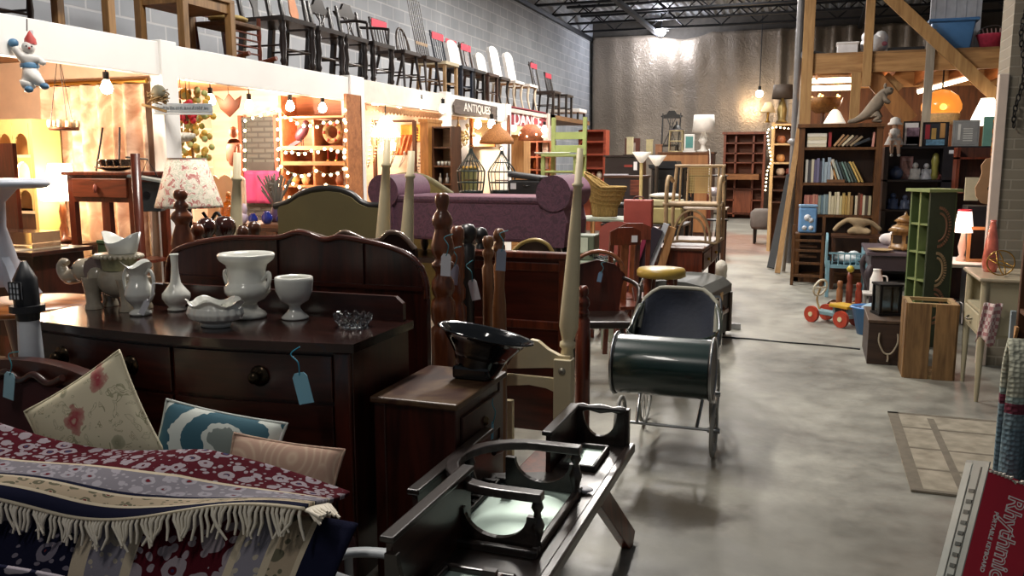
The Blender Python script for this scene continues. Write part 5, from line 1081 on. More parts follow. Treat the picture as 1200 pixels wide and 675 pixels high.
# local frame: X across, Y depth (away), Z along the box
Mx=Matrix((ux,-un,ax)).transposed().to_4x4(); L_=(kb_top-kb_bot).length
t=thing('keyboard_carton','open red and grey toy keyboard carton leaning at the lower right','carton',kb_bot); t.rotation_euler=Mx.to_euler()
W_,D_=.20,.115; redc=P('#b3142e',.4,var=.08); grc=P('#8e918c',.45,var=.06); edge=P('#b9b2a6',.7)
# walls of the open carton
MB().b2(.004,W_-.004,0,.004,0,L_-.03).build('front_panel',redc,t); MB().b2(.004,W_-.004,D_-.004,D_,0,L_).build('rear_panel',redc,t); MB().b2(0,.004,0,D_,0,L_).build('keyboard_panel',grc,t); MB().b2(W_-.004,W_,0,D_,0,L_-.02).build('end_panel',redc,t); MB().b2(.004,W_-.004,.004,D_-.004,0,.006).build('bottom_panel',redc,t)
MB().b2(-.001,.0,.004,.034,0,L_-.05).build('key_strip',P('#6d716d',.5),t) if False else None
k=MB(); k.b2(-.0015,0,.028,.034,.0,L_-.02); k.b2(-.0015,0,.074,.0755,.0,L_-.05); k.build('printed_line',P('#3a3d3a',.5),t)
nk=int((L_-.08)/.035)
for i in range(nk): MB().b2(-.0025,0,.036+.0,.062,.03+.035*i,.042+.035*i).build('printed_key',P('#474b48',.5),t)
MB().b2(-.0022,0,.078,D_-.004,.0,L_-.01).build('white_key_band',P('#a8aaa4',.5),t)
m=MB(); rr_=random.Random(5)
for i in range(14): x=.006+.0137*i; m.bar((x,-.001,L_-.03),(x+.0137,.004,L_-.03+rr_.uniform(-.006,.012)),.006,.012,(0,1,0))
m.build('torn_edge',edge,t)
def text(body,size,mat,parent,M,name='lettering',ex=.001,bold=0,align='CENTER',shear=0,sx=1):
    cu=bpy.data.curves.new(name,'FONT'); cu.body=body; cu.size=size; cu.extrude=ex; cu.align_x=align; cu.align_y='CENTER'; cu.offset=bold; cu.shear=shear
    o=bpy.data.objects.new(name,cu); C.objects.link(o); bpy.context.view_layer.update()
    me=bpy.data.meshes.new_from_object(o.evaluated_get(bpy.context.evaluated_depsgraph_get())); bpy.data.objects.remove(o)
    me.transform(M@Matrix.Diagonal((sx,1,1,1))); o=bpy.data.objects.new(name,me); C.objects.link(o); me.materials.clear(); me.materials.append(mat); o.parent=parent; return o
# text reads from the top of the carton downwards
TM=lambda x,z:Matrix.Translation((x,-.0015,z))@Matrix(((0,1,0,0),(0,0,-1,0),(-1,0,0,0),(0,0,0,1)))
wl=P('#e9e3e0',.5)
text('Rhythmic',.078,wl,t,TM(.115,L_-.21),bold=.003,sx=.9); text('Rhythmic',.078,redc,t,TM(.115,L_-.21)@Matrix.Translation((0,0,.0012)),bold=-.0012,sx=.9)
text('PORTABLE KEYBOARD',.019,wl,t,TM(.062,L_-.24),bold=.0004)
# floor mat
def matm():
    m,nt,b=_new('woven_mat'); L=nt.links; b.inputs['Roughness'].default_value=.95; tc=N(nt,'ShaderNodeTexCoord'); n=N(nt,'ShaderNodeTexNoise',inp={'Scale':12.,'Detail':5.}); L.new(tc.outputs['Object'],n.inputs['Vector']); r=ramp(nt,n.outputs['Fac'],[(.35,'#7f7767'),(.65,'#9c9382')]); L.new(r.outputs[0],b.inputs['Base Color']); return m
t=thing('floor_mat','flat tan mat with darker border bands on the concrete floor','mat',(.475,4.0,.0)); MB().b2(0,.72,0,1.28,.001,.010).build('mat_field',matm(),t,bev=.003)
dk=P('#6a6255',.95,var=.15,sc=20)
for a in ((0,.055,0,1.28),(.20,.235,.055,1.2),(.0,.72,1.25,1.28),(.055,.72,.0,.03)): MB().b2(a[0],a[1],a[2],a[3],.0105,.0115).build('border_band',dk,t)
for y in (.30,.62,.98): MB().b2(.055,.72,y,y+.018,.0105,.0112).build('cross_band',dk,t)
# power lead across the aisle
pts=[onZ(x,y,.006) for x,y in ((845,395),(880,397),(920,401),(960,404),(1008,409))]
tag(MB().tube(bez(pts,8),.006,6).build('power_lead',blackp),'thin black power lead lying across the aisle floor','cable')
# ================= MEZZANINE FRAME ON THE RIGHT =================
lum=WD('#b08a58','#8a653a',.65,3,'Z'); lumx=WD('#b48a58','#8a6238',.65,3,'X'); MY=12.2
def lpost(px,Y,z0,z1,w=.13,d=.05,mat=lum):
    x=onY(px,100,Y).x; st(MB().b2(x-w/2,x+w/2,Y,Y+d,z0,z1).build('post',mat,bev=.003)); return x
xa=lpost(945,MY-.05,0,5.3,.14); lpost(1003,MY,0,2.6,.12); lpost(1015,MY-.05,2.42,5.2,.11); lpost(1088,MY-.05,1.0,3.1,.10,mat=WD('#9a9285','#7a7266',.6,3,'Z')); xr=onY(1182,60,MY).x
st(MB().b2(xr-.07,xr+.07,MY-.05,MY+.05,0,4.6).build('post',lum,bev=.003))
st(MB().b2(xa,3.3,MY,MY+.05,2.60,2.83).build('beam',lumx,bev=.003)); st(MB().b2(xa+.06,3.3,MY+2.6,MY+2.65,2.60,2.83).build('beam',lumx))
st(MB().b2(xa-.05,3.3,MY+.0,MY+3.0,2.83,2.86).build('loft_slab',WD('#9a7448','#6e4d2b',.6,3,'X')))
for k in range(7): st(MB().b2(xa+.1+.48*k,xa+.14+.48*k,MY+.05,MY+2.6,2.62,2.83).build('beam',WD('#a86a38','#7a4822',.6,3,'Y')))
def brace(p,q,Y,w=.15,mat=lum): 
    a=onY(*p,Y); b=onY(*q,Y); st(MB().bar(a,b,.05,w,(0,0,1)).build('brace',mat,bev=.003))
brace((1040,-6),(1177,122),MY-.10); brace((1008,72),(1066,142),MY+.10,.22,WD('#a8743f','#7c5028',.6,3,'Z')); brace((1034,92),(1052,108),MY+.2,.2,lum)
st(MB().b2(xa,3.3,15.1,15.2,0,2.83).build('partition_wall',WD('#7a4b28','#4c2c16',.6,3,'Z')))
pt('loft_bulb_light',(.6,13.6,2.35),26,WARM); pt('loft_bulb_light',(1.9,13.3,2.3),26,WARM)
for k,(y,n) in enumerate(((95,'upper'),(104,'lower'))):
    a=onY(950,y,13.4); b=onY(998,y-(-2 if k else 1),13.4); t=thing('hanging_tube_light',f'{n} of two glowing strip lights under the loft beside the corner post','light',((a.x+b.x)/2,13.4,a.z)); w=(b.x-a.x)/2
    MB().cyl((-w,0,0),(w,0,0),.035,n=10).build('tube',EM('#ffe3b8',7),t); MB().b2(-w,w,-.04,.04,.035,.07).build('fitting',white,t)
a=onY(1075,108,13.6); b=onY(1148,88,13.6); t=thing('hanging_tube_light','long glowing tube light slanting behind the orange globe lamp','light',a); MB().cyl((0,0,0),b-a,.03,n=10).build('tube',EM('#ffe9c8',6),t); MB().cyl((0,.05,.03),(b-a)+Vector((0,.05,.03)),.03,n=6).build('fitting',white,t)
p=onY(1103,128,12.9); t=thing('globe_lamp','orange glass globe lamp glowing over the picture shelf','lamp',p); MB().lathe([(.02,.26),(.10,.24),(.20,.17),(.25,.06),(.25,.0),(.22,-.06),(.12,-.12),(.05,-.13)],n=24).build('globe',P('#d0762c',.2,trans=.3,emit='#ff9a3c',es=.8,var=.1),t); MB().sph((0,-.2,.02),.05,10).build('bulb',EM('#ffe0a8',12),t); MB().lathe([(.24,-.06),(.22,-.17),(.18,-.2),(0,-.2)],n=20).build('woven_base',P('#c9a878',.7,var=.2,sc=40),t); MB().cyl((0,0,.26),(0,0,.62),.012,n=6).build('cord',blackp,t)
MB().cyl((0,0,-1.4),(0,0,-.2),.02,n=8).build('stem',brass,t); 
p=onY(1156,135,11.9); t=thing('floor_lamp','bright white floor lamp shade glowing above the teal book','lamp',Vector((p.x,p.y,0))); MB().lathe([(.19,p.z-.12),(.15,p.z),(.07,p.z+.20)],n=24,cap=False).build('shade',EM('#fff0d8',3.5),t,solid=.005); MB().cyl((0,0,.03),(0,0,p.z),.015,n=8).build('pole',brass,t); MB().lathe([(.14,0),(.14,.02),(.03,.04)],n=18).build('base',brass,t); pt('floor_lamp_light',p+Vector((0,-.1,-.25)),10,WARM)
p=onY(965,120,12.9); t=thing('tangle_basket','wire basket full of amber string lights beneath the loft strip lights','basket',Vector((p.x,p.y,0)))
MB().cyl((0,0,0),(0,0,p.z-.14),.03,n=8).build('stand',walnut,t); MB().lathe([(.1,-.14),(.22,-.05),(.25,.06)],(0,0,p.z),16,cap=False).build('basket_body',P('#9a6a34',.6,var=.3,sc=30),t,solid=.01)
m=MB(); rn=random.Random(2)
for k in range(40): m.sph((rn.uniform(-.22,.22),rn.uniform(-.18,.1),p.z+rn.uniform(-.02,.1)),.014,6)
m.build('fairy_bulbs',EM('#ffc06a',8),t,kind='stuff')
# stored on the loft
LZ=2.861
def box_on(label,cat,name,px0,px1,py0,py1,Y,z,mat,bev=.01,d=.3,lid=None):
    a=onY(px0,py1,Y); b=onY(px1,py0,Y); h=b.z-z; w=b.x-a.x; t=thing(name,label,cat,((a.x+b.x)/2,Y+d/2,z)); MB().b2(-w/2,w/2,-d/2,d/2,0,h).build('body',mat,t,bev=bev)
    if lid: MB().b2(-w/2-.012,w/2+.012,-d/2-.012,d/2+.012,h*.86,h+.006).build('lid',lid,t,bev=.008)
    return t
box_on('white cardboard box at the left end of the loft','box','storage_box',981,1006,49,63,12.35,LZ,P('#d5d6da',.6),lid=P('#e0e0e2',.6))
t=thing('plastic_bag','lumpy white plastic bag with a pink print on the loft','bag',Vector((onY(1024,60,12.5).x,12.55,LZ))); MB().sph((0,0,.12),(.17,.15,.13),16).sph((.08,0,.2),(.09,.1,.1),12).sph((-.09,0,.22),(.07,.08,.08),12).build('bag_body',P('#dfe0e4',.35,bump=.5,sc=5),t); MB().sph((.12,-.1,.12),(.04,.05,.03),10).build('pink_print',P('#c77f93',.5),t)
t=thing('storage_tub','blue plastic storage tub with a lid on the loft','tub',Vector((onY(1115,50,12.45).x,12.6,LZ))); w=.27
MB().lathe([(.0,0),(.30,0),(.36,.36),(0,.36)],n=4,R=Matrix.Rotation(PI/4,3,'Z'),sy=1).build('tub_body',P('#4f7fb4',.35,var=.06),t,bev=.02); MB().b2(-.29,.29,-.29,.29,.345,.385).build('lid',P('#4a78ad',.35),t,bev=.012)
t=thing('red_basket','pink-red bowl-shaped basket with a thin handle on the loft','basket',Vector((onY(1164,60,12.4).x,12.5,LZ))); MB().lathe([(0,0),(.13,0),(.19,.17),(.2,.18),(.18,.17),(.11,.02),(0,.02)],n=20).build('basket_body',P('#b53a55',.5,var=.25,sc=20),t); MB().tube(bez([(-.19,0,.17),(-.13,0,.26),(.05,0,.29),(.19,0,.17)],5),.006,6).build('handle',steel,t); 
m=MB(); 
for k in range(5): m.cyl((-.08+.04*k,0,.1),(-.12+.05*k,.02,.26),.008,n=5)
m.build('twigs',P('#c9a5a0',.6),t,kind='stuff')
a=onY(1088,52,13.1); b=onY(1152,-6,13.1); t=thing('panel_door','tall white grooved panel leaning at the back of the loft','panel',((a.x+b.x)/2,13.1,LZ)); w=(b.x-a.x)/2; MB().b2(-w,w,0,.05,0,1.9).build('board',P('#c6cbd4',.5),t)
for k in range(5): MB().b2(-w+2*w*(k+.5)/5-.006,-w+2*w*(k+.5)/5+.006,-.004,0,0,1.9).build('groove_bead',P('#aab0bb',.5),t)
box_on('black storage case between the white bag and the blue tub','case','storage_case',1040,1084,54,66,12.4,LZ,P('#1d1e22',.5)); 
t=thing('rolled_sheet','roll of grey plastic sheeting lying at the left end of the loft','roll',Vector((onY(962,50,13.2).x,13.2,LZ+.07))); MB().cyl((-.2,-.3,0),(.25,.5,0),.07,n=14).build('roll_body',P('#4d5158',.4),t)
# ================= CHAIRS ON THE STALL ROOF =================
RZ=2.281
def chair(x,y,label,w=.44,d=.42,sh=.45,bh=.95,wood=blackw,seat=None,back='spindle',leg='turn',rz=PI/2,z=RZ,tagc=None,cat='chair',group=None,name='chair',lean=.10,arms=False,bm=None,lk=1.0):
    t=thing(name,label,cat,(x,y,z),rz,group); sm=seat or wood; bm=bm or wood
    if back=='round': MB().lathe([(0,0),(w/2,0),(w/2+.01,.012),(w/2,.03),(0,.03)],(0,0,sh-.03),24).build('seat',sm,t)
    else: MB().prism([(-w/2,-d/2),(w/2,-d/2),(w/2*.9,d/2),(-w/2*.9,d/2)],.04,Matrix(((1,0,0,0),(0,0,1,0),(0,-1,0,0),(0,0,0,1)))if False else Matrix.Translation((0,0,sh-.04))@Matrix(((1,0,0,0),(0,0,1,0),(0,1,0,0),(0,0,0,1)))).build('seat',sm,t,bev=.01)
    tp=[(.016,0),(.014,.03),(.022,.06),(.015,.09),(.024,.2),(.017,.3),(.024,.34),(.018,.37),(.024,sh-.04)]
    for sx in (-1,1):
        fx,fy=sx*(w/2-.035),-d/2+.035
        if leg=='turn': MB().lathe([(r_*lk,z_) for r_,z_ in tp],(fx,fy,0),10).build('leg',wood,t)
        elif leg=='sq': MB().bar((fx,fy,0),(fx,fy,sh-.04),.04,.04).build('leg',wood,t,bev=.003)
        elif leg=='splay': MB().cyl((fx*1.2,fy-.03,0),(fx*.9,fy+.02,sh-.03),.014,.019,8).build('leg',wood,t)
        else: MB().tube(bez([(fx,fy-.03,0),(fx,fy+.0,.12),(fx,fy+.02,.25),(fx,fy,.41)],4),[.014]*4+[.016]*4+[.022]*4+[.026],8).build('leg',wood,t)
        bx=sx*(w/2*.9-.025); by=d/2-.025
        if leg=='splay': MB().cyl((bx*1.15,by+.05,0),(bx*.85,by-.03,sh-.03),.014,.019,8).build('leg',wood,t)
        else: MB().bar((bx,by+.04,0),(bx,by,sh-.03),.034*lk,.034*lk).build('leg',wood,t,bev=.003)
    if leg in('turn','sq','splay'):
        k=MB(); k.cyl((-w/2+.04,-d/2+.04,.17),(w/2-.04,-d/2+.04,.17),.010,n=6); k.build('stretcher',wood,t)
        for sx in (-1,1): MB().cyl((sx*(w/2-.04),-d/2+.04,.2),(sx*(w/2-.05),d/2,.2),.010,n=6).build('stretcher',wood,t)
    T=lambda u,h:Vector((u,d/2-.025+lean*(h-sh)/.5*1.0,h))
    hb=w/2*.9-.02
    if back in('spindle','ladder','splat','crest'):
        for sx in (-1,1): MB().tube([T(sx*hb,sh-.03),T(sx*hb*1.02,(sh+bh)/2),T(sx*hb*1.05,bh)],[.016*lk,.018*lk,.012*lk],8).build('back_post',wood,t)
    if back=='spindle':
        MB().bar(T(-hb*1.12,bh-.035),T(hb*1.12,bh-.035),.02,.075,(0,0,1)).build('top_rail',wood,t,bev=.006)
        for k in range(4): u=-hb+2*hb*(k+1)/5; MB().cyl(T(u,sh),T(u,bh-.05),.008,n=6).build('spindle',wood,t)
    elif back=='ladder':
        for k in range(3): h=sh+.14+(bh-sh-.18)*k/2; MB().bar(T(-hb,h),T(hb,h),.014,.06,(0,0,1)).build('slat',wood,t,bev=.004)
    elif back=='splat':
        MB().prism([(-hb-.04,bh-.05),(-hb*.5,bh+.0),(0,bh+.03),(hb*.5,bh+.0),(hb+.04,bh-.05),(hb,bh-.08),(0,bh-.05),(-hb,bh-.08)],.022,Matrix.Translation((0,T(0,bh).y-.011,0))).build('crest_rail',wood,t,bev=.004)
        sp=[(-.05,0),(-.035,.1),(-.075,.2),(-.06,.32),(-.05,.42),(.05,.42),(.06,.32),(.075,.2),(.035,.1),(.05,0)]
        MB(Matrix.Translation((0,d/2-.03,sh))@Matrix.Rotation(-math.atan(lean/.5),4,'X')).prism([(x_,z_*(bh-sh-.05)/.42) for x_,z_ in sp],.014).build('splat',bm,t)
    elif back=='crest':
        MB().prism([(-hb-.06,bh-.06),(-hb*.6,bh-.02),(-hb*.35,bh+.05),(hb*.35,bh+.05),(hb*.6,bh-.02),(hb+.06,bh-.06),(hb,bh-.11),(-hb,bh-.11)],.03,Matrix.Translation((0,T(0,bh).y-.015,0))).build('crest_rail',wood,t,bev=.006)
        for a,b in ((-.8,.5),(.8,-.5),(-.3,-.1),(.3,.1)): MB().cyl(T(hb*a,sh),T(hb*b,bh-.10),.009,n=6).build('spindle',wood,t)
    elif back in('bow','round'):
        ar_=[T(hb*math.cos(a)*1.0,sh+(bh-sh)*math.sin(a)**.8) for a in [PI*i/16 for i in range(17)]]; MB().tube(ar_,.014,8).build('bow',wood,t)
        for k in range(5): u=-hb*.7+hb*1.4*k/4; MB().cyl(T(u,sh),T(u,sh+(bh-sh)*math.sqrt(max(0,1-(u/hb)**2))**.8-.01),.007,n=6).build('spindle',wood,t)
    elif back=='panel':
        MB(Matrix.Translation((0,d/2-.06,sh-.0))@Matrix.Rotation(-math.atan(lean/.5),4,'X')).prism([(-hb-.015,0),(hb+.015,0)]+[(hb+.02,bh-sh-.1)]+arc(0,bh-sh-.1,hb+.02,0,180,10,.09),.055).build('backrest',bm,t,bev=.015)
    elif back=='tall':
        for k in range(7): u=-hb+2*hb*k/6; MB().cyl(T(u,sh-.02),T(u,bh-.05*abs(k-3)),.011,.005,6).build('spindle',bm,t)
        MB().bar(T(-hb,sh+.25),T(hb,sh+.25),.016,.04,(0,0,1)).build('cross_rail',wood,t)
    elif back=='stick':
        for sx in (-1,1): MB().bar(T(sx*hb,sh),T(sx*hb,bh),.03,.03).build('back_post',wood,t)
        for h in (bh-.05,sh+.2): MB().bar(T(-hb,h),T(hb,h),.02,.06,(0,0,1)).build('rail',wood,t)
    if arms:
        for sx in (-1,1):
            o=MB().tube(bez([tuple(T(sx*hb,sh+.22)),(sx*(w/2+.02),0,sh+.21),(sx*(w/2),-d/2+.08,sh+.19)],5),.016,8).build('arm',wood,t); MB().cyl((sx*(w/2-.02),-d/2+.08,sh-.02),(sx*w/2,-d/2+.08,sh+.19),.013,n=8).build('arm_post',wood,o)
    if tagc: MB().bar(T(-hb*1.05,bh-.06)+Vector((0,-.022,0)),T(hb*1.05,bh-.06)+Vector((0,-.022,0)),.006,.09,(0,0,1)).build('red_ribbon_tag',tagc,t)
    return t
CX=-4.70
def ry(px,py=80): return onX(px,py,-4.90).y
blk2=WD('#241b18','#0f0b0a',.3,6,'Z',.3); bluish=P('#1f2633',.4,var=.2); tanw=WD('#a3855e','#7a5f3e',.5,6,'Z'); seatc=P('#b3a78c',.7)
# tables and rocking chair at the near end
def table(label,xy,w,d,h,wood,z=RZ,name='table',drop=None,lw=.06):
    t=thing(name,label,'table',(xy[0],xy[1],z)); MB().b2(-w/2,w/2,-d/2,d/2,h-.03,h).build('top',wood,t,bev=.004)
    MB().b2(-w/2+.02,w/2-.02,-d/2+.02,d/2-.02,h-.11,h-.03).build('apron',wood,t)
    for a in (-1,1):
        for b in (-1,1): x=a*(w/2-lw/2);y=b*(d/2-lw/2); MB().b2(x-lw/2,x+lw/2,y-lw/2,y+lw/2,0,h-.03).build('leg',wood,t,bev=.003)
    return t
ok=WD('#8d6b42','#5f4528',.5,5,'Z'); 
table('square oak table, the one right of the first white post on the stall roof',(-4.75,onX(220,50,-4.75).y-.0),.46,.62,.47,ok)
t=thing('throw','green and cream folded throw lying on the oak table on the stall roof','throw',(-4.72,onX(220,50,-4.75).y,RZ+.483)); MB().sph((0,0,.025),(.2,.26,.035),16).build('folded_throw',SPOT('throw_print','#5d6e4c',[(.5,'#7c8a63'),(.62,'#c2a96a')],10),t)
table('long oak table over the near stall, its two middle legs close together',(-4.75,4.25),.5,1.0,.66,ok); table('dark oak table at the extreme left end of the stall roof',(-4.75,3.3),.5,.8,.66,ok)
for k,(y,c,n) in enumerate(((4.0,'#23232a','dark ladder-back chair stored under the long oak table'),(4.45,'#2a1c16','brown spindle chair stored under the long oak table'))): chair(-5.3,y,n,wood=P(c,.5),back=('ladder','spindle')[k],bh=.85)
y=onX(272,50,-4.75).y; t=thing('rocking_chair','low red-brown rocking chair with a woven seat on the stall roof','rocking chair',(-4.78,y,RZ),PI/2)
MB().b2(-.2,.2,-.19,.2,.30,.335).build('woven_seat',P('#5a4230',.8,var=.3,sc=40),t,bev=.01)
for sx in (-1,1):
    MB().lathe([(.016,0),(.02,.08),(.014,.14),(.02,.2),(.018,.36)],(sx*.19,-.17,.04),8).build('leg',redw,t); MB().bar((sx*.19,.17,.04),(sx*.19,.24,.7),.03,.03).build('back_post',redw,t)
    MB().tube(bez([(sx*.19,-.34,.06),(sx*.19,-.1,.015),(sx*.19,.15,.02),(sx*.19,.38,.09)],5),.02,8,flat=1.0).build('rocker',redw,t)
for k in range(4): MB().cyl((-.19,-.17,.09+.055*k),(.19,-.17,.09+.055*k),.008,n=6).build('stretcher',redw,t)
for k in range(3): MB().bar((-.19,.19+.025*k,.42+.11*k),(.19,.19+.025*k,.42+.11*k),.015,.05).build('slat',redw,t)
t=thing('straw_cushion','straw coloured cushion on the rocking chair seat','cushion',(-4.78,y,RZ+.345)); MB().sph((0,0,.03),(.17,.17,.035),14).build('cushion_cover',P('#b09a62',.9,var=.2,sc=30),t)
chair(CX,ry(306),'black carved-back chair, first of the dark row after the rocking chair',w=.54,d=.48,lk=1.5,wood=blk2,back='splat',bh=1.02)
chair(CX,ry(349),'black chair with a peach fabric panel in its back',w=.5,lk=1.5,wood=blk2,back='splat',bh=.86,bm=P('#c98a66',.7))
chair(CX-.02,ry(382),'low black carved chair with scrolled top rail next to the peach-backed one',w=.46,lk=1.5,wood=blk2,back='crest',bh=.80)
chair(CX,ry(413),'broad black captain style chair with an arched crest near the second white post',w=.5,lk=1.5,wood=blk2,back='crest',bh=.84,arms=True)
chair(CX,ry(448),'dark spindle-back chair with a red tag, leftmost of the red-tagged chairs',wood=WD('#2b1f1c','#120c0b',.4,6,'Z'),back='spindle',bh=.84,tagc=redtag,leg='splay')
chair(CX,ry(474),'dark bow-back chair between the leftmost red tag and the tall spindles',wood=WD('#3a2a20','#1a110d',.4,6,'Z'),back='bow',bh=.82,leg='splay')
chair(CX,ry(497),'very tall spindle-back chair with tan legs and a pale seat',wood=tanw,seat=seatc,back='tall',bh=1.42,bm=P('#39312c',.4),tagc=None,leg='sq')
chair(CX,ry(517),'blue-black chair with a red tag behind the tall spindles',wood=bluish,back='spindle',bh=.93,tagc=redtag,leg='sq')
chair(CX,ry(532),'dark chair with a white upholstered back, nearest of the white-backed ones',wood=blackw,bm=P('#d8d4d2',.7),back='panel',bh=.90,leg='sq',tagc=redtag)
chair(CX,ry(549),'brown chair with a pink-red cloth tied to its back',wood=WD('#4a3228','#251611',.4,6,'Z'),back='splat',bh=.90,tagc=redtag,leg='sq')
chair(CX-.03,ry(566),'dark-seated chair with a low white back in the middle of the white ones',wood=WD('#3b332e','#1d1815',.4,6,'Z'),bm=P('#cfcbc8',.7),back='panel',bh=.86,leg='cab')
chair(CX-.02,ry(583),'tall white padded chair with pale tan legs, left of the two tallest white ones',wood=P('#c4b8a4',.5),seat=P('#dcd6ce',.7),bm=P('#e0ddda',.7),back='panel',bh=1.04,leg='cab',tagc=None)
chair(CX,ry(599),'tall white padded chair with pale tan legs, right of the two tallest white ones',wood=P('#c4b8a4',.5),seat=P('#dcd6ce',.7),bm=P('#e0ddda',.7),back='panel',bh=1.02,leg='cab')
t=thing('sign_panel_roof','x','x') if False else None
st(MB().b2(-6.19,-4.4,14.0,17.4,2.2,2.28).build('roof_slab',WD('#8a6238','#5d3d20',.6,3,'Y')))
chair(CX,ry(629),'dark oval-backed chair with a red tag above the red sign',wood=WD('#33251f','#170f0c',.4,6,'Z'),back='splat',bh=.98,tagc=redtag,leg='sq')
chair(CX,ry(645),'last dark chair of the roof row, red tag on its narrow back',wood=WD('#2b211c','#120d0b',.4,6,'Z'),back='spindle',bh=.88,tagc=redtag,leg='sq')
t=thing('white_bench','white padded bench top at the far end of the roof row','bench',(CX-.1,ry(662),RZ)); MB().b2(-.35,.3,-.3,.3,.16,.24).build('pad',P('#dcd8d4',.7),t,bev=.02)
for a in (-.3,.25):
    for b in (-.25,.25): MB().b2(a-.02,a+.02,b-.02,b+.02,0,.16).build('leg',blackw,t)
# ================= STALLS ALONG THE LEFT WALL =================
BUL=EM('#fff0d0',40); BULs=EM('#ffe2b0',14)
def bulb(label,px,py,Y,r=.045,drop=None,e=BUL):
    p=onY(px,py,Y); t=thing('hanging_bulb',label,'light bulb',p); MB().lathe([(0,-r*1.1),(r*.8,-r*.7),(r,0),(r*.7,r*.8),(r*.4,r*1.4)],n=14).build('bulb',e,t)
    MB().cyl((0,0,r*1.3),(0,0,r*2.6),r*.5,n=8).build('socket',blackp,t); top=2.19-p.z
    if top>r*2.6: MB().cyl((0,0,r*2.6),(0,0,top),.005,n=5).build('cord',blackp,t)
    return t
# ---- first stall
def lace():
    m,nt,b=_new('lace_curtain'); L=nt.links; b.inputs['Roughness'].default_value=.9; tc=N(nt,'ShaderNodeTexCoord')
    n=N(nt,'ShaderNodeTexNoise',inp={'Scale':7.,'Detail':5.,'Distortion':1.}); L.new(tc.outputs['Object'],n.inputs['Vector'])
    r=ramp(nt,n.outputs['Fac'],[(.38,'#c39a80'),(.52,'#d9b79c'),(.62,'#ecd5bd')]); L.new(r.outputs[0],b.inputs['Base Color']); return m
ya=4.98; xa_,xb_=onY(52,150,ya).x,-4.50
def cur(u,v): return (xa_+(xb_-xa_)*u,ya-.035*math.sin(u*46+.6*math.sin(v*4))-.02*math.sin(u*17+v*2),2.0-1.75*v)
t=thing('lace_curtain','tall peach lace curtain hanging on a rod in the nearest stall','curtain',(0,0,0)); MB().grid(cur,150,20).build('curtain_cloth',lace(),t); MB().cyl((xa_-.05,ya,2.02),(xb_+.02,ya,2.02),.018,n=10).build('curtain_rod',brass,t)
bulb('bare bulb hanging in front of the lace curtain',125,103,4.6,.04)
# candle ring chandelier
p=onY(75,151,4.55); t=thing('candle_ring','small hanging ring of candle cups in front of the lace curtain','chandelier',p)
MB().tube([(.085*math.cos(a),.085*math.sin(a),0) for a in [i*PI/10 for i in range(20)]],.012,6,closed=True).build('ring',P('#6a3a22',.5,.3),t)
for k in range(6): a=k*PI/3; MB().lathe([(.012,0),(.018,.01),(.016,.05),(0,.05)],(.085*math.cos(a),.085*math.sin(a),.008),10).build('candle_cup',P('#d8c6a8',.4),t)
for k in range(3): a=k*2*PI/3; MB().cyl((.085*math.cos(a),.085*math.sin(a),0),(0,0,2.19-p.z),.003,n=4).build('hanger_cord',blackp,t)
# clown figure on the beam
p=onX(35,80,-4.33); t=thing('hanging_clown_ornament','blue and white clown ornament with a red hat hanging on the white beam','ornament',p,rz=PI/2*.6)
wc=P('#d3d0cc',.5,var=.06); bc=P('#4f7a9c',.5,var=.1)
skin('body',[(0,0,-.02),(.0,0,.04),(0,-.01,.08),(-.05,-.02,.07),(-.075,-.02,.12),(.05,-.03,.05),(.07,-.06,.02),(-.02,-.03,-.08),(-.02,-.04,-.12),(.03,-.04,-.07),(.06,-.06,-.10)],[(0,1),(1,2),(1,3),(3,4),(1,5),(5,6),(0,7),(7,8),(0,9),(9,10)],[.045,.042,.02,.024,.02,.022,.018,.032,.026,.032,.024],wc,t)
MB().sph((0,-.015,.115),(.036,.034,.038),14).build('head',wc,t); MB().lathe([(.034,0),(.03,.03),(.0,.08)],(.012,-.01,.135),12).build('hat',P('#b03a35',.6),t)
for s in (-1,1): MB().sph((s*.014,-.047,.12),.005,6).build('eye',blackp,t)
MB().sph((0,-.05,.108),.007,8).build('nose',P('#b03a35',.5),t); MB().sph((-.075,-.02,.135),(.028,.024,.026),10).build('raised_glove',bc,t); MB().lathe([(.05,0),(.052,.02),(.045,.03)],(0,0,.0),12).build('blue_belt',bc,t)
for x,y,z in ((-.02,-.055,-.125),(.06,-.075,-.105)): MB().sph((x,y,z),(.026,.036,.02),10).build('shoe',bc,t)
MB().cyl((0,-.005,.21),(0,-.05,.27),.004,n=5).build('hook_string',P('#8d8d8d',.6),t); MB().b2(.01,.03,-.012,-.01,.17,.215).build('paper_tag',whitetag,t)
# yellow lit hutch
a=onY(0,140,4.66); b=onY(42,212,4.66); t=thing('hutch','pale yellow hutch with arched cubby holes glowing at the left of the nearest stall','hutch',(a.x,4.66,0)); w=b.x-a.x; yl=P('#dcc07a',.5,var=.06)
MB().b2(-.5,w,0,.25,a.z-.03,a.z).build('top',yl,t); MB().b2(w-.03,w,0,.25,0,a.z-.03).build('side_panel',yl,t); MB().b2(-.5,w,.24,.25,0,a.z-.03).build('back_panel',P('#c99a5a',.6),t)
for k in range(3): MB().b2(-.5,w-.03,.0,.24,a.z-.27-.2*k,a.z-.25-.2*k).build('shelf',P('#e2cfae',.5),t)
for k in range(3):
    for j in range(2):
        ox=w-.03-.155*(j+1); oz=a.z-.25-.2*k+.0; 
        MB().prism([(ox,oz),(ox,oz+.22 if k==0 else oz+.18),(ox+.15,oz+.22 if k==0 else oz+.18),(ox+.15,oz),(ox+.135,oz)]+arc(ox+.075,oz+.08,.06,0,180,8,.07)+[(ox+.015,oz)],.012).build('arch',yl,t)
MB().b2(-.5,w-.03,.02,.25,0,a.z-.65).build('cupboard_base',walnut,t)
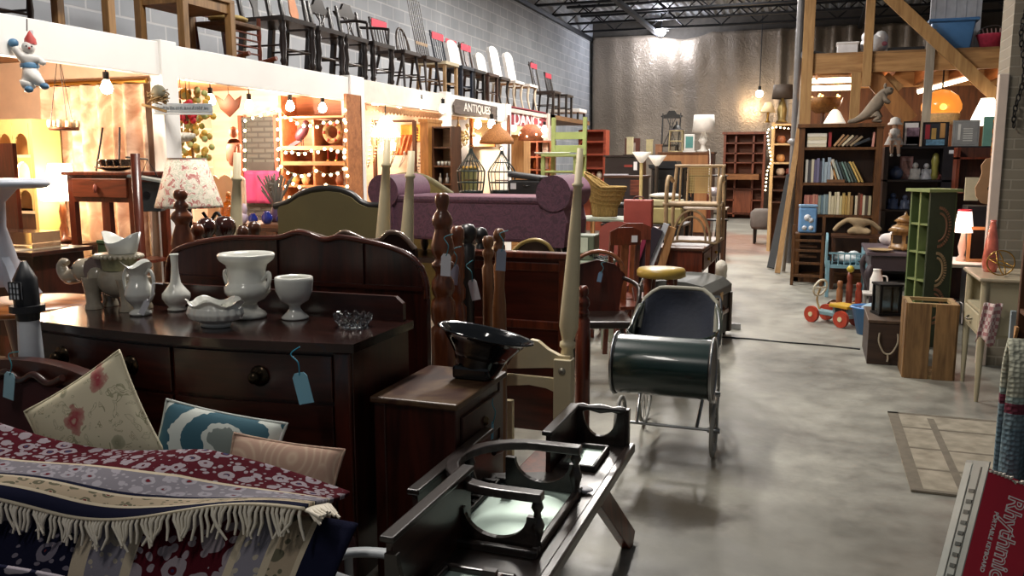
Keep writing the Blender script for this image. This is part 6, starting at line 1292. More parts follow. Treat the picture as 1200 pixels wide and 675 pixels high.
a=onY(-5,168,4.2); b=onY(16,285,4.2); t=thing('dark_door','brown wooden cupboard door standing at the far left edge','door panel',((a.x+b.x)/2,4.2,0)); MB().b2(-.12,.1,0,.03,0,a.z).build('board',redw,t)
# lamp whose shade burns out in the photo
p=onY(70,200,4.72); t=thing('table_lamp','brightly glowing lamp with a turned wooden stem in the nearest stall','lamp',Vector((p.x,4.72,.88)))
MB().lathe([(.13,.30),(.12,.34),(.07,.56)],n=24,cap=False).build('shade',EM('#fff0cf',14),t,solid=.004); MB().lathe([(0,0),(.07,0),(.075,.02),(.025,.04),(.03,.1),(.018,.14),(.028,.22),(.014,.3),(0,.34)],n=16).build('stem',maple,t)
t2=thing('lamp_table','dark square table carrying the brightly glowing lamp','table',(p.x-.05,4.66,0)); MB().b2(-.09,.25,-.3,.2,.85,.878).build('top',mahog,t2,bev=.004)
for a in (-.06,.22):
    for b in (-.27,.17): MB().b2(a-.02,a+.02,b-.02,b+.02,0,.85).build('leg',mahogv,t2)
# tall console with drawer
a=onY(86,201,4.45); b=onY(147,201,4.45); t=thing('console','tall reddish console table with a drawer and open space below in the nearest stall','console',((a.x+b.x)/2,4.45,0)); w=(b.x-a.x)/2+.06; hz=a.z
MB().b2(-w-.03,w+.03,-.02,.34,hz-.025,hz).build('top',redw,t,bev=.004); MB().b2(-w,w,0,.32,hz-.2,hz-.025).build('apron',redw,t)
o=MB().b2(-w+.05,w-.05,-.012,.0,hz-.17,hz-.045).build('drawer',WD('#7a3a20','#44200f',.4,5,'X'),t,bev=.004); MB().sph((-.02,-.025,hz-.11),(.012,.015,.03),8).build('pull',P('#a05a4a',.4),o)
for x in (-w+.025,w-.025,.04):
    for y in (.02,.3): 
        if x==.04 and y>.1: continue
        MB().b2(x-.025,x+.025,y-.02,y+.02,0,hz-.2).build('leg',redw,t)
MB().b2(-w,w,0,.32,.78,.80).build('lower_shelf',redw,t)
p=Vector(((a.x+b.x)/2-.05,4.6,.801)); t=thing('green_box','dark green box on the lower shelf of the reddish console','box',p); MB().b2(-.09,.09,-.07,.07,0,.10).build('box_body',P('#2c4a34',.5),t,bev=.006); MB().b2(-.095,.095,-.075,.075,.10,.125).build('lid',P('#39583f',.5),t,bev=.004)
p=Vector((onY(135,198,4.6).x,4.6,hz+.001)); t=thing('glass_platter','pile of clear glass plates on the reddish console','dishes',p)
MB().lathe([(0,0),(.06,0),(.15,.025),(.16,.03),(.14,.03),(0,.012)],n=24,sy=.7).build('platter',GL('#f0e8dc',.05),t)
for k in range(4): MB().lathe([(.03,0),(.05,.05),(.045,.05),(.025,.006),(0,.006)],(-.09+.06*k,.0,.03),12).build('glass_cup',GL('#f0e8dc',.04),t)
p=Vector((onY(123,196,4.7).x,4.72,hz+.001)); t=thing('tabletop_easel','thin black tabletop easel in front of the lace curtain','easel',p); 
for s in (-1,1): MB().cyl((s*.10,0,0),(s*.075,.06,.30),.007,n=6).build('easel_leg',blackp,t)
MB().cyl((-.095,.01,.06),(.095,.01,.06),.007,n=6).build('ledge',blackp,t); MB().cyl((0,.12,0),(0,.06,.06),.006,n=6).build('rear_leg',blackp,t)
# brown post, birdhouse, lampshade
bedpost(158,180,4.05,0,[(0,0),(6.5,0),(6.5,150)],redw,'square reddish post at the left of the dark birdhouse',nm='wooden_post',sides=4)
p=onX(175,222,-3.98); t=thing('birdhouse','small dark birdhouse with a slanting grey roof hung on a string','birdhouse',p,rz=.5); t.scale=(1.05,)*3; dkb=P('#2c3133',.6,var=.2)
MB().b2(-.075,.075,-.07,.07,-.13,.045).build('house',dkb,t,bev=.003); MB().box((0,0,.065),(.20,.19,.014),Matrix.Rotation(.18,3,'Y')).build('roof',P('#7f8683',.5),t)
MB().cyl((0,-.0705,-.03),(0,-.074,-.03),.022,n=14).build('entrance_hole',blackp,t); 
for k in range(5): MB().b2(.0755,.078,-.07,.07,-.12+.03*k,-.105+.03*k).build('siding',P('#3a4042',.6),t)
MB().tube([(-.05,0,.06),(0,0,.18),(.05,0,.08)],.003,5).build('string',blackp,t); q_=Vector((XY(158,4.05),4.05,p.z+.2))-p; q_.rotate(Matrix.Rotation(-.5,3,'Z')); MB().cyl((0,0,.18),q_/1.05,.006,n=6).build('hanging_bracket',iron,t)
p=Vector((onY(222,245,4.35).x,4.35,0)); zz=onY(222,243,4.35).z; t=thing('floor_lamp','lamp with a big flared floral fabric shade at the front of the second stall','lamp',p)
fl=SPOT('rose_shade','#d8cfc0',[(.44,'#b9b9a4'),(.5,'#d8cfc0'),(.56,'#b98a80'),(.62,'#a86a66'),(.68,'#cfc3b4')],26)
h=onY(222,187,4.35).z-zz; MB().lathe([(.20,0),(.196,.02),(.112,h)],(0,0,zz),28,cap=False).build('shade',fl,t,solid=.004); MB().lathe([(.113,h),(.115,h+.01)],(0,0,zz),28).build('shade_rim',P('#c9b5a6',.6),t)
MB().cyl((0,0,.02),(0,0,zz+.1),.014,n=8).build('pole',darkz,t); MB().lathe([(.15,0),(.15,.02),(.03,.05)],n=18).build('base',darkz,t); MB().tube(bez([(.1,0,zz-.03),(.15,0,zz-.08),(.20,0,zz-.03),(.23,0,zz-.06),(.23,0,zz-.12)],5),.010,6).build('curled_arm',iron,t)
# sign and nest at the first post
p=onX(211,127,-4.25); t=thing('hanging_sign','small grey carved lettering sign fixed to the first white post','sign',Vector((-4.22,p.y,p.z)),rz=rad(24)); sw=.20
MB().b2(-sw,sw,-.01,.012,-.028,.034).build('board',P('#8f979d',.5,var=.1),t,bev=.006); MB().b2(-sw,sw,-.02,.0,-.045,-.03).build('ledge',P('#a4abb0',.5),t)
m=MB(); rn=random.Random(9)
for k in range(26): x=-sw+.03+k*.0136; h_=.017+.012*rn.random(); m.bar((x,-.012,-.012),(x+rn.uniform(-.006,.008),-.012,-.012+h_),.004,.003,(0,1,0)); 
for k in range(12): x=-sw+.035+k*.029; m.bar((x,-.012,rn.uniform(-.005,.012)),(x+.011,-.012,rn.uniform(-.005,.012)),.003,.004,(0,1,0))
m.build('carved_lettering',P('#5d656b',.6),t); MB().cyl((0,0,-.05),(0,0,-.16),.002,n=4).build('cord',blackp,t)
p=onX(186,117,-4.25); t=thing('hanging_bird_nest','twiggy brown bird nest ornament fixed to the first white post','ornament',p); m=MB(); rn=random.Random(4); tw=P('#7a623c',.8,var=.3)
for k in range(34): a=rn.uniform(0,2*PI); r_=.06+rn.uniform(-.015,.02); z=rn.uniform(-.03,.03); m.tube([(r_*math.cos(a+q*.5),r_*.8*math.sin(a+q*.5),z+.01*q) for q in range(5)],.004,5)
m.build('twigs',tw,t,kind='stuff'); MB().tube(bez([(-.14,0,-.03),(-.05,-.03,-.045),(.06,0,-.08)],5),.010,6).build('branch',tw,t); MB().sph((.02,-.02,.05),(.05,.045,.05),12).build('bird',P('#6e6a58',.8,var=.3),t)
# ---- second stall
def garland(label,px0,px1,py0,py1,Y,cols,n,name='flower_display'):
    a=onY(px0,py1,Y); b=onY(px1,py0,Y); t=thing(name,label,'artificial flowers',((a.x+b.x)/2,Y,a.z)); w=(b.x-a.x)/2; h=b.z-a.z; rn=random.Random(n)
    for ci,c in enumerate(cols):
        m=MB()
        for k in range(n): m.sph((rn.uniform(-w,w),rn.uniform(-.06,.06),rn.uniform(0,h)),(.028,.02,.026),7)
        m.build('blossoms',P(c,.7,var=.15),t,kind='stuff')
    MB().cyl((0,0,-.0),(0,0,h),.01,n=6).build('stem',tw,t); MB().cyl((0,0,h),(0,0,2.19-a.z),.003,n=4).build('cord',blackp,t); return t
garland('yellow artificial flowers hanging above and below the small grey sign',206,243,104,186,5.48,['#c9a84a','#b8a050','#a8b070'],36); garland('bright red artificial flowers behind the small grey sign',212,226,118,142,5.34,['#b81f2e'],16)
p=onY(214,158,5.24); t=thing('shell_basket','pale ribbed shell-shaped basket hanging in the second stall','basket',p); MB().grid(lambda u,v:((u-.5)*.26,-.02-.05*math.sin(PI*u)*math.sin(PI*v)+.006*math.sin(u*60),(-.055+.07*v)*(.35+.65*math.sin(PI*u))),50,10).build('shell',P('#c9c3b4',.5,var=.08),t,solid=.008); MB().cyl((0,0,.0),(0,0,2.19-p.z),.003,n=4).build('cord',blackp,t)
for k,(x,y,yy,r) in enumerate(((247,118,6.2,.042),(292,124,6.5,.04),(340,125,7.0,.042),(378,127,7.2,.04))): bulb(('leftmost','second','third','rightmost')[k]+' of four bright bulbs under the second stall beam',x,y,yy,r)
p=onY(268,122,6.3); t=thing('copper_leaf','copper coloured leaf-shaped ornament beside the second bulb','ornament',p); MB().prism([(-.14,.08),(-.05,.03),(0,.09),(.06,.03),(.13,.07),(.10,-.03),(.0,-.11),(-.09,-.04)],.012).build('leaf',P('#8a4a30',.5,.2,var=.2),t,bev=.003); MB().cyl((0,0,.09),(0,0,2.19-p.z),.003,n=4).build('cord',blackp,t)
# grey brick-patterned board + magenta cloth
Y=7.70; a=onY(291,262,Y); b=onY(323,137,Y); t=thing('brick_board','tall grey faux-brick board framed with string lights in the second stall','board',((a.x+b.x)/2,Y-.04,0)); w=(b.x-a.x)/2
MB().b2(-w,w,0,.03,.0,b.z).build('board_face',blocks('grey_brick','#444744','#383b39','#2a2c2a',.16,.055,'XZ',.012,.7),t); 
for s in (-1,1): MB().b2(s*(w+.04),s*w,-.01,.03,0,b.z+.02).build('frame_stile',WD('#8a4a2c','#5a2c18',.5,4,'Z'),t)
MB().b2(-w+.01,w-.01,-.012,-.001,onY(300,202,Y).z,onY(300,190,Y).z).build('fireplace_slot',P('#2b2b2a',.6),t)
def lights(name,label,pts,n,r=.016,sag=0,e=BULs,wire=True):
    """string of small glowing bulbs along world points"""
    pts=[Vector(p) for p in pts]; L=[(pts[i+1]-pts[i]).length for i in range(len(pts)-1)]; T=sum(L); t=thing(name,label,'string lights',pts[0]); m=MB(); o=pts[0]
    P_=[]
    for k in range(n):
        s=T*k/max(1,n-1); i=0
        while i<len(L)-1 and s>L[i]: s-=L[i]; i+=1
        q=pts[i].lerp(pts[i+1],min(1,s/L[i])); q=q+Vector((0,0,-sag*abs(math.sin(k*1.3)))); P_.append(q-o)
    MB().tube(P_,.0035,5).build('wire',P('#3a4a34',.6),t)
    me=MB().sph((0,0,0),r,8).mesh('bulb'); me.materials.append(e)
    for q in P_:
        b_=bpy.data.objects.new('bulb',me); C.objects.link(b_); b_.location=q+Vector((0,-.012,-.01)); b_.parent=t
    return t
Y=7.64; c=lambda x,y,Y=7.64:onY(x,y,Y)
lights('string_lights','string of warm lights framing the grey faux-brick board',[c(287,232),c(288,140),c(326,128),c(327,232)],22)
a=onY(288,238,Y-.03); b=onY(328,200,Y-.03); tag(MB().grid(lambda u,v:(a.x+(b.x-a.x)*u,Y-.04-.012*math.sin(u*20),a.z+(b.z-a.z)*v),16,8).build('hanging_cloth',P('#8d2a5a',.7,var=.2),solid=.006),'magenta cloth pinned below the grey faux-brick board','cloth')
# pine shelf unit
Y=7.42; a=onY(326,118,Y); b=onY(406,118,Y); t=thing('shelf_unit','pine shelf unit draped with string lights at the right of the second stall','shelf',((a.x+b.x)/2,Y,0)); w=(b.x-a.x)/2; op=WD('#b5764a','#8a5230',.5,4,'X')
for s in (-1,1): MB().b2(s*w,s*(w-.03),0,.28,0,a.z+.05).build('side_panel',op,t)
MB().b2(-.012,.012,.0,.28,0,onY(360,140,Y).z).build('divider',op,t); MB().b2(-w,w,.27,.29,0,a.z+.05).build('back_panel',WD('#a8623a','#7a4426',.5,4,'X'),t)
for py in (136,171,189,217,245): z=onY(360,py,Y).z; MB().b2(-w+.03,w-.03,-.01,.27,z-.04 if py in(171,189) else z-.02,z).build('shelf_board',op,t)
yy=Y-.03
for nm,pp,n in (('top edge',[c(328,128,yy),c(345,140,yy),c(366,146,yy),c(385,140,yy),c(404,138,yy)],11),('third shelf',[c(328,173,yy),c(350,177,yy),c(370,174,yy),c(388,171,yy),c(404,176,yy)],11),('fourth shelf',[c(330,194,yy),c(350,204,yy),c(372,198,yy),c(390,203,yy),c(404,194,yy)],10),('lowest shelves',[c(328,216,yy),c(345,212,yy),c(362,222,yy),c(380,214,yy),c(402,218,yy),c(380,230,yy),c(340,230,yy)],18),('right-hand side',[c(405,128,yy),c(406,150,yy),c(404,180,yy),c(408,205,yy),c(407,225,yy)],10)):
    lights('string_lights',f'string of warm lights along the {nm} of the pine shelf unit',pp,n,.016,.03)
p=onY(345,152,Y-.05); z=onY(360,171,Y).z+.001; t=thing('metal_bird','dark red metal bird on the pine shelf unit','ornament',Vector((p.x,Y+.05,z))); MB().sph((.02,0,.13),(.10,.04,.055),14,Matrix.Rotation(-.8,3,'Y')).sph((.07,0,.22),(.035,.03,.035),10).build('body',P('#4a1f2a',.5,.2,var=.3),t); MB().prism([(-.02,.07),(-.10,.03),(-.16,.0),(-.08,.0),(0,.04)],.02).build('tail',P('#4a1f2a',.5,.2,var=.3),t); MB().lathe([(.012,0),(0,.04)],(.11,0,.22),8,R=Matrix.Rotation(PI/2,3,'Y')).build('beak',brass,t)
for s in (-1,1): MB().cyl((.02,s*.015,0),(.02,s*.015,.09),.005,n=5).build('leg',iron,t)
p=onY(383,146,Y-.05); t=thing('tinsel_wreath','round tinsel wreath with red dots leaning on the pine shelf unit','wreath',Vector((p.x,Y+.06,z))); MB().tube([(.085*math.cos(a),0,.13+.085*math.sin(a)) for a in [i*PI/12 for i in range(24)]],.03,8,closed=True).build('ring',P('#8d6f45',.8,var=.4,sc=60,bump=.6),t)
for k in range(6): a=k*PI/3; MB().sph((.085*math.cos(a),-.03,.13+.085*math.sin(a)),.016,8).build('red_dot',P('#b8392e',.4),t)
z2=onY(360,189,Y).z+.001
for k,(px,c_,n) in enumerate(((378,'#a8392a','left one of two red candles on the pine shelf unit'),(388,'#b5452f','right one of two red candles on the pine shelf unit'))): t=thing('taper_candle',n,'candle',Vector((onY(px,180,Y).x,Y+.1,z2))); MB().cyl((0,0,.012),(0,0,.115),.010,n=10).build('wax',P(c_,.5),t); MB().lathe([(.02,0),(.02,.012),(.012,.02)],n=12).build('holder',brass,t)
for k,(px,c_) in enumerate(((340,'#b98a50'),(352,'#c9a878'),(392,'#7a4a32'))): tag(MB().lathe([(0,0),(.03,0),(.045,.05),(.03,.09),(.025,.11),(0,.11)],n=12).build('small_vase',P(c_,.4,coat=.2),loc=Vector((onY(px,212,Y).x,Y+.1,onY(360,217,Y).z+.001))),('tan','pale tan','dark brown')[k]+' little vase on the lower pine shelf','vase')
# white draped screen and rusty figure at the back of the stall
Y=6.6; a=onY(244,262,Y); b=onY(286,205,Y); t=thing('fabric_screen','white draped screen with a scalloped top behind the amber bottle','screen',((a.x+b.x)/2,Y,0)); w=(b.x-a.x)/2; sc2=[(-w,0),(w,0),(w,b.z-.04)]+[(w-2*w*i/24,b.z-.04+.04*abs(math.sin(PI*i/8))) for i in range(25)]; MB().prism(sc2,.02).build('drape',P('#dccdb8',.8,var=.06),t)
p=onY(274,165,6.9); t=thing('rusty_figure','rusty brown standing figure between the bulbs and the brick board','figure',Vector((p.x,6.9,0))); pts=[(0,0,p.z-.25),(0,0,p.z-.1),(0,0,p.z+.02),(-.06,0,p.z-.05),(-.07,0,p.z-.2),(.06,0,p.z-.05),(.07,-.05,p.z-.16)]; skin('body',pts,[(0,1),(1,2),(1,3),(3,4),(1,5),(5,6)],[.06,.065,.03,.03,.022,.03,.022],P('#8d4f34',.6,var=.3),t); MB().sph((0,0,p.z+.08),(.045,.045,.055),12).build('head',P('#8d4f34',.6,var=.3),t); MB().lathe([(.12,0),(.12,.02),(.04,.05),(.04,p.z-.28)],n=12).build('pedestal',P('#d8c0a0',.6),t)
# dark table with bottles and lavender
Y=5.9; a=onY(235,262,Y); b=onY(330,262,Y); zt=onY(300,262,Y).z; t=thing('sideboard','dark brown sideboard under the amber and blue glass in the second stall','sideboard',((a.x+b.x)/2,Y+.15,0)); w=(b.x-a.x)/2
MB().b2(-w-.04,w+.04,-.2,.2,zt-.03,zt).build('top',walnutX,t,bev=.004); MB().b2(-w,w,-.17,.18,.12,zt-.03).build('body',walnut,t)
for x in (-w+.03,w-.03):
    for y in (-.14,.15): MB().b2(x-.025,x+.025,y-.025,y+.025,0,.12).build('leg',walnut,t)
for s in (-1,1): o=MB().b2(s*.02,s*(w-.03),-.185,-.168,.2,zt-.06).build('door',walnut,t,bev=.003); MB().sph((s*.05,-.195,zt*.6),.012,8).build('knob',brass,o)
p=Vector((onY(264,250,Y).x,Y+.05,zt+.001)); t=thing('amber_bottle','amber glass bottle with a narrow neck, left of the white bedpost','bottle',p); MB().lathe([(0,0),(.07,0),(.075,.02),(.072,.12),(.05,.16),(.022,.18),(.02,.215),(.025,.22),(.018,.225)],n=20).build('glass_body',P('#c86a16',.1,trans=.6,coat=.3,emit='#d06a10',es=.0),t); MB().sph((0,0,.235),.02,8).build('stopper',P('#b3763a',.3),t)
for k,(px,r,n) in enumerate(((301,.04,'left'),(313,.048,'middle'),(325,.04,'right'))):
    t=thing('blue_vase',f'cobalt blue glass vase, {n} one of three in front of the lavender','vase',Vector((onY(px,258,Y).x,Y-.05+.05*k,zt+.001))); MB().lathe([(0,0),(r*.6,0),(r,r*.8),(r*.9,r*1.4),(r*.5,r*1.9),(r*.6,r*2.1),(r*.45,r*1.9)],n=18).build('glass_body',P('#232f86',.08,coat=.5,trans=.2),t)
p=Vector((onY(306,250,Y).x,Y+.22,zt+.001)); t=thing('dried_lavender','bunch of dried grey-green lavender stems standing in a jar','dried flowers',p); m=MB(); rn=random.Random(6)
for k in range(60): a=rn.uniform(0,2*PI); r_=rn.uniform(.02,.16); h_=rn.uniform(.25,.4); m.tube([(0,0,.02),(r_*.4*math.cos(a),r_*.4*math.sin(a),h_*.6),(r_*math.cos(a),r_*math.sin(a),h_)],[.003,.004,.008],5)
m.build('stems',P('#7f7a70',.9,var=.2),t,kind='stuff'); MB().lathe([(0,0),(.05,0),(.06,.06),(.04,.12)],n=14).build('jar',P('#4a3a5a',.3),t)
p=Vector((onY(291,256,Y).x,Y-.08,zt+.001)); tag(MB().sph((0,0,.05),(.05,.04,.055),10).sph((.02,0,.12),(.03,.025,.05),8).build('ceramic_figure',P('#c4b0c0',.3,var=.15,coat=.3),loc=p),'small lilac-white china figure left of the blue vases','ornament')
# small tables and clutter at the front of the stalls
t=thing('side_table','low dark table with a pale runner at the left edge behind the toy windmill','table',(onY(25,295,3.75).x,3.8,0)); zt=onY(25,291,3.75).z
MB().b2(-.42,.27,-.22,.22,zt-.025,zt).build('top',mahog,t,bev=.004); MB().b2(-.38,.23,-.18,.18,zt-.5,zt-.025).build('cabinet',mahogv,t); MB().b2(-.3,.15,-.23,.15,zt,zt+.006).build('runner',P('#c9b79a',.8,var=.1),t)
for x in (-.38,.23):
    for y in (-.18,.18): MB().b2(x-.02,x+.02,y-.02,y+.02,0,zt-.5).build('leg',mahogv,t)
t=thing('glass_box','clear low glass display box on the dark table with the runner','box',(onY(22,287,3.75).x-.02,3.8,zt+.008)); MB().b2(-.2,.18,-.1,.1,0,.09).build('glass_case',GL('#f4ece0',.06),t)
# ---- third stall
p=onY(452,150,8.6); t=thing('fringed_lamp','glowing white lamp shade with a beaded fringe in the third stall','lamp',p); MB().lathe([(.16,-.10),(.15,-.06),(.06,.10),(.02,.13)],n=24,cap=False).build('shade',EM('#fff0d6',2.5),t,solid=.004)
m=MB(); 
for k in range(40): a=k*2*PI/40; m.cyl((.158*math.cos(a),.158*math.sin(a),-.10),(.158*math.cos(a),.158*math.sin(a),-.18-.02*(k%3)),.004,n=4)
m.build('bead_fringe',P('#d9b98a',.5),t,kind='stuff'); MB().cyl((0,0,.13),(0,0,2.19-p.z),.006,n=5).build('cord',blackp,t); pt('fringed_lamp_light',p+Vector((.1,-.3,0)),8,WARM)
p=onY(455,171,8.3); t=thing('cup_shade','small glowing white cup-shaped shade below the fringed lamp','lamp',Vector((p.x,8.3,0))); MB().lathe([(.07,-.05),(.085,.03),(.05,.05)],(0,0,p.z),18).build('shade',EM('#fff2dc',3),t); MB().cyl((0,0,.02),(0,0,p.z-.05),.012,n=8).build('pole',brass,t); MB().lathe([(.12,0),(.12,.02),(.03,.03)],n=16).build('base',brass,t)
for k,(x,y) in enumerate(((440,122),(468,122),(493,123),(519,128))): bulb(('leftmost','second','third','rightmost')[k]+' of four bulbs under the lace edge of the third stall',x,y,9.3,.045)
a=onX(428,118,-4.5); b=onX(516,131,-4.5); t=thing('lace_trim','pale lace trim hanging along the third stall beam','lace',(0,0,0)); MB().grid(lambda u,v:(-4.5,a.y+(b.y-a.y)*u,2.06-.07*v*(.8+.4*abs(math.sin(u*70)))),120,4).build('lace_cloth',P('#cfa98a',.9,var=.2,sc=40),t,solid=.003)
Y=9.97
def hang(label,px0,px1,py0,py1,Y,c,name='garment',slant=0):
    a=onY(px0,py1,Y); b=onY(px1,py0,Y); return tag(MB().grid(lambda u,v:(a.x+(b.x-a.x)*u+slant*(v-.5),Y-.02-.012*math.sin(u*25),a.z+(b.z-a.z)*v),14,6).build(name,P(c,.8,var=.15,sc=15),solid=.006),label,'cloth')
hang('orange cloth folded over the rail in the third stall',463,482,158,182,9.6,'#b5602f','hanging_cloth',.08); hang('yellow gold panel glowing on the back wall of the third stall',471,493,146,166,Y,'#d9a94a','hanging_picture')
def beads(label,px,py0,py1,Y,c,w_=.05,name='hanging_necklace'):
    a=onY(px,py0,Y); b=onY(px,py1,Y); h=a.z-b.z; t=thing(name,label,'necklace',a); pts=[(w_*math.cos(q)*(.4+.6*math.sin(q/2)) ,-.02*math.sin(q),-h/2+h/2*math.cos(q/1.0)) for q in [2*PI*i/30 for i in range(30)]]
    m=MB(); 
    for q in pts: m.sph(q,.012,6)
    m.build('beads',P(c,.3,coat=.3),t,kind='stuff'); return t
for k,(x,y0,y1,c_,n) in enumerate(((434,140,196,'#d8c9ae','cream'),(441,150,190,'#b89a6a','gold'),(462,168,192,'#c9b9a0','ivory'),(472,178,195,'#e0d8c8','white'),(487,150,185,'#8d5a3a','copper'),(492,165,205,'#a8a49a','silver'))): beads(n+' bead necklace hanging in the third stall',x,y0,y1,9.3+.08*k,c_)
t=thing('necklace_rail','brown rail stand carrying the necklaces in the third stall','rail',(onY(462,150,9.5).x,9.5,0)); w=.27; zr=onY(464,142,9.5).z; MB().cyl((-w,0,zr),(w,0,zr),.014,n=8).build('rail',walnut,t)
for s in (-1,1): MB().b2(s*w-.02,s*w+.02,-.02,.02,0,zr).build('upright',walnut,t)
a=onY(495,210,9.4); b=onY(506,143,9.4); t=thing('wardrobe_side','tall honey coloured wardrobe end in the third stall','wardrobe',((a.x+b.x)/2,9.4,0)); MB().b2(-.09,.015,0,.4,0,b.z).build('carcass',WD('#a8743a','#74491f',.5,4,'Z'),t); MB().b2(-.1,.02,-.02,.42,b.z,b.z+.04).build('cornice',WD('#a8743a','#74491f',.5,4,'Z'),t)
a=onY(507,232,9.5); b=onY(529,148,9.5); t=thing('shelf_unit','narrow wooden shelf with little glass cups at the right of the third stall','shelf',((a.x+b.x)/2,9.5,0)); w=(b.x-a.x)/2
for s in (-1,1): MB().b2(s*w,s*(w-.02),0,.3,0,b.z).build('side_panel',walnut,t)
MB().b2(-w,w,.28,.30,0,b.z).build('back_panel',WD('#9a7452','#6a4a30',.5,4,'X'),t); SHZ=[onY(515,py,9.5).z for py in (172,194,215)]
for z in SHZ+[b.z]: MB().b2(-w+.02,w-.02,0,.28,z-.02,z).build('shelf_board',walnut,t)
for k in range(4): t=thing('glass_cup','small clear glass cup in the row on the narrow wooden shelf','glass',(a.x+.05+.048*k,9.58,SHZ[1]+.001),group='glass cups on the narrow wooden shelf'); MB().lathe([(0,0),(.016,0),(.02,.05),(.018,.05),(.014,.005),(0,.005)],n=12).build('cup',P('#d8dcd8',.1,coat=.3),t)
for k in range(2): t=thing('bottle',('pale','clear')[k]+' little bottle on the lowest board of the narrow wooden shelf','bottle',(a.x+.07+.09*k,9.58,SHZ[2]+.001)); MB().lathe([(0,0),(.022,0),(.022,.06),(.008,.08),(.008,.12),(0,.12)],n=12).build('glass_body',P(('#d0cbbd','#c4c8c6')[k],.15,coat=.3),t)
# ---- fourth stall
sgn=onX(556,128,-4.36); t=thing('stall_sign','weathered grey-brown plank sign with white letters on the fourth stall beam','sign',Vector((-4.36,onX(558,128,-4.36).y,sgn.z)),rz=PI/2)
hw_=(onX(584,134,-4.36).y-onX(535,121,-4.36).y)/2; pl=[(-hw_,-.08),(-hw_+.06,-.09),(hw_-.05,-.10),(hw_,-.06),(hw_-.03,.0),(hw_+.01,.06),(hw_-.08,.08),(-hw_+.05,.09),(-hw_+.01,.05),(-hw_-.03,.01)]; MB(Matrix.Translation((0,-.02,0))).prism(pl,.02).build('plank',WD('#6d6058','#4a3f39',.8,4,'X'),t)
text('ANTIQUES',.15,P('#e4ded6',.6),t,Matrix.Translation((0,-.0225,.0))@Matrix.Rotation(PI/2,4,'X'),bold=.002,sx=1.35)
Y=12.15; a=onY(528,200,Y-.1); b=onY(548,140,Y-.1); t=thing('chalk_board','dark framed board behind the dried flowers in the fourth stall','board',((a.x+b.x)/2,Y-.1,a.z)); w=(b.x-a.x)/2; h=b.z-a.z; MB().b2(-w,w,0,.03,0,h).build('slate',P('#37383a',.5),t)
for s in (-1,1): MB().b2(s*(w+.03),s*w,-.01,.03,-.02,h+.02).build('frame_stile',P('#4a4a48',.5),t)
p=onY(537,158,11.2); t=thing('dried_bouquet','upside-down dried cream flower bouquet hanging at the fourth stall','dried flowers',p); m=MB(); rn=random.Random(8)
for k in range(70): m.sph((rn.gauss(0,.09),rn.gauss(0,.07),rn.gauss(0,.06)),rn.uniform(.02,.035),6)
m.build('flower_heads',P('#cbbd98',.9,var=.25,sc=30),t,kind='stuff'); MB().lathe([(.05,0),(.012,.18),(.01,2.19-p.z)],n=8).build('stalks',tw,t); MB().tube(bez([(-.05,0,-.05),(-.07,0,-.3),(-.04,0,-.5)],5),.02,6).build('trailing_ribbon',P('#c9c4b4',.8),t)
a=onY(531,232,10.6); b=onY(546,197,10.6); t=thing('green_cabinet','narrow olive green cabinet below the dried bouquet','cabinet',((a.x+b.x)/2,10.6,0)); MB().b2(-.13,.13,0,.3,0,b.z).build('body',P('#6a6a3c',.5,var=.08),t); MB().b2(-.15,.15,-.02,.32,b.z,b.z+.025).build('top',P('#c9a84e',.5),t); o=MB().b2(-.11,.11,-.012,.0,.1,b.z-.05).build('door',P('#62633a',.5),t,bev=.004); MB().sph((.08,-.02,b.z*.6),.012,8).build('knob',brass,o)
Y=12.2; a=onY(550,172,Y-.05); b=onY(580,136,Y-.05); t=thing('wall_mirror','orange wooden framed mirror glowing at the back of the fourth stall','mirror',((a.x+b.x)/2,Y-.05,a.z)); w=(b.x-a.x)/2; h=b.z-a.z; og=WD('#b8702e','#8a4a1a',.4,4,'Z',.2)
for s in (-1,1): MB().b2(s*w,s*(w-.09),-.03,.03,0,h).build('frame_stile',og,t)
for z in (0,h-.09): MB().b2(-w+.09,w-.09,-.03,.03,z,z+.09).build('frame_rail',og,t)
MB().b2(-w+.08,w-.08,.0,.01,.08,h-.08).build('mirror_glass',P('#c9b890',.08,.9),t)
for k,(x,y) in enumerate(((546,130),(560,146),(576,146))): bulb(('left','middle','right')[k]+' bulb of three under the fourth stall beam',x,y,11.3,.055)
p=onY(582,158,11.0); t=thing('wicker_lamp','bell-shaped tan wicker pendant lamp under the fourth stall beam','pendant lamp',p); wk=P('#a8703e',.8,var=.3,sc=60,bump=.5); MB().lathe([(.23,-.12),(.22,-.06),(.15,.03),(.07,.09),(.045,.13),(.03,.14)],n=24,cap=False).build('shade',wk,t,solid=.012); MB().cyl((0,0,.14),(0,0,2.19-p.z),.006,n=5).build('cord',blackp,t)
for k in range(4): MB().tube([((.225-.045*k)*math.cos(a),(.225-.045*k)*math.sin(a),-.10+.05*k) for a in [i*PI/14 for i in range(28)]],.006,5,closed=True).build('wicker_hoop',wk,t)
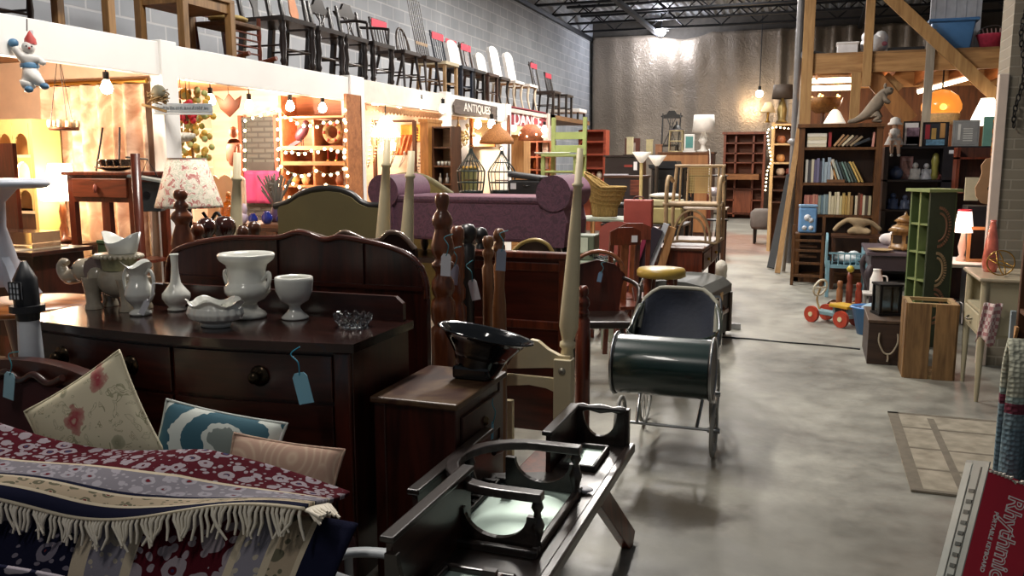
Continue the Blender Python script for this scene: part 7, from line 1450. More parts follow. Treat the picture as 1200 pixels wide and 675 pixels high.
# bird cages
def cage(label,px,Y,r,z0,h):
    t=thing('birdcage',label,'birdcage',(onY(px,200,Y).x,Y,z0)); im=P('#2a3432',.5,.5,var=.2)
    def rp(f): return r*(.82+.18*math.sin(f*PI*.9)) if f<.55 else r*max(.08,(.82+.18*math.sin(.55*PI*.9))*(1-((f-.55)/.45)**.8))
    for k in range(18): a=k*PI/9; MB().tube([(rp(f/10)*math.cos(a),rp(f/10)*math.sin(a),h*f/10) for f in range(11)],.004,4).build('wire',im,t)
    for f in (0,.25,.5,.72): MB().tube([(rp(f)*math.cos(a),rp(f)*math.sin(a),h*f) for a in [i*PI/12 for i in range(24)]],.007,5,closed=True).build('hoop',im,t)
    MB().lathe([(0,0),(r*.84,0),(r*.86,.03),(0,.03)],n=24).build('tray',im,t); MB().tube([(.025*math.cos(a),0,h+.02+.025*math.sin(a)) for a in [i*PI/6 for i in range(12)]],.004,5,closed=True).build('ring',im,t); MB().cyl((-r*.5,0,h*.3),(r*.5,0,h*.3),.006,n=5).build('perch',walnut,t); return t
# table for cages and typewriter case behind the daybed
Yc=8.3; zc=onY(580,228,Yc).z; t=thing('long_table','dark long table behind the daybed carrying the birdcages','table',(onY(590,225,Yc).x,Yc+.1,0)); MB().b2(-.52,.62,-.28,.28,zc-.04,zc).build('top',darkw,t,bev=.004)
for x in (-.48,.58):
    for y in (-.24,.24): MB().b2(x-.03,x+.03,y-.03,y+.03,0,zc-.04).build('leg',darkz,t)
cage('open-wire birdcage with a pointed dome, left of the pair behind the daybed',552,Yc-.06,.145,zc+.010,.46); cage('wide open-wire birdcage, right of the pair behind the daybed',588,Yc+.2,.145,zc+.010,.44)
t=thing('typewriter_case','black typewriter case with a white price ticket behind the daybed','case',(onY(617,222,Yc).x,Yc+.05,zc+.001)); MB().b2(-.17,.17,-.14,.14,0,.15).build('case_body',P('#1a1a1c',.5),t,bev=.02); MB().box((0,.0,.185),(.36,.28,.05),Matrix.Rotation(.12,3,'Y')).build('lid',P('#26262a',.5),t,bev=.015); MB().b2(-.14,-.08,-.145,-.141,.06,.12).build('price_ticket',whitetag,t); MB().tube(bez([(.0,-.142,.10),(.03,-.165,.09),(.06,-.142,.10)],4),.006,6).build('handle',blackp,t)
# ---- fifth stall: red sign, lights, shelves
Ys0,Ys1=onX(597,130,-4.4).y,onX(640,140,-4.4).y; za,zb=onX(598,146,-4.4).z,onX(598,124,-4.4).z
t=thing('stall_sign','dark red board with big white letters over the fifth stall','sign',(-4.40,(Ys0+Ys1)/2,za),rz=PI/2); hl=(Ys1-Ys0)/2; MB().b2(-hl,hl,0,.04,0,zb-za).build('board',P('#8d2a36',.6,var=.1),t)
text('DANCE',.27,P('#efe6e4',.6),t,Matrix.Translation((-hl*.05,-.003,(zb-za)/2-.05))@Matrix.Rotation(PI/2,4,'X'),bold=.006,sx=1.55)
post(Ys1,Ys1+.12,2.28,mat=P('#cbb9b0',.6)); beam(12.42,Ys1,2.2,2.26,P('#cbb9b0',.6))
for k,(x,y) in enumerate(((602,150),(617,151),(638,152))): bulb(('left','middle','right')[k]+' bulb of three under the red sign',x,y,13.75,.05)
a=onY(599,210,13.2); b=onY(612,160,13.2); t=thing('pine_cabinet','plain tall pine cabinet under the red sign','cabinet',((a.x+b.x)/2,13.2,0)); MB().b2(-.12,.12,0,.35,0,b.z).build('body',pine,t); MB().b2(-.14,.14,-.02,.37,b.z,b.z+.03).build('top',pine,t); MB().b2(-.09,.09,-.012,0,.1,b.z-.06).build('door',pine,t,bev=.004)
a=onY(612,212,14.2); b=onY(646,165,14.2); t=thing('shelf_unit','rusty red shelf unit of trinkets under the red sign','shelf',((a.x+b.x)/2,14.2,0)); w=(b.x-a.x)/2; rr_=WD('#8d4a2c','#5a2a18',.5,4,'X')
for x in (-w,-.01,w-.03): MB().b2(x,x+.03,0,.3,0,b.z).build('upright',rr_,t)
MB().b2(-w,w,.28,.3,0,b.z).build('back_panel',P('#6a3424',.6),t)
for py in (165,183,198,212): z=onY(620,py,14.2).z; MB().b2(-w+.03,-.01,0,.28,z-.03,z).build('shelf_board',rr_,t); MB().b2(.02,w-.03,0,.28,z-.03,z).build('shelf_board',rr_,t)
z=onY(620,198,14.2).z+.001
for k in range(5): tag(MB().lathe([(0,0),(.028,0),(.034,.08),(.018,.13),(.022,.16),(0,.16)],n=12).build('trinket',P(('#c9b48a','#a8703e','#d8cfc0','#7a4a32','#b8923a')[k],.35,coat=.2),loc=((a.x+b.x)/2+(-.19,-.09,.06,.13,.20)[k],14.34+.05*(k%2),z+.004)),('beige','copper','white','dark brown','gold')[k]+' jar on the rusty red shelf unit','jar')
p=onY(622,140+15,13.0); t=thing('mauve_lamp','rosy lamp shade glowing with amber dots under the red sign','lamp',p); MB().lathe([(.2,-.13),(.17,.02),(.08,.12)],n=20,cap=False).build('shade',P('#a8603c',.7,var=.35,sc=30),t,solid=.004); MB().cyl((0,0,.12),(0,0,2.19-p.z),.005,n=5).build('cord',blackp,t)
for k in range(8): a=k*PI/4; MB().sph((.19*math.cos(a),.19*math.sin(a),-.07+.03*(k%3)),.014,6).build('amber_light',BULs,t)
a=onX(597,135,-4.32); b=onX(599,160,-4.32); t=thing('hanging_oar','brown wooden oar blade hung on the post before the red sign','oar',a); h=a.z-b.z; MB().prism([(-.03,0),(.03,0),(.05,-h),(-.05,-h)],.02,Matrix.Rotation(PI/2,4,'Z')).build('blade',WD('#8a5030','#5a2e18',.5,5,'Z'),t); MB().cyl((-.01,0,-h),(-.01,0,-h-.5),.016,n=8).build('shaft',blackp,t)
# ================= PURPLE DAYBED =================
def velvet():
    m,nt,b=_new('plum_damask'); L=nt.links; b.inputs['Roughness'].default_value=.75; b.inputs['Sheen Weight'].default_value=.6; b.inputs['Sheen Tint'].default_value=lin('#b98aa4'); tc=N(nt,'ShaderNodeTexCoord')
    n=N(nt,'ShaderNodeTexNoise',inp={'Scale':11.,'Detail':2.,'Distortion':3.}); L.new(tc.outputs['Object'],n.inputs['Vector']); r=ramp(nt,n.outputs['Fac'],[(.4,'#331a28'),(.5,'#4b2a3a'),(.6,'#3a1f2e')]); L.new(r.outputs[0],b.inputs['Base Color']); return m
vel=velvet(); YD=6.6; xl,xr_=XY(436,YD),XY(668,YD); zb=onY(560,287,YD).z; zs=onY(560,230,YD).z; zt=onY(640,206,YD).z
t=thing('daybed','plum purple damask daybed with rolled arms stacked behind the headboards','daybed',((xl+xr_)/2,YD,zb)); w=(xr_-xl)/2; dd=.62
MB().b2(-w+.16,w-.16,0,dd,.03,zs-zb-.03).build('seat_box',vel,t,bev=.03)
MB().b2(-w+.18,w-.2,-.015,dd,zs-zb-.06,zs-zb).build('seat_cushion',vel,t,bev=.028)
for s in (-1,1):
    ax_=s*(w-.20); h=zt-zb
    MB().prism([(ax_-s*.03,0),(ax_+s*.15,.0),(ax_+s*.17,h*.35),(ax_+s*.13,h*.62),(ax_-s*.02,h*.8),(ax_-s*.03,h*.4)],dd+.02,Matrix.Translation((0,-.02,0))).build('arm_panel',vel,t,bev=.012)
    MB().cyl((ax_+s*.06,-.03,h-.14),(ax_+s*.06,dd+.01,h-.14),.145,n=24).build('arm_roll',vel,t,bev=.015)
for x in (-w+.25,w-.28,w-.12): MB().lathe([(.02,-.12),(.04,-.06),(.03,0)],(x,.04,0),10).build('leg',blackw,t)
for x in (-w+.25,w-.2): MB().lathe([(.02,-.12),(.04,-.06),(.03,0)],(x,dd-.06,0),10).build('leg',blackw,t)
zq=zb-.122
t=thing('low_table','dark broad table carrying the purple daybed','table',((xl+xr_)/2,YD+.3,0)); MB().b2(-w,w,-.36,.36,zq-.04,zq).build('top',darkw,t)
for x in (-w+.05,w-.05):
    for y in (-.3,.3): MB().b2(x-.035,x+.035,y-.035,y+.035,0,zq-.04).build('leg',darkz,t)
Y=YD+.75; t=thing('headboard','olive curved sleigh-style headboard rising behind the left of the daybed','headboard',(0,0,0)); o_=[(436,224),(450,213),(468,207),(486,206),(502,211),(518,221),(530,229)]
sheet(o_,Y,.06,'panel',P('#6f6534',.7,var=.1),t,0); MB().tube(bez([tuple(onY(a,b,Y+.03)) for a,b in o_],4),.035,8).build('rolled_edge',P('#5c5430',.7,var=.1),t)
# beds and curved pieces in the gap below the daybed
Y=4.9; t=thing('bed_rail','dark bed rails with a pale curved crest under the purple daybed','bed rail',(0,0,0)); o_=[(596,312),(600,296),(612,285),(628,281),(642,287),(650,300),(652,312)]
sheet(o_,Y,.03,'crest',P('#3a2a20',.4,var=.2),t,.3); MB().tube(bez([tuple(onY(a,b,Y-.01)) for a,b in o_[1:6]],4),.012,8).build('gilt_edge',P('#8a7440',.4,.2),t)
for a in (600,648): MB().b2(onY(a,300,Y).x-.02,onY(a,300,Y).x+.02,Y,Y+.03,0,.4).build('leg',darkz,t)
# ================= CENTRE CLUSTER =================
# trunk
t=thing('trunk','black domed steamer trunk with leather corners beside the aisle','trunk',(-.93,7.08,0),rad(-9)); tk=P('#222422',.55,var=.3,sc=5)
MB().b2(-.33,.26,-.30,.34,.03,.36).build('body',tk,t,bev=.01)
MB(Matrix.Translation((0,-.31,0))).prism([(-.34,.365),(.27,.365),(.27,.43),(.2,.485),(.06,.51),(-.13,.51),(-.27,.485),(-.34,.43)],.66).build('lid',P('#4c4e4b',.5,var=.25,sc=5),t,bev=.006)
for x in (-.335,.25): 
    for y in (-.31,.30): MB().b2(x-.012,x+.03,y-.012,y+.05,.03,.36).build('corner_strip',P('#3c2d22',.6),t)
MB().b2(.262,.27,-.28,.32,.20,.235).build('wood_slat',redw,t); MB().b2(-.33,.26,-.308,-.30,.20,.235).build('wood_slat',redw,t)
MB().tube(bez([(.265,-.08,.28),(.29,-.04,.255),(.29,.04,.255),(.265,.08,.28)],4),.012,6).build('handle',P('#6a4630',.6),t); MB().b2(.262,.275,-.03,.05,.33,.40).build('latch',brass,t)
for x in (-.3,.22):
    for y in (-.26,.3): MB().b2(x-.02,x+.02,y-.02,y+.02,0,.03).build('foot',blackp,t)
t=thing('white_sack','lumpy off-white sack slumped behind the trunk','sack',tuple(onZ(848,351,0)-Vector((.09,-.25,0)))); MB().sph((0,0,.13),(.09,.13,.13),16).sph((.03,-.02,.30),(.07,.09,.10),12).sph((0,.05,.22),(.09,.11,.11),12).build('sack_body',P('#c9c4b8',.9,var=.1,bump=.6,sc=6),t)
tag(MB().prism([(-.04,0),(.05,-.01),(.06,.02),(-.02,.03)],.05,Matrix.Rotation(PI/2,4,'X')).build('paper_scrap',whitetag,loc=(onZ(860,385,.004).x,onZ(860,385,.004).y,.052-.05+.0)),'scrap of white paper on the floor beside the trunk','paper')
# desk with rattan chair on top
DX0,DX1,DY0,DY1,DZ=-1.30,-.90,7.70,8.95,.69
t=thing('desk','low brown wooden desk carrying an upturned rattan chair','desk',((DX0+DX1)/2,(DY0+DY1)/2,0)); w=(DX1-DX0)/2; d=(DY1-DY0)/2
MB().b2(-w-.02,w+.02,-d-.02,d+.02,DZ-.025,DZ).build('top',walnutX,t,bev=.004); MB().b2(-w,w,-d,d,DZ-.22,DZ-.025).build('apron',redw,t)
for x in (-w+.04,w-.04):
    for y in (-d+.04,d-.04): MB().b2(x-.035,x+.035,y-.035,y+.035,0,DZ-.22).build('leg',redw,t,bev=.004)
for y in (-.32,.32): o=MB().b2(w-.002,w+.014,y-.27,y+.27,DZ-.2,DZ-.05).build('drawer',WD('#6a3a22','#3a1c10',.4,5,'Y'),t,bev=.004); MB().sph((w+.025,y,DZ-.125),.016,8).build('knob',brass,o)
rat=P('#9a8260',.6,var=.2,sc=20); t=thing('rattan_chair','bamboo and cane armchair standing on the low brown desk','chair',(XY(812,8.2),8.2,DZ+.022))
W=.24
for sx in (-1,1):
    MB().tube(bez([(sx*W,-.22,.02),(sx*W,-.22,.35),(sx*(W+.0),-.20,.52),(sx*W,-.1,.60),(sx*W,.15,.56)],5),.020,8).build('arm_frame',rat,t); MB().tube([(sx*W,.2,.0),(sx*W,.2,.4),(sx*(W-.02),.26,.70)],.017,8).build('back_post',rat,t); MB().tube(bez([(sx*W,-.22,.02),(sx*W*.9,-.23,.0),(sx*W*.5,-.22,.012),(0,-.22,.012)],4),.014,6).build('foot_rail',rat,t)
    MB().tube([(sx*W,-.2,.015),(sx*W,.2,.015)],.014,6).build('runner',rat,t)
MB().tube([(-W-.03,-.22,.35),(W+.03,-.22,.35)],.02,8).build('seat_rail',rat,t); MB().b2(-W,W,-.2,.2,.34,.365).build('seat',P('#a89070',.7,var=.2,sc=40),t,bev=.005)
MB().tube([(.17*math.cos(a),-.23,.02+.28*math.sin(a)) for a in [PI*i/14 for i in range(15)]],.012,8).build('front_arch',rat,t); MB().tube([(.13*math.cos(a),-.225,.02+.22*math.sin(a)) for a in [PI*i/14 for i in range(15)]],.010,8).build('front_arch',rat,t)
MB().tube([(-W,.26,.70),(W,.26,.70)],.016,8).build('top_rail',rat,t)
m=MB()
for i in range(11): x=-.10+.02*i; m.bar((x,.235,.44),(x,.258,.69),.010,.005,(0,1,0))
for j in range(11): z=.45+.0235*j; m.bar((-.105,.236+.0008*j*1.4,z),(.105,.236+.0008*j*1.4,z),.006,.010,(0,0,1))
m.build('cane_panel',P('#b3a06a',.7,var=.15),t)
for x in (-.11,.11,-.18,.18): MB().tube([(x,.2,.36),(x,.26,.70)],.011,6).build('back_cane',rat,t)
# leaning wooden and white boards between stool and desk
def plank(label,p0,p1,Y0,Y1,w,th,mat,name='board',z0=0):
    a=onY(*p0,Y0); b=onY(*p1,Y1); t=thing(name,label,'board',a); m=MB().bar((0,0,0),b-a,w,th,(0,1,0)); m.build('plank',mat,t,bev=.003); return t
for k,(p0,p1,y,wd,mt,lab) in enumerate((((754,336),(781,262),7.58,.05,P('#c3cad0',.5),'white narrow board leaning left of the rattan chair'),((768,338),(788,266),7.62,.07,pine,'honey pine board leaning between the white board and the rattan chair'),((742,334),(771,268),7.545,.10,P('#2a2430',.6),'dark slatted board leaning next to the white narrow board'),((738,334),(758,272),7.51,.04,P('#8a2a4a',.6),'thin magenta strip leaning behind the dark slatted board'))):
    a=onY(*p0,y); b=onY(*p1,y); dirv=(b-a); s=a.z/ -dirv.z; foot=a+dirv*s; foot=Vector((foot.x,foot.y,.012)); t=thing('leaning_board',lab,'board',foot); MB().bar((0,0,0),b-foot,wd,.022,(0,1,0)).build('plank',mt,t,bev=.002)
t=thing('tilted_stand','dark wooden stand that props the leaning boards','stand',(-1.75,7.85,0)); MB().b2(-.28,.22,-.08,.1,.6,.64).build('top',walnutX,t)
for x in (-.25,.19): MB().b2(x-.02,x+.02,-.06,.08,0,.6).build('leg',walnut,t)
# folding chairs: two wooden backs
def foldback(label,px,ptop,Y,w,wood,tilt,tg=False):
    p=onY(px,ptop,Y); t=thing('folding_chair',label,'chair',(p.x,Y,0),rz=tilt); h=p.z
    for s in (-1,1): MB().bar((s*w,.12,0),(s*w*.9,.0,h-.02),.035,.025,(0,1,0)).build('back_leg',wood,t,bev=.003); MB().bar((s*w*.8,-.28,0),(s*w*.8,.05,.52),.03,.022,(0,1,0)).build('front_leg',wood,t,bev=.003)
    MB().prism([(-w*1.05,h-.12),(w*1.05,h-.12),(w*1.05,h-.02),(w*.5,h+.01),(-w*.5,h+.01),(-w*1.05,h-.02)],.02,Matrix.Translation((0,-.012,0))).build('top_rail',wood,t,bev=.004); MB().bar((0,.06,.40),(0,.0,h-.1),.06,.012,(0,1,0)).build('splat',WD('#9a5a34','#5e3018',.4,6,'Z'),t)
    MB().b2(-w*.9,w*.9,-.24,.06,.40,.425).build('seat',wood,t,bev=.004)
    if tg: MB().b2(w*.4,w*.8,-.017,-.012,h-.10,h-.05).build('price_ticket',whitetag,t)
    return t
foldback('reddish folding chair with a white ticket on its top rail, left of the stool',733,268,6.2,.11,redw,.5,True)
foldback('second reddish folding chair, standing just behind the ticketed one',744,263,6.6,.12,WD('#7a3a26','#431c10',.4,6,'Z'),.35)
t=chair(XY(716,6.95),6.98,'small chair with a rounded brick-red back behind the folding chairs',wood=WD('#7d3626','#4a1c12',.4,6,'Z'),seat=P('#8d4336',.6),bm=P('#9a4a3e',.6),back='panel',bh=onY(722,258,7.1).z,z=0,rz=0,leg='sq',w=.34,d=.36,lean=.05)
# rocker-like dark chair with curved arms left of the pram
t=thing('parlour_chair','dark curved-back parlour chair with a blue ribbon left of the pram','chair',(-1.30,5.5,0),rz=rad(20)); h=onY(702,312,5.5).z
MB().prism([(-.15,.42),(-.17,.6),(-.19,h-.08),(-.12,h-.01),(0,h+.02),(.12,h-.01),(.19,h-.08),(.17,.6),(.15,.42)],.03,Matrix.Translation((0,.2,0))).build('back_panel',WD('#4a1f16','#260d08',.3,5,'Z',.3),t,bev=.008)
MB().tube([(.17*math.cos(a),.18,h-.05+.13*math.sin(a)) for a in [PI*i/12 for i in range(13)]],.015,8).build('crest_hoop',WD('#7a4a2e','#4a2a18',.3,6,'X'),t)
MB().b2(-.2,.2,-.2,.22,.38,.43).build('seat',darkz,t,bev=.015)
for sx in (-1,1):
    MB().tube(bez([(sx*.18,-.18,.4),(sx*.2,-.2,.25),(sx*.17,-.2,.1),(sx*.21,-.24,.012)],5),.02,8).build('leg',darkz,t); MB().tube(bez([(sx*.17,.2,.4),(sx*.18,.22,.2),(sx*.2,.3,.012)],5),.018,8).build('leg',darkz,t)
    MB().tube(bez([(sx*.18,.2,.66),(sx*.24,.05,.64),(sx*.24,-.12,.60),(sx*.2,-.16,.42)],5),.015,8).build('arm',darkz,t)
tagged(t,(.02,.17,h-.06),0,P('#6d8aa8',.5),tealr,.07,.03)
# small tables, appliances, wicker
def simple_table(label,px0,px1,py,Y,d,mat,legm,name='table',th=.025):
    a=onY(px0,py,Y); b=onY(px1,py,Y); w=(b.x-a.x)/2; t=thing(name,label,'table',((a.x+b.x)/2,Y+d/2,0)); z=a.z; MB().b2(-w,w,-d/2,d/2,z-th,z).build('top',mat,t,bev=.004)
    for x in (-w+.04,w-.04):
        for y in (-d/2+.04,d/2-.04): MB().b2(x-.02,x+.02,y-.02,y+.02,0,z-th).build('leg',legm,t)
    return t,((a.x+b.x)/2,Y+d/2,z+.001),w
gt=P('#8d9483',.5,var=.1)
t,pg_,w=simple_table('pale mint table with tools beside the right bedpost',664,714,306,6.4,.34,P('#a9b5a3',.45,var=.08),P('#8d9483',.5))
t=thing('appliance_case','grey-green radio case with a pale dial on the mint table','radio',(pg_[0]-.07,pg_[1],pg_[2])); MB().b2(-.10,.10,-.09,.09,0,.20).build('case_body',P('#5d6654',.5),t,bev=.012); MB().b2(-.06,.05,-.096,-.09,.06,.18).build('dial',P('#b9c2b0',.4),t); MB().cyl((.075,-.09,.05),(.075,-.105,.05),.015,n=12).build('knob',blackp,t)
t=thing('tool_tray','shallow tray of dark hand tools on the mint table','tools',(pg_[0]+.11,pg_[1]-.08,pg_[2])); MB().b2(-.08,.1,-.06,.06,0,.02).build('tray',P('#454f46',.5),t,bev=.004)
for k in range(4): MB().cyl((-.07+.03*k,-.05,.028),(-.03+.04*k,.05,.035),.007,n=6).build('tool',iron,t)
t,pg2,w=simple_table('grey-green plank table behind the mint one, wicker basket on top',664,735,256,8.5,.6,gt,gt)
t=thing('wicker_basket','tan woven wicker basket seat with a curled rim on the grey-green table','wicker basket',(XY(706,8.7),8.75,pg2[2]+.012)); t.scale=(.62,.7,.95)
wk2=P('#a8894e',.8,var=.3,sc=50,bump=.7)
def wb(u,v):
    a=u*2*PI; r=(.22,.25,.27,.30)[min(3,int(v*3.99))]; k=v*3; i=min(2,int(k)); f=k-i; R_=[.20,.21,.29,.34]; Z_=[0,.10,.2,.31]
    r=R_[i]*(1-f)+R_[i+1]*f; z=Z_[i]*(1-f)+Z_[i+1]*f; z*=1+.5*max(0,-math.cos(a))*(v>.4)*v; r*=1+.03*math.cos(a*16)
    return (r*math.cos(a),r*math.sin(a)*.75,z)
MB().grid(wb,96,12).build('woven_body',wk2,t,solid=.015)
for f in (.45,.6,.75,.9,1.0): MB().tube([tuple(Vector(wb(i/40,f))*1.03) for i in range(40)],.014,5,closed=True).build('plaited_band',wk2,t)
# red seat back, cream case etc.
t,pg3,w=simple_table('brown bench with a pine edge carrying the red case',722,766,268,7.95,.4,redw,redw); 
t=thing('red_case','flat brick-red case standing upright on the brown bench','case',(XY(744,8.0),8.1,pg3[2])); MB().b2(-.135,.135,-.05,.05,0,.27).build('case_body',P('#a04a40',.55,var=.08),t,bev=.012); MB().b2(-.14,.14,-.01,.01,0.0,.273).build('seam_band',P('#7a342c',.5),t,bev=.004); MB().tube(bez([(-.05,0,.27),(-.03,0,.295),(.03,0,.295),(.05,0,.27)],4),.008,6).build('handle',P('#5a2a22',.5),t)
t,pg4,w=simple_table('dark table carrying the cream suitcase and black machines',704,800,262,9.6,.7,darkw,darkz)
t=thing('cream_suitcase','cream suitcase with a white upper half beside the red case','suitcase',(XY(780,9.7),9.80,pg4[2]+.001)); MB().b2(-.20,.16,-.1,.1,0,.19).build('case_body',P('#a89a66',.5,var=.1),t,bev=.02); MB().b2(-.2,.16,-.1,.1,.195,.28).build('lid',P('#b3aa84',.5),t,bev=.02); MB().sph((-.02,-.105,.19),(.02,.008,.02),8).build('lock',brass,t)
tag(MB().sph((0,0,.03),(.19,.13,.035),16).build('white_linen',P('#c9c4bc',.9,bump=.3),loc=(XY(777,9.7)-.02,9.83,pg4[2]+.288)),'folded white linen on top of the cream suitcase','linen')
# upturned chairs and frames beside the rattan chair
t,pg5,w=simple_table('pale plank bench at the aisle edge behind the rattan chair',800,852,243,10.6,.3,P('#a89684',.6,var=.1),walnut)
t=thing('iron_plant_stand','dark iron stand with curled feet on the right of the rattan chair','stand',(XY(838,9.8),9.8,0)); zz=onY(838,262,9.3).z
for k in range(3): a=rad(-30+120*k); MB().tube(bez([(0,0,zz),(.03*math.cos(a),.03*math.sin(a),zz*.6),(.05*math.cos(a),.05*math.sin(a),zz*.25),(.17*math.cos(a),.17*math.sin(a),.012)],5),.012,6).build('leg',iron,t)
MB().lathe([(0,0),(.12,0),(.12,.015),(0,.015)],(0,0,zz),16).build('top',iron,t)
p=onY(828,222,9.9); t=thing('silver_ornament','small silvery bird ornament above the plank bench','ornament',Vector((p.x,10.7,pg5[2]))); MB().lathe([(.05,0),(.02,.03),(.02,.12),(.04,.14)],n=12).build('stand',P('#b9b2b0',.3,.5),t); MB().sph((0,0,.19),(.09,.05,.055),12).sph((.09,0,.22),(.035,.03,.03),10).build('bird_body',P('#b9aeb2',.3,.4,var=.3),t)
# row of small books/boxes under the plank bench
t,pg6,w=simple_table('long dark counter behind the desk with bottles on it',805,850,205,14.0,.5,darkw,darkz)
# ================= BACK OF THE HALL =================
# black machines and desks
t=thing('dark_desk','black writing desk with a reddish end behind the black machines','desk',(XY(726,12.4),12.5,0)); a=onY(703,206,12.4); b=onY(752,206,12.4); w=(b.x-a.x)/2; MB().b2(-w,w,0,.55,a.z-.03,a.z).build('top',walnutX,t); MB().b2(-w+.02,w-.02,.02,.53,.45,a.z-.03).build('body',P('#221c20',.4),t)
MB().b2(w-.2,w-.03,-.0,.021,a.z-.28,a.z-.06).build('red_drawer',WD('#7a4030','#4a2018',.4,5,'X'),t)
for x in (-w+.06,w-.06):
    for y in (.06,.49): MB().b2(x-.03,x+.03,y-.03,y+.03,0,.45).build('leg',darkz,t)
za=a.z+.001
t=thing('papers','fan of pale papers on the black writing desk','papers',(a.x+.2,12.6,za)); MB().box((0,0,.012),(.36,.22,.02),Matrix.Rotation(.2,3,'Z')).build('sheet_stack',P('#a9a6b0',.7),t)
t=thing('upright_piano','black upright cabinet with a white ticket behind the writing desk','cabinet',(XY(727,14.4),14.4,0)); a=onY(706,184,14.4); b=onY(748,184,14.4); w=(b.x-a.x)/2; MB().b2(-w,w,0,.5,.08,a.z).build('body',P('#1d1719',.35),t,bev=.01); MB().b2(-w-.02,w+.02,-.02,.52,a.z,a.z+.03).build('top',P('#241c1c',.3),t); MB().b2(w-.12,w-.06,-.006,0,a.z-.22,a.z-.08).build('price_ticket',whitetag,t); MB().b2(w-.28,w-.14,-.006,0,a.z-.17,a.z-.13).build('name_plate',P('#7a2c24',.4),t); MB().b2(-w,w,.05,.45,0,.08).build('plinth',blackp,t)
t=thing('cast_iron_stove','black cast-iron stove-like heater right of the two torchiere lamps','stove',(XY(779,11.6),11.8,0)); a=onY(760,232,11.6); b=onY(798,193,11.6); w=(b.x-a.x)/2; MB().b2(-w,w,-.2,.2,.3,b.z-.05).build('body',P('#17181b',.5,.3),t,bev=.02); MB().prism([(-w-.04,b.z-.05),(w+.06,b.z-.05),(w+.08,b.z),(w*.6,b.z-.0),(w*.5,b.z+.05),(-w*.6,b.z+.05),(-w*.7,b.z),(-w-.05,b.z)],.44,Matrix.Translation((0,-.22,0))).build('top_plate',P('#202226',.45,.3),t)
for x in (-w+.05,w-.05):
    for y in (-.15,.15): MB().tube(bez([(x,y,.3),(x*1.15,y*1.1,.2),(x*1.0,y,.08),(x*1.2,y*1.2,.012)],4),.025,6).build('leg',iron,t)
MB().b2(-w+.05,w-.1,-.215,-.2,.5,b.z-.2).build('fire_door',P('#26282c',.45,.3),t,bev=.01)
for k in range(4): MB().tube(bez([(w+.02,-.1,b.z-.1-.1*k),(w+.09,-.1,b.z-.15-.1*k),(w+.02,-.1,b.z-.2-.1*k)],4),.012,6).build('scroll',iron,t)
t=thing('drum_motor','dark grey cylindrical motor on the table behind the red case','motor',(XY(752,9.75),9.9,pg4[2]+.001)); MB().cyl((-.02,-.10,.12),(-.02,.08,.12),.115,n=20).build('drum',P('#4a5250',.4,.5),t); MB().cyl((-.02,-.105,.12),(-.02,-.10,.12),.07,n=16).build('end_cap',P('#23282a',.4,.5),t); MB().b2(-.12,.08,-.08,.06,0,.03).build('base',iron,t)
t=thing('sewing_machine','black old sewing machine beside the cylindrical motor','sewing machine',(XY(720,9.7),9.80,pg4[2]+.001)); MB().b2(-.17,.15,-.07,.07,0,.03).build('base',blackp,t,bev=.006); MB().cyl((.11,0,.03),(.11,0,.22),.04,.032,12).build('pillar',blackp,t); MB().cyl((.13,0,.2),(-.13,0,.2),.04,.03,12).build('arm',blackp,t); MB().b2(-.16,-.10,-.03,.03,.08,.23).build('head',blackp,t,bev=.01); MB().cyl((.16,0,.2),(.185,0,.2),.06,n=18).build('hand_wheel',steel,t); MB().cyl((-.13,0,.08),(-.13,0,.035),.005,n=6).build('needle',steel,t)
# torchiere lamps
for px,py,Y,n,c in ((752,178,11.0,'taller white torchiere lamp with a pale yellow stem','#c9b37a'),(770,182,11.3,'shorter torchiere lamp with a white bowl shade beside the taller one','#3a332c')):
    p=onY(px,py,Y); t=thing('torchiere',n,'floor lamp',(p.x,Y,0)); MB().lathe([(.02,p.z-.14),(.04,p.z-.12),(.125,p.z),(.12,p.z),(.03,p.z-.11)],n=24).build('bowl_shade',P('#e4ddd2',.4,emit='#fff0dc',es=.35),t); MB().cyl((0,0,.02),(0,0,p.z-.13),.022,n=10).build('pole',P(c,.4),t); MB().lathe([(.14,0),(.14,.02),(.04,.05)],n=18).build('base',P(c,.4),t)
# sage green ladder-back tall chair on the left
Y=10.2; a=onY(642,214,Y); b=onY(680,136,Y); t=thing('ladder_chair','tall sage-green ladder-back chair standing on a table behind the daybed','chair',((a.x+b.x)/2,Y,0)); sg=P('#8f9a5e',.5,var=.08); w=(b.x-a.x)/2; z0=onY(660,228,Y).z
t.location.z=z0; H=b.z-z0
for s in (-1,1): MB().bar((s*w,.2,0),(s*w,.24,H),.05,.04,(0,1,0)).build('back_post',sg,t,bev=.003); MB().bar((s*w,-.2,0),(s*w,-.2,.48),.045,.045,(0,1,0)).build('front_leg',sg,t,bev=.003)
for z in (.62,.80,.97): 
    if z<H: MB().bar((-w,.225,z*H/1.05),(w,.225,z*H/1.05),.02,.09,(0,0,1)).build('ladder_slat',sg,t,bev=.003)
MB().b2(-w-.02,w+.02,-.24,.22,.46,.49).build('seat',sg,t,bev=.004)
for z in (.14,.28): MB().cyl((-w,-.2,z),(w,-.2,z),.015,n=8).build('stretcher',sg,t)
t=thing('plank_table','pale wooden table under the sage-green ladder chair','table',((a.x+b.x)/2,Y,0)); MB().b2(-.36,.34,-.35,.35,z0-.04,z0-.001).build('top',pineX,t)
for x in (-.32,.30):
    for y in (-.3,.3): MB().b2(x-.025,x+.025,y-.025,y+.025,0,z0-.04).build('leg',pine,t)
t=thing('white_tray','flat white tray lying on the seat of the sage-green chair','tray',((a.x+b.x)/2-.14,Y-.02,z0+.491)); MB().lathe([(0,0),(.2,0),(.23,.02),(.22,.025),(.19,.008),(0,.008)],n=24,sy=.8).build('tray_body',P('#d4d2c6',.5),t)
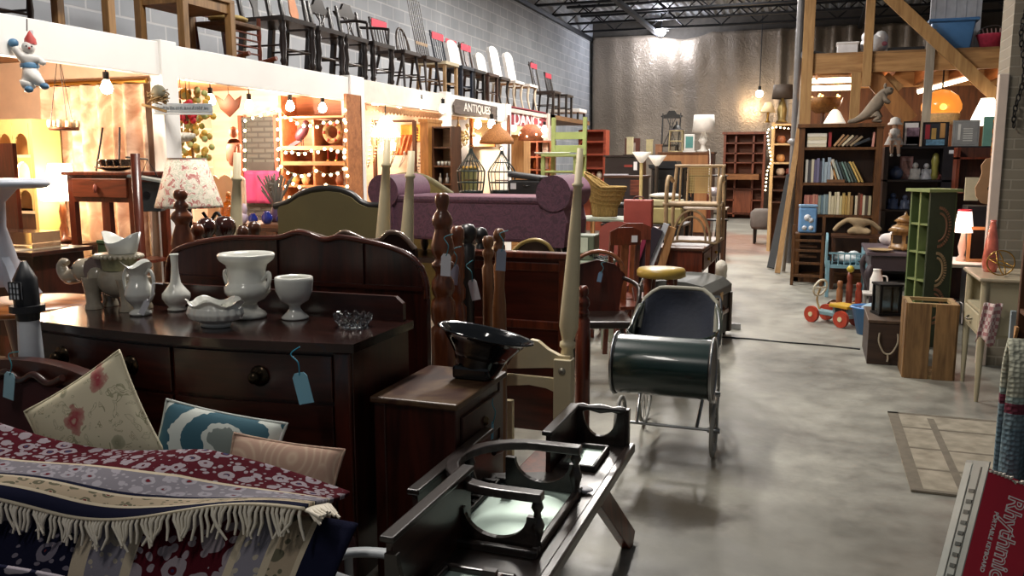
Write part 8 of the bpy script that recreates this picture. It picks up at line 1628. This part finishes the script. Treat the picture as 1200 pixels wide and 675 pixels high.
# red bookshelves near the tarpaulin
Y=17.5; a=onY(677,236,Y); b=onY(710,152,Y); t=thing('red_shelves','rusty red open bookshelf left of the black cabinet','shelf',((a.x+b.x)/2,Y,0)); w=(b.x-a.x)/2; rr2=WD('#a8492e','#7a2f1c',.5,3,'X')
for s in (-1,1): MB().b2(s*w,s*(w-.05),0,.35,0,b.z).build('side_panel',rr2,t)
for py in (152,165,180,196,210,224): z=onY(690,py,Y).z; MB().b2(-w+.05,w-.05,0,.34,z-.04,z).build('shelf_board',rr2,t)
MB().b2(-w,w,.34,.36,0,b.z).build('back_panel',P('#a05034',.6),t)
z=onY(690,210,Y).z+.001
for k in range(3): tag(MB().lathe([(0,0),(.05,0),(.06,.1),(.03,.16),(0,.16)],n=10).build('jar',P(('#c9a878','#8d4a32','#d8c8b0')[k],.4),loc=((a.x+b.x)/2-.15+.14*k,Y+.15,z)),('tan','rust','cream')[k]+' jar on the rusty red bookshelf near the tarpaulin','jar')
# brown cabinet back with lamp, chair, lantern
Y=16.8; a=onY(772,212,Y); b=onY(835,180,Y); t=thing('tall_cabinet','plain brown cabinet carrying the white table lamp','cabinet',((a.x+b.x)/2,Y,0)); w=(b.x-a.x)/2; zc=b.z; br_=WD('#a87446','#82552f',.55,2,'Z'); MB().b2(-w,w,0,.5,.1,zc).build('body',br_,t,bev=.004); MB().b2(-w-.03,w+.03,-.03,.52,zc,zc+.03).build('top',WD('#6e4628','#4a2c18',.5,3,'X'),t); MB().b2(w-.08,w+.005,-.01,.51,.1,zc).build('corner_stile',redw,t); MB().b2(-w,w,.03,.45,0,.1).build('plinth',walnut,t)
zl=zc+.031
p=Vector((onY(822,178,Y).x,Y+.25,zl)); t=thing('table_lamp','table lamp with a white drum shade and turned white base on the brown cabinet','lamp',p); hh=onY(822,134,Y).z-zl
MB().lathe([(0,0),(.12,0),(.12,.03),(.05,.06),(.04,.14),(.10,.22),(.06,.3),(.04,.36),(.03,hh*.55)],n=18).build('turned_base',P('#d8d4cc',.4),t); MB().lathe([(.215,hh*.54),(.19,hh)],n=24,cap=False).build('drum_shade',P('#d9d3cb',.8,emit='#fff2e0',es=.12),t,solid=.006); MB().tube(bez([(.1,-.1,.02),(.16,-.33,.03),(.18,-.335,-.2),(.16,-.33,-.6),(.2,-.33,-.9)],5),.012,5).build('cord',white,t)
p=Vector((onY(806,178,Y).x,Y+.2,zl)); t=thing('mantel_clock','small white-framed clock with a teal face next to the drum-shade lamp','clock',p); MB().b2(-.10,.10,-.03,.03,.03,.34).build('frame',P('#d6d6d2',.4),t,bev=.01); MB().b2(-.07,.07,-.036,-.03,.08,.30).build('face',P('#4f8a86',.4),t); MB().b2(-.12,.12,-.04,.04,0,.03).build('base',P('#d6d6d2',.4),t)
p=Vector((onY(790,178,Y).x,Y+.25,zl+.013)); t=thing('glass_lantern','glass lantern with pale frame on the brown cabinet','lantern',p); fc=P('#b9ab84',.4,.3)
for x in (-.13,.13):
    for y in (-.1,.1): MB().cyl((x,y,0),(x*.9,y*.9,.40),.013,n=6).build('frame_bar',fc,t)
for z in (0,.2,.4): m=MB(); m.tube([(-.13,-.1,z),(.13,-.1,z),(.13,.1,z),(-.13,.1,z)],.012,5,closed=True); m.build('frame_hoop',fc,t)
MB().b2(-.11,.11,-.08,.08,.02,.37).build('glass',GL('#e8e6da',.05),t); MB().b2(-.12,.12,-.1,.1,.4,.43).build('top',P('#4a4652',.5),t); MB().lathe([(.1,.43),(.05,.5),(.02,.52),(.02,.58),(0,.58)],n=14).build('chimney_cap',iron,t)
t,pgb,w=simple_table('dark side counter left of the plain brown cabinet',730,776,181,17.2,.4,darkw,darkz)
for k,(px,h_,c,n) in enumerate(((725,.33,'#c9c09a','pale cream candle box at the left of the dark side counter'),(760,.28,'#c2b68a','pale yellow box in the middle of the dark side counter'),(771,.18,'#9a6a4a','brown picture tile at the right end of the dark side counter'))): 
    x=onY(px,178,17.3).x; x=max(x,pgb[0]-w+.1) if k==0 else x; t=thing('small_box',n,'box',(x,17.4,pgb[2])); MB().b2(-.06,.06,-.05,.05,0,h_).build('box_body',P(c,.5),t,bev=.004); MB().b2(-.065,.065,-.055,.055,h_,h_+.02).build('lid',P(c,.5),t)
Yk=17.9; zk=onY(781,212,Yk).z; t=chair(onY(781,200,Yk).x,Yk+.2,'dark bentwood-backed chair raised up high against the tarpaulin',w=.44,wood=blackw,back='crest',bh=onY(781,131,Yk).z-1.35,z=1.35,rz=0,leg='sq',sh=.46)
t=thing('chair_plinth','tall dark crate under the raised dark chair','crate',(onY(781,200,Yk).x,Yk+.22,0)); MB().b2(-.3,.3,-.28,.3,0,1.30).build('body',P('#2e2622',.6),t); MB().b2(-.32,.32,-.3,.32,1.30,1.349).build('top',walnutX,t)
Y=20.5; a=onY(732,190,Y); b=onY(750,162,Y); t=thing('panel_door','dark framed door with a pale panel leaning in front of the tarpaulin','door panel',((a.x+b.x)/2,Y,0)); w=(b.x-a.x)/2; 
for s in (-1,1): MB().b2(s*w,s*(w-.1),0,.05,0,b.z).build('stile',WD('#5a2e22','#361a12',.5,4,'Z'),t)
MB().b2(-w+.1,w-.1,.01,.04,0,b.z-.1).build('panel',P('#9a8a80',.5),t); MB().b2(-w+.1,w-.1,0,.05,b.z-.1,b.z).build('rail',WD('#5a2e22','#361a12',.5,4,'X'),t)
# secretary desk with hutch
Y=22.8; a=onY(845,253,Y); b=onY(898,157,Y); t=thing('secretary','tall red-brown secretary desk with open hutch against the tarpaulin','secretary desk',((a.x+b.x)/2,Y,0)); w=(b.x-a.x)/2; H=b.z; sm=WD('#8a4a2e','#5c2b18',.4,3,'Z',.1)
for s in (-1,1): MB().b2(s*w,s*(w-.06),0,.5,0,H).build('side_panel',sm,t)
MB().b2(-w-.04,w+.04,-.04,.5,H,H+.06).build('cornice',sm,t); MB().b2(-w,w,.48,.5,0,H).build('back_panel',P('#9a5f40',.5),t)
zd=onY(870,207,Y).z; MB().b2(-w-.02,w-.12,-.35,.45,zd-.07,zd+.07).build('writing_flap',WD('#9a6436','#6a4020',.4,3,'X'),t)
for x in (-w*.42,w*.42): MB().b2(x-.025,x+.025,.05,.48,zd+.08,H-.03).build('divider',sm,t); MB().b2(x-.025,x+.025,.05,.48,.05,zd-.08).build('divider',sm,t)
for py in (167,179,190): z=onY(870,py,Y).z; MB().b2(-w+.06,w-.06,.05,.47,z-.03,z).build('shelf_board',sm,t)
for py in (221,234,250): z=onY(870,py,Y).z; MB().b2(-w+.06,w-.06,.05,.47,z-.03,z).build('shelf_board',sm,t)
for s in (-.3,): MB().b2(-w*.4,w*.4,.02,.05,.15,zd-.35).build('door',WD('#8a4a2c','#5e2e1a',.4,3,'Z'),t,bev=.01)
tagged(t,(-.5,-.36,zd-.02),0,whitetag,whitetag,.14,.07)
# lit vanity, lamps and tub stool at the right of the aisle
Y=14.6; a=onY(899,236,Y); b=onY(926,143,Y); t=thing('vanity_shelf','pale shelf unit edged with fairy lights at the end of the right side','shelf',((a.x+b.x)/2+.12,Y,0)); w=(b.x-a.x)/2+.10; vz=b.z; vp=P('#c9a878',.5,var=.08)
for s in (-1,1): MB().b2(s*w,s*(w-.05),0,.35,0,vz).build('side_panel',vp,t)
for py in (145,168,190,206,222,236): z=onY(910,py,Y).z; MB().b2(-w+.05,w-.05,0,.34,z-.03,z).build('shelf_board',vp if py<200 else walnut,t)
MB().b2(-w,w,.34,.36,0,vz).build('back_panel',P('#6a4634',.6),t)
c=lambda x,y:onY(x,y,Y-.05)
lights('string_lights','fairy lights wound around the pale shelf unit on the right',[c(924,150),c(908,148),c(899,152),c(901,170),c(904,188),c(899,200),c(897,222)],22,.014)
for k,(px,py,cc,n) in enumerate(((914,190,'#c9955e','peach round basket on the pale lit shelf'),(925,206,'#8a4a42','dark red bowl on the pale lit shelf'),(914,206,'#d8c0a8','cream jar on the pale lit shelf'),(915,168,'#a86a4a','copper vase on the pale lit shelf'))):
    p=onY(px,py,Y); p.y+=.14; tag(MB().lathe([(0,0),(.05,0),(.07,.05),(.06,.10),(.04,.12),(0,.12)],n=14).build('vase',P(cc,.4,coat=.2),loc=Vector((p.x,p.y,p.z+.004))),n,'vase')
p=Vector((onY(914,138,Y).x+.02,Y+.18,vz+.001)); t=thing('table_lamp','lamp with a dark drum shade and brass base on the pale lit shelf','lamp',p); MB().lathe([(0,0),(.10,0),(.06,.05),(.08,.2),(.04,.34),(.015,.4)],n=14).build('base',P('#8d7a4a',.35,.4),t); MB().lathe([(.165,.38),(.145,.60)],n=20,cap=False).build('drum_shade',P('#3a3028',.7),t,solid=.005)
p=Vector((onY(897,138,Y).x+.03,Y+.08,vz+.001)); t=thing('table_lamp','little cream flared lamp beside the dark drum lamp','lamp',p); MB().lathe([(.12,.16),(.05,.32)],n=16,cap=False).build('shade',P('#d9c49a',.7),t,solid=.004); MB().lathe([(.06,0),(.02,.03),(.02,.18)],n=12).build('base',brass,t)
t=thing('tub_stool','small grey upholstered stool on dark legs at the end of the aisle','stool',(onY(894,260,16.0).x,16.0,0)); MB().lathe([(0,0),(.19,0),(.22,.06),(.22,.3),(.15,.36),(0,.37)],(0,0,.26),20).build('upholstered_seat',P('#6a625c',.9,var=.1,bump=.3),t)
for x in (-.13,.13):
    for y in (-.12,.12): MB().cyl((x,y,0),(x,y,.27),.02,.028,8).build('leg',darkz,t)
# leaning planks against the loft post
for k,(p0,p1,Y0,Y1,w_,c,n) in enumerate((((911,320),(937,150),11.45,12.0,.07,lum,'long pale lumber plank leaning against the loft corner post'),((903,314),(926,205),11.9,12.5,.10,P('#26282a',.5),'black board leaning behind the long pale plank'),((918,318),(941,95),11.6,12.1,.05,P('#9a948a',.6),'grey metal channel leaning next to the long pale plank'))):
    a=onZ(*p0,.012); b=onY(*p1,a.y+.7); t=thing('leaning_plank',n,'plank',a); MB().bar((0,0,0),b-a,w_,.03,(0,1,0)).build('board',c,t,bev=.002)
t=thing('drain_pipe','grey plastic downpipe standing behind the loft corner post','pipe',(onY(933,100,13.0).x,13.0,0)); MB().cyl((0,0,0),(.02,0,4.4),.05,n=12).build('pipe_body',P('#6a6a6c',.4,.2),t); MB().lathe([(.055,1.7),(.09,1.74),(.055,1.78)],n=12).build('coupling',P('#8a8a8c',.4,.3),t)
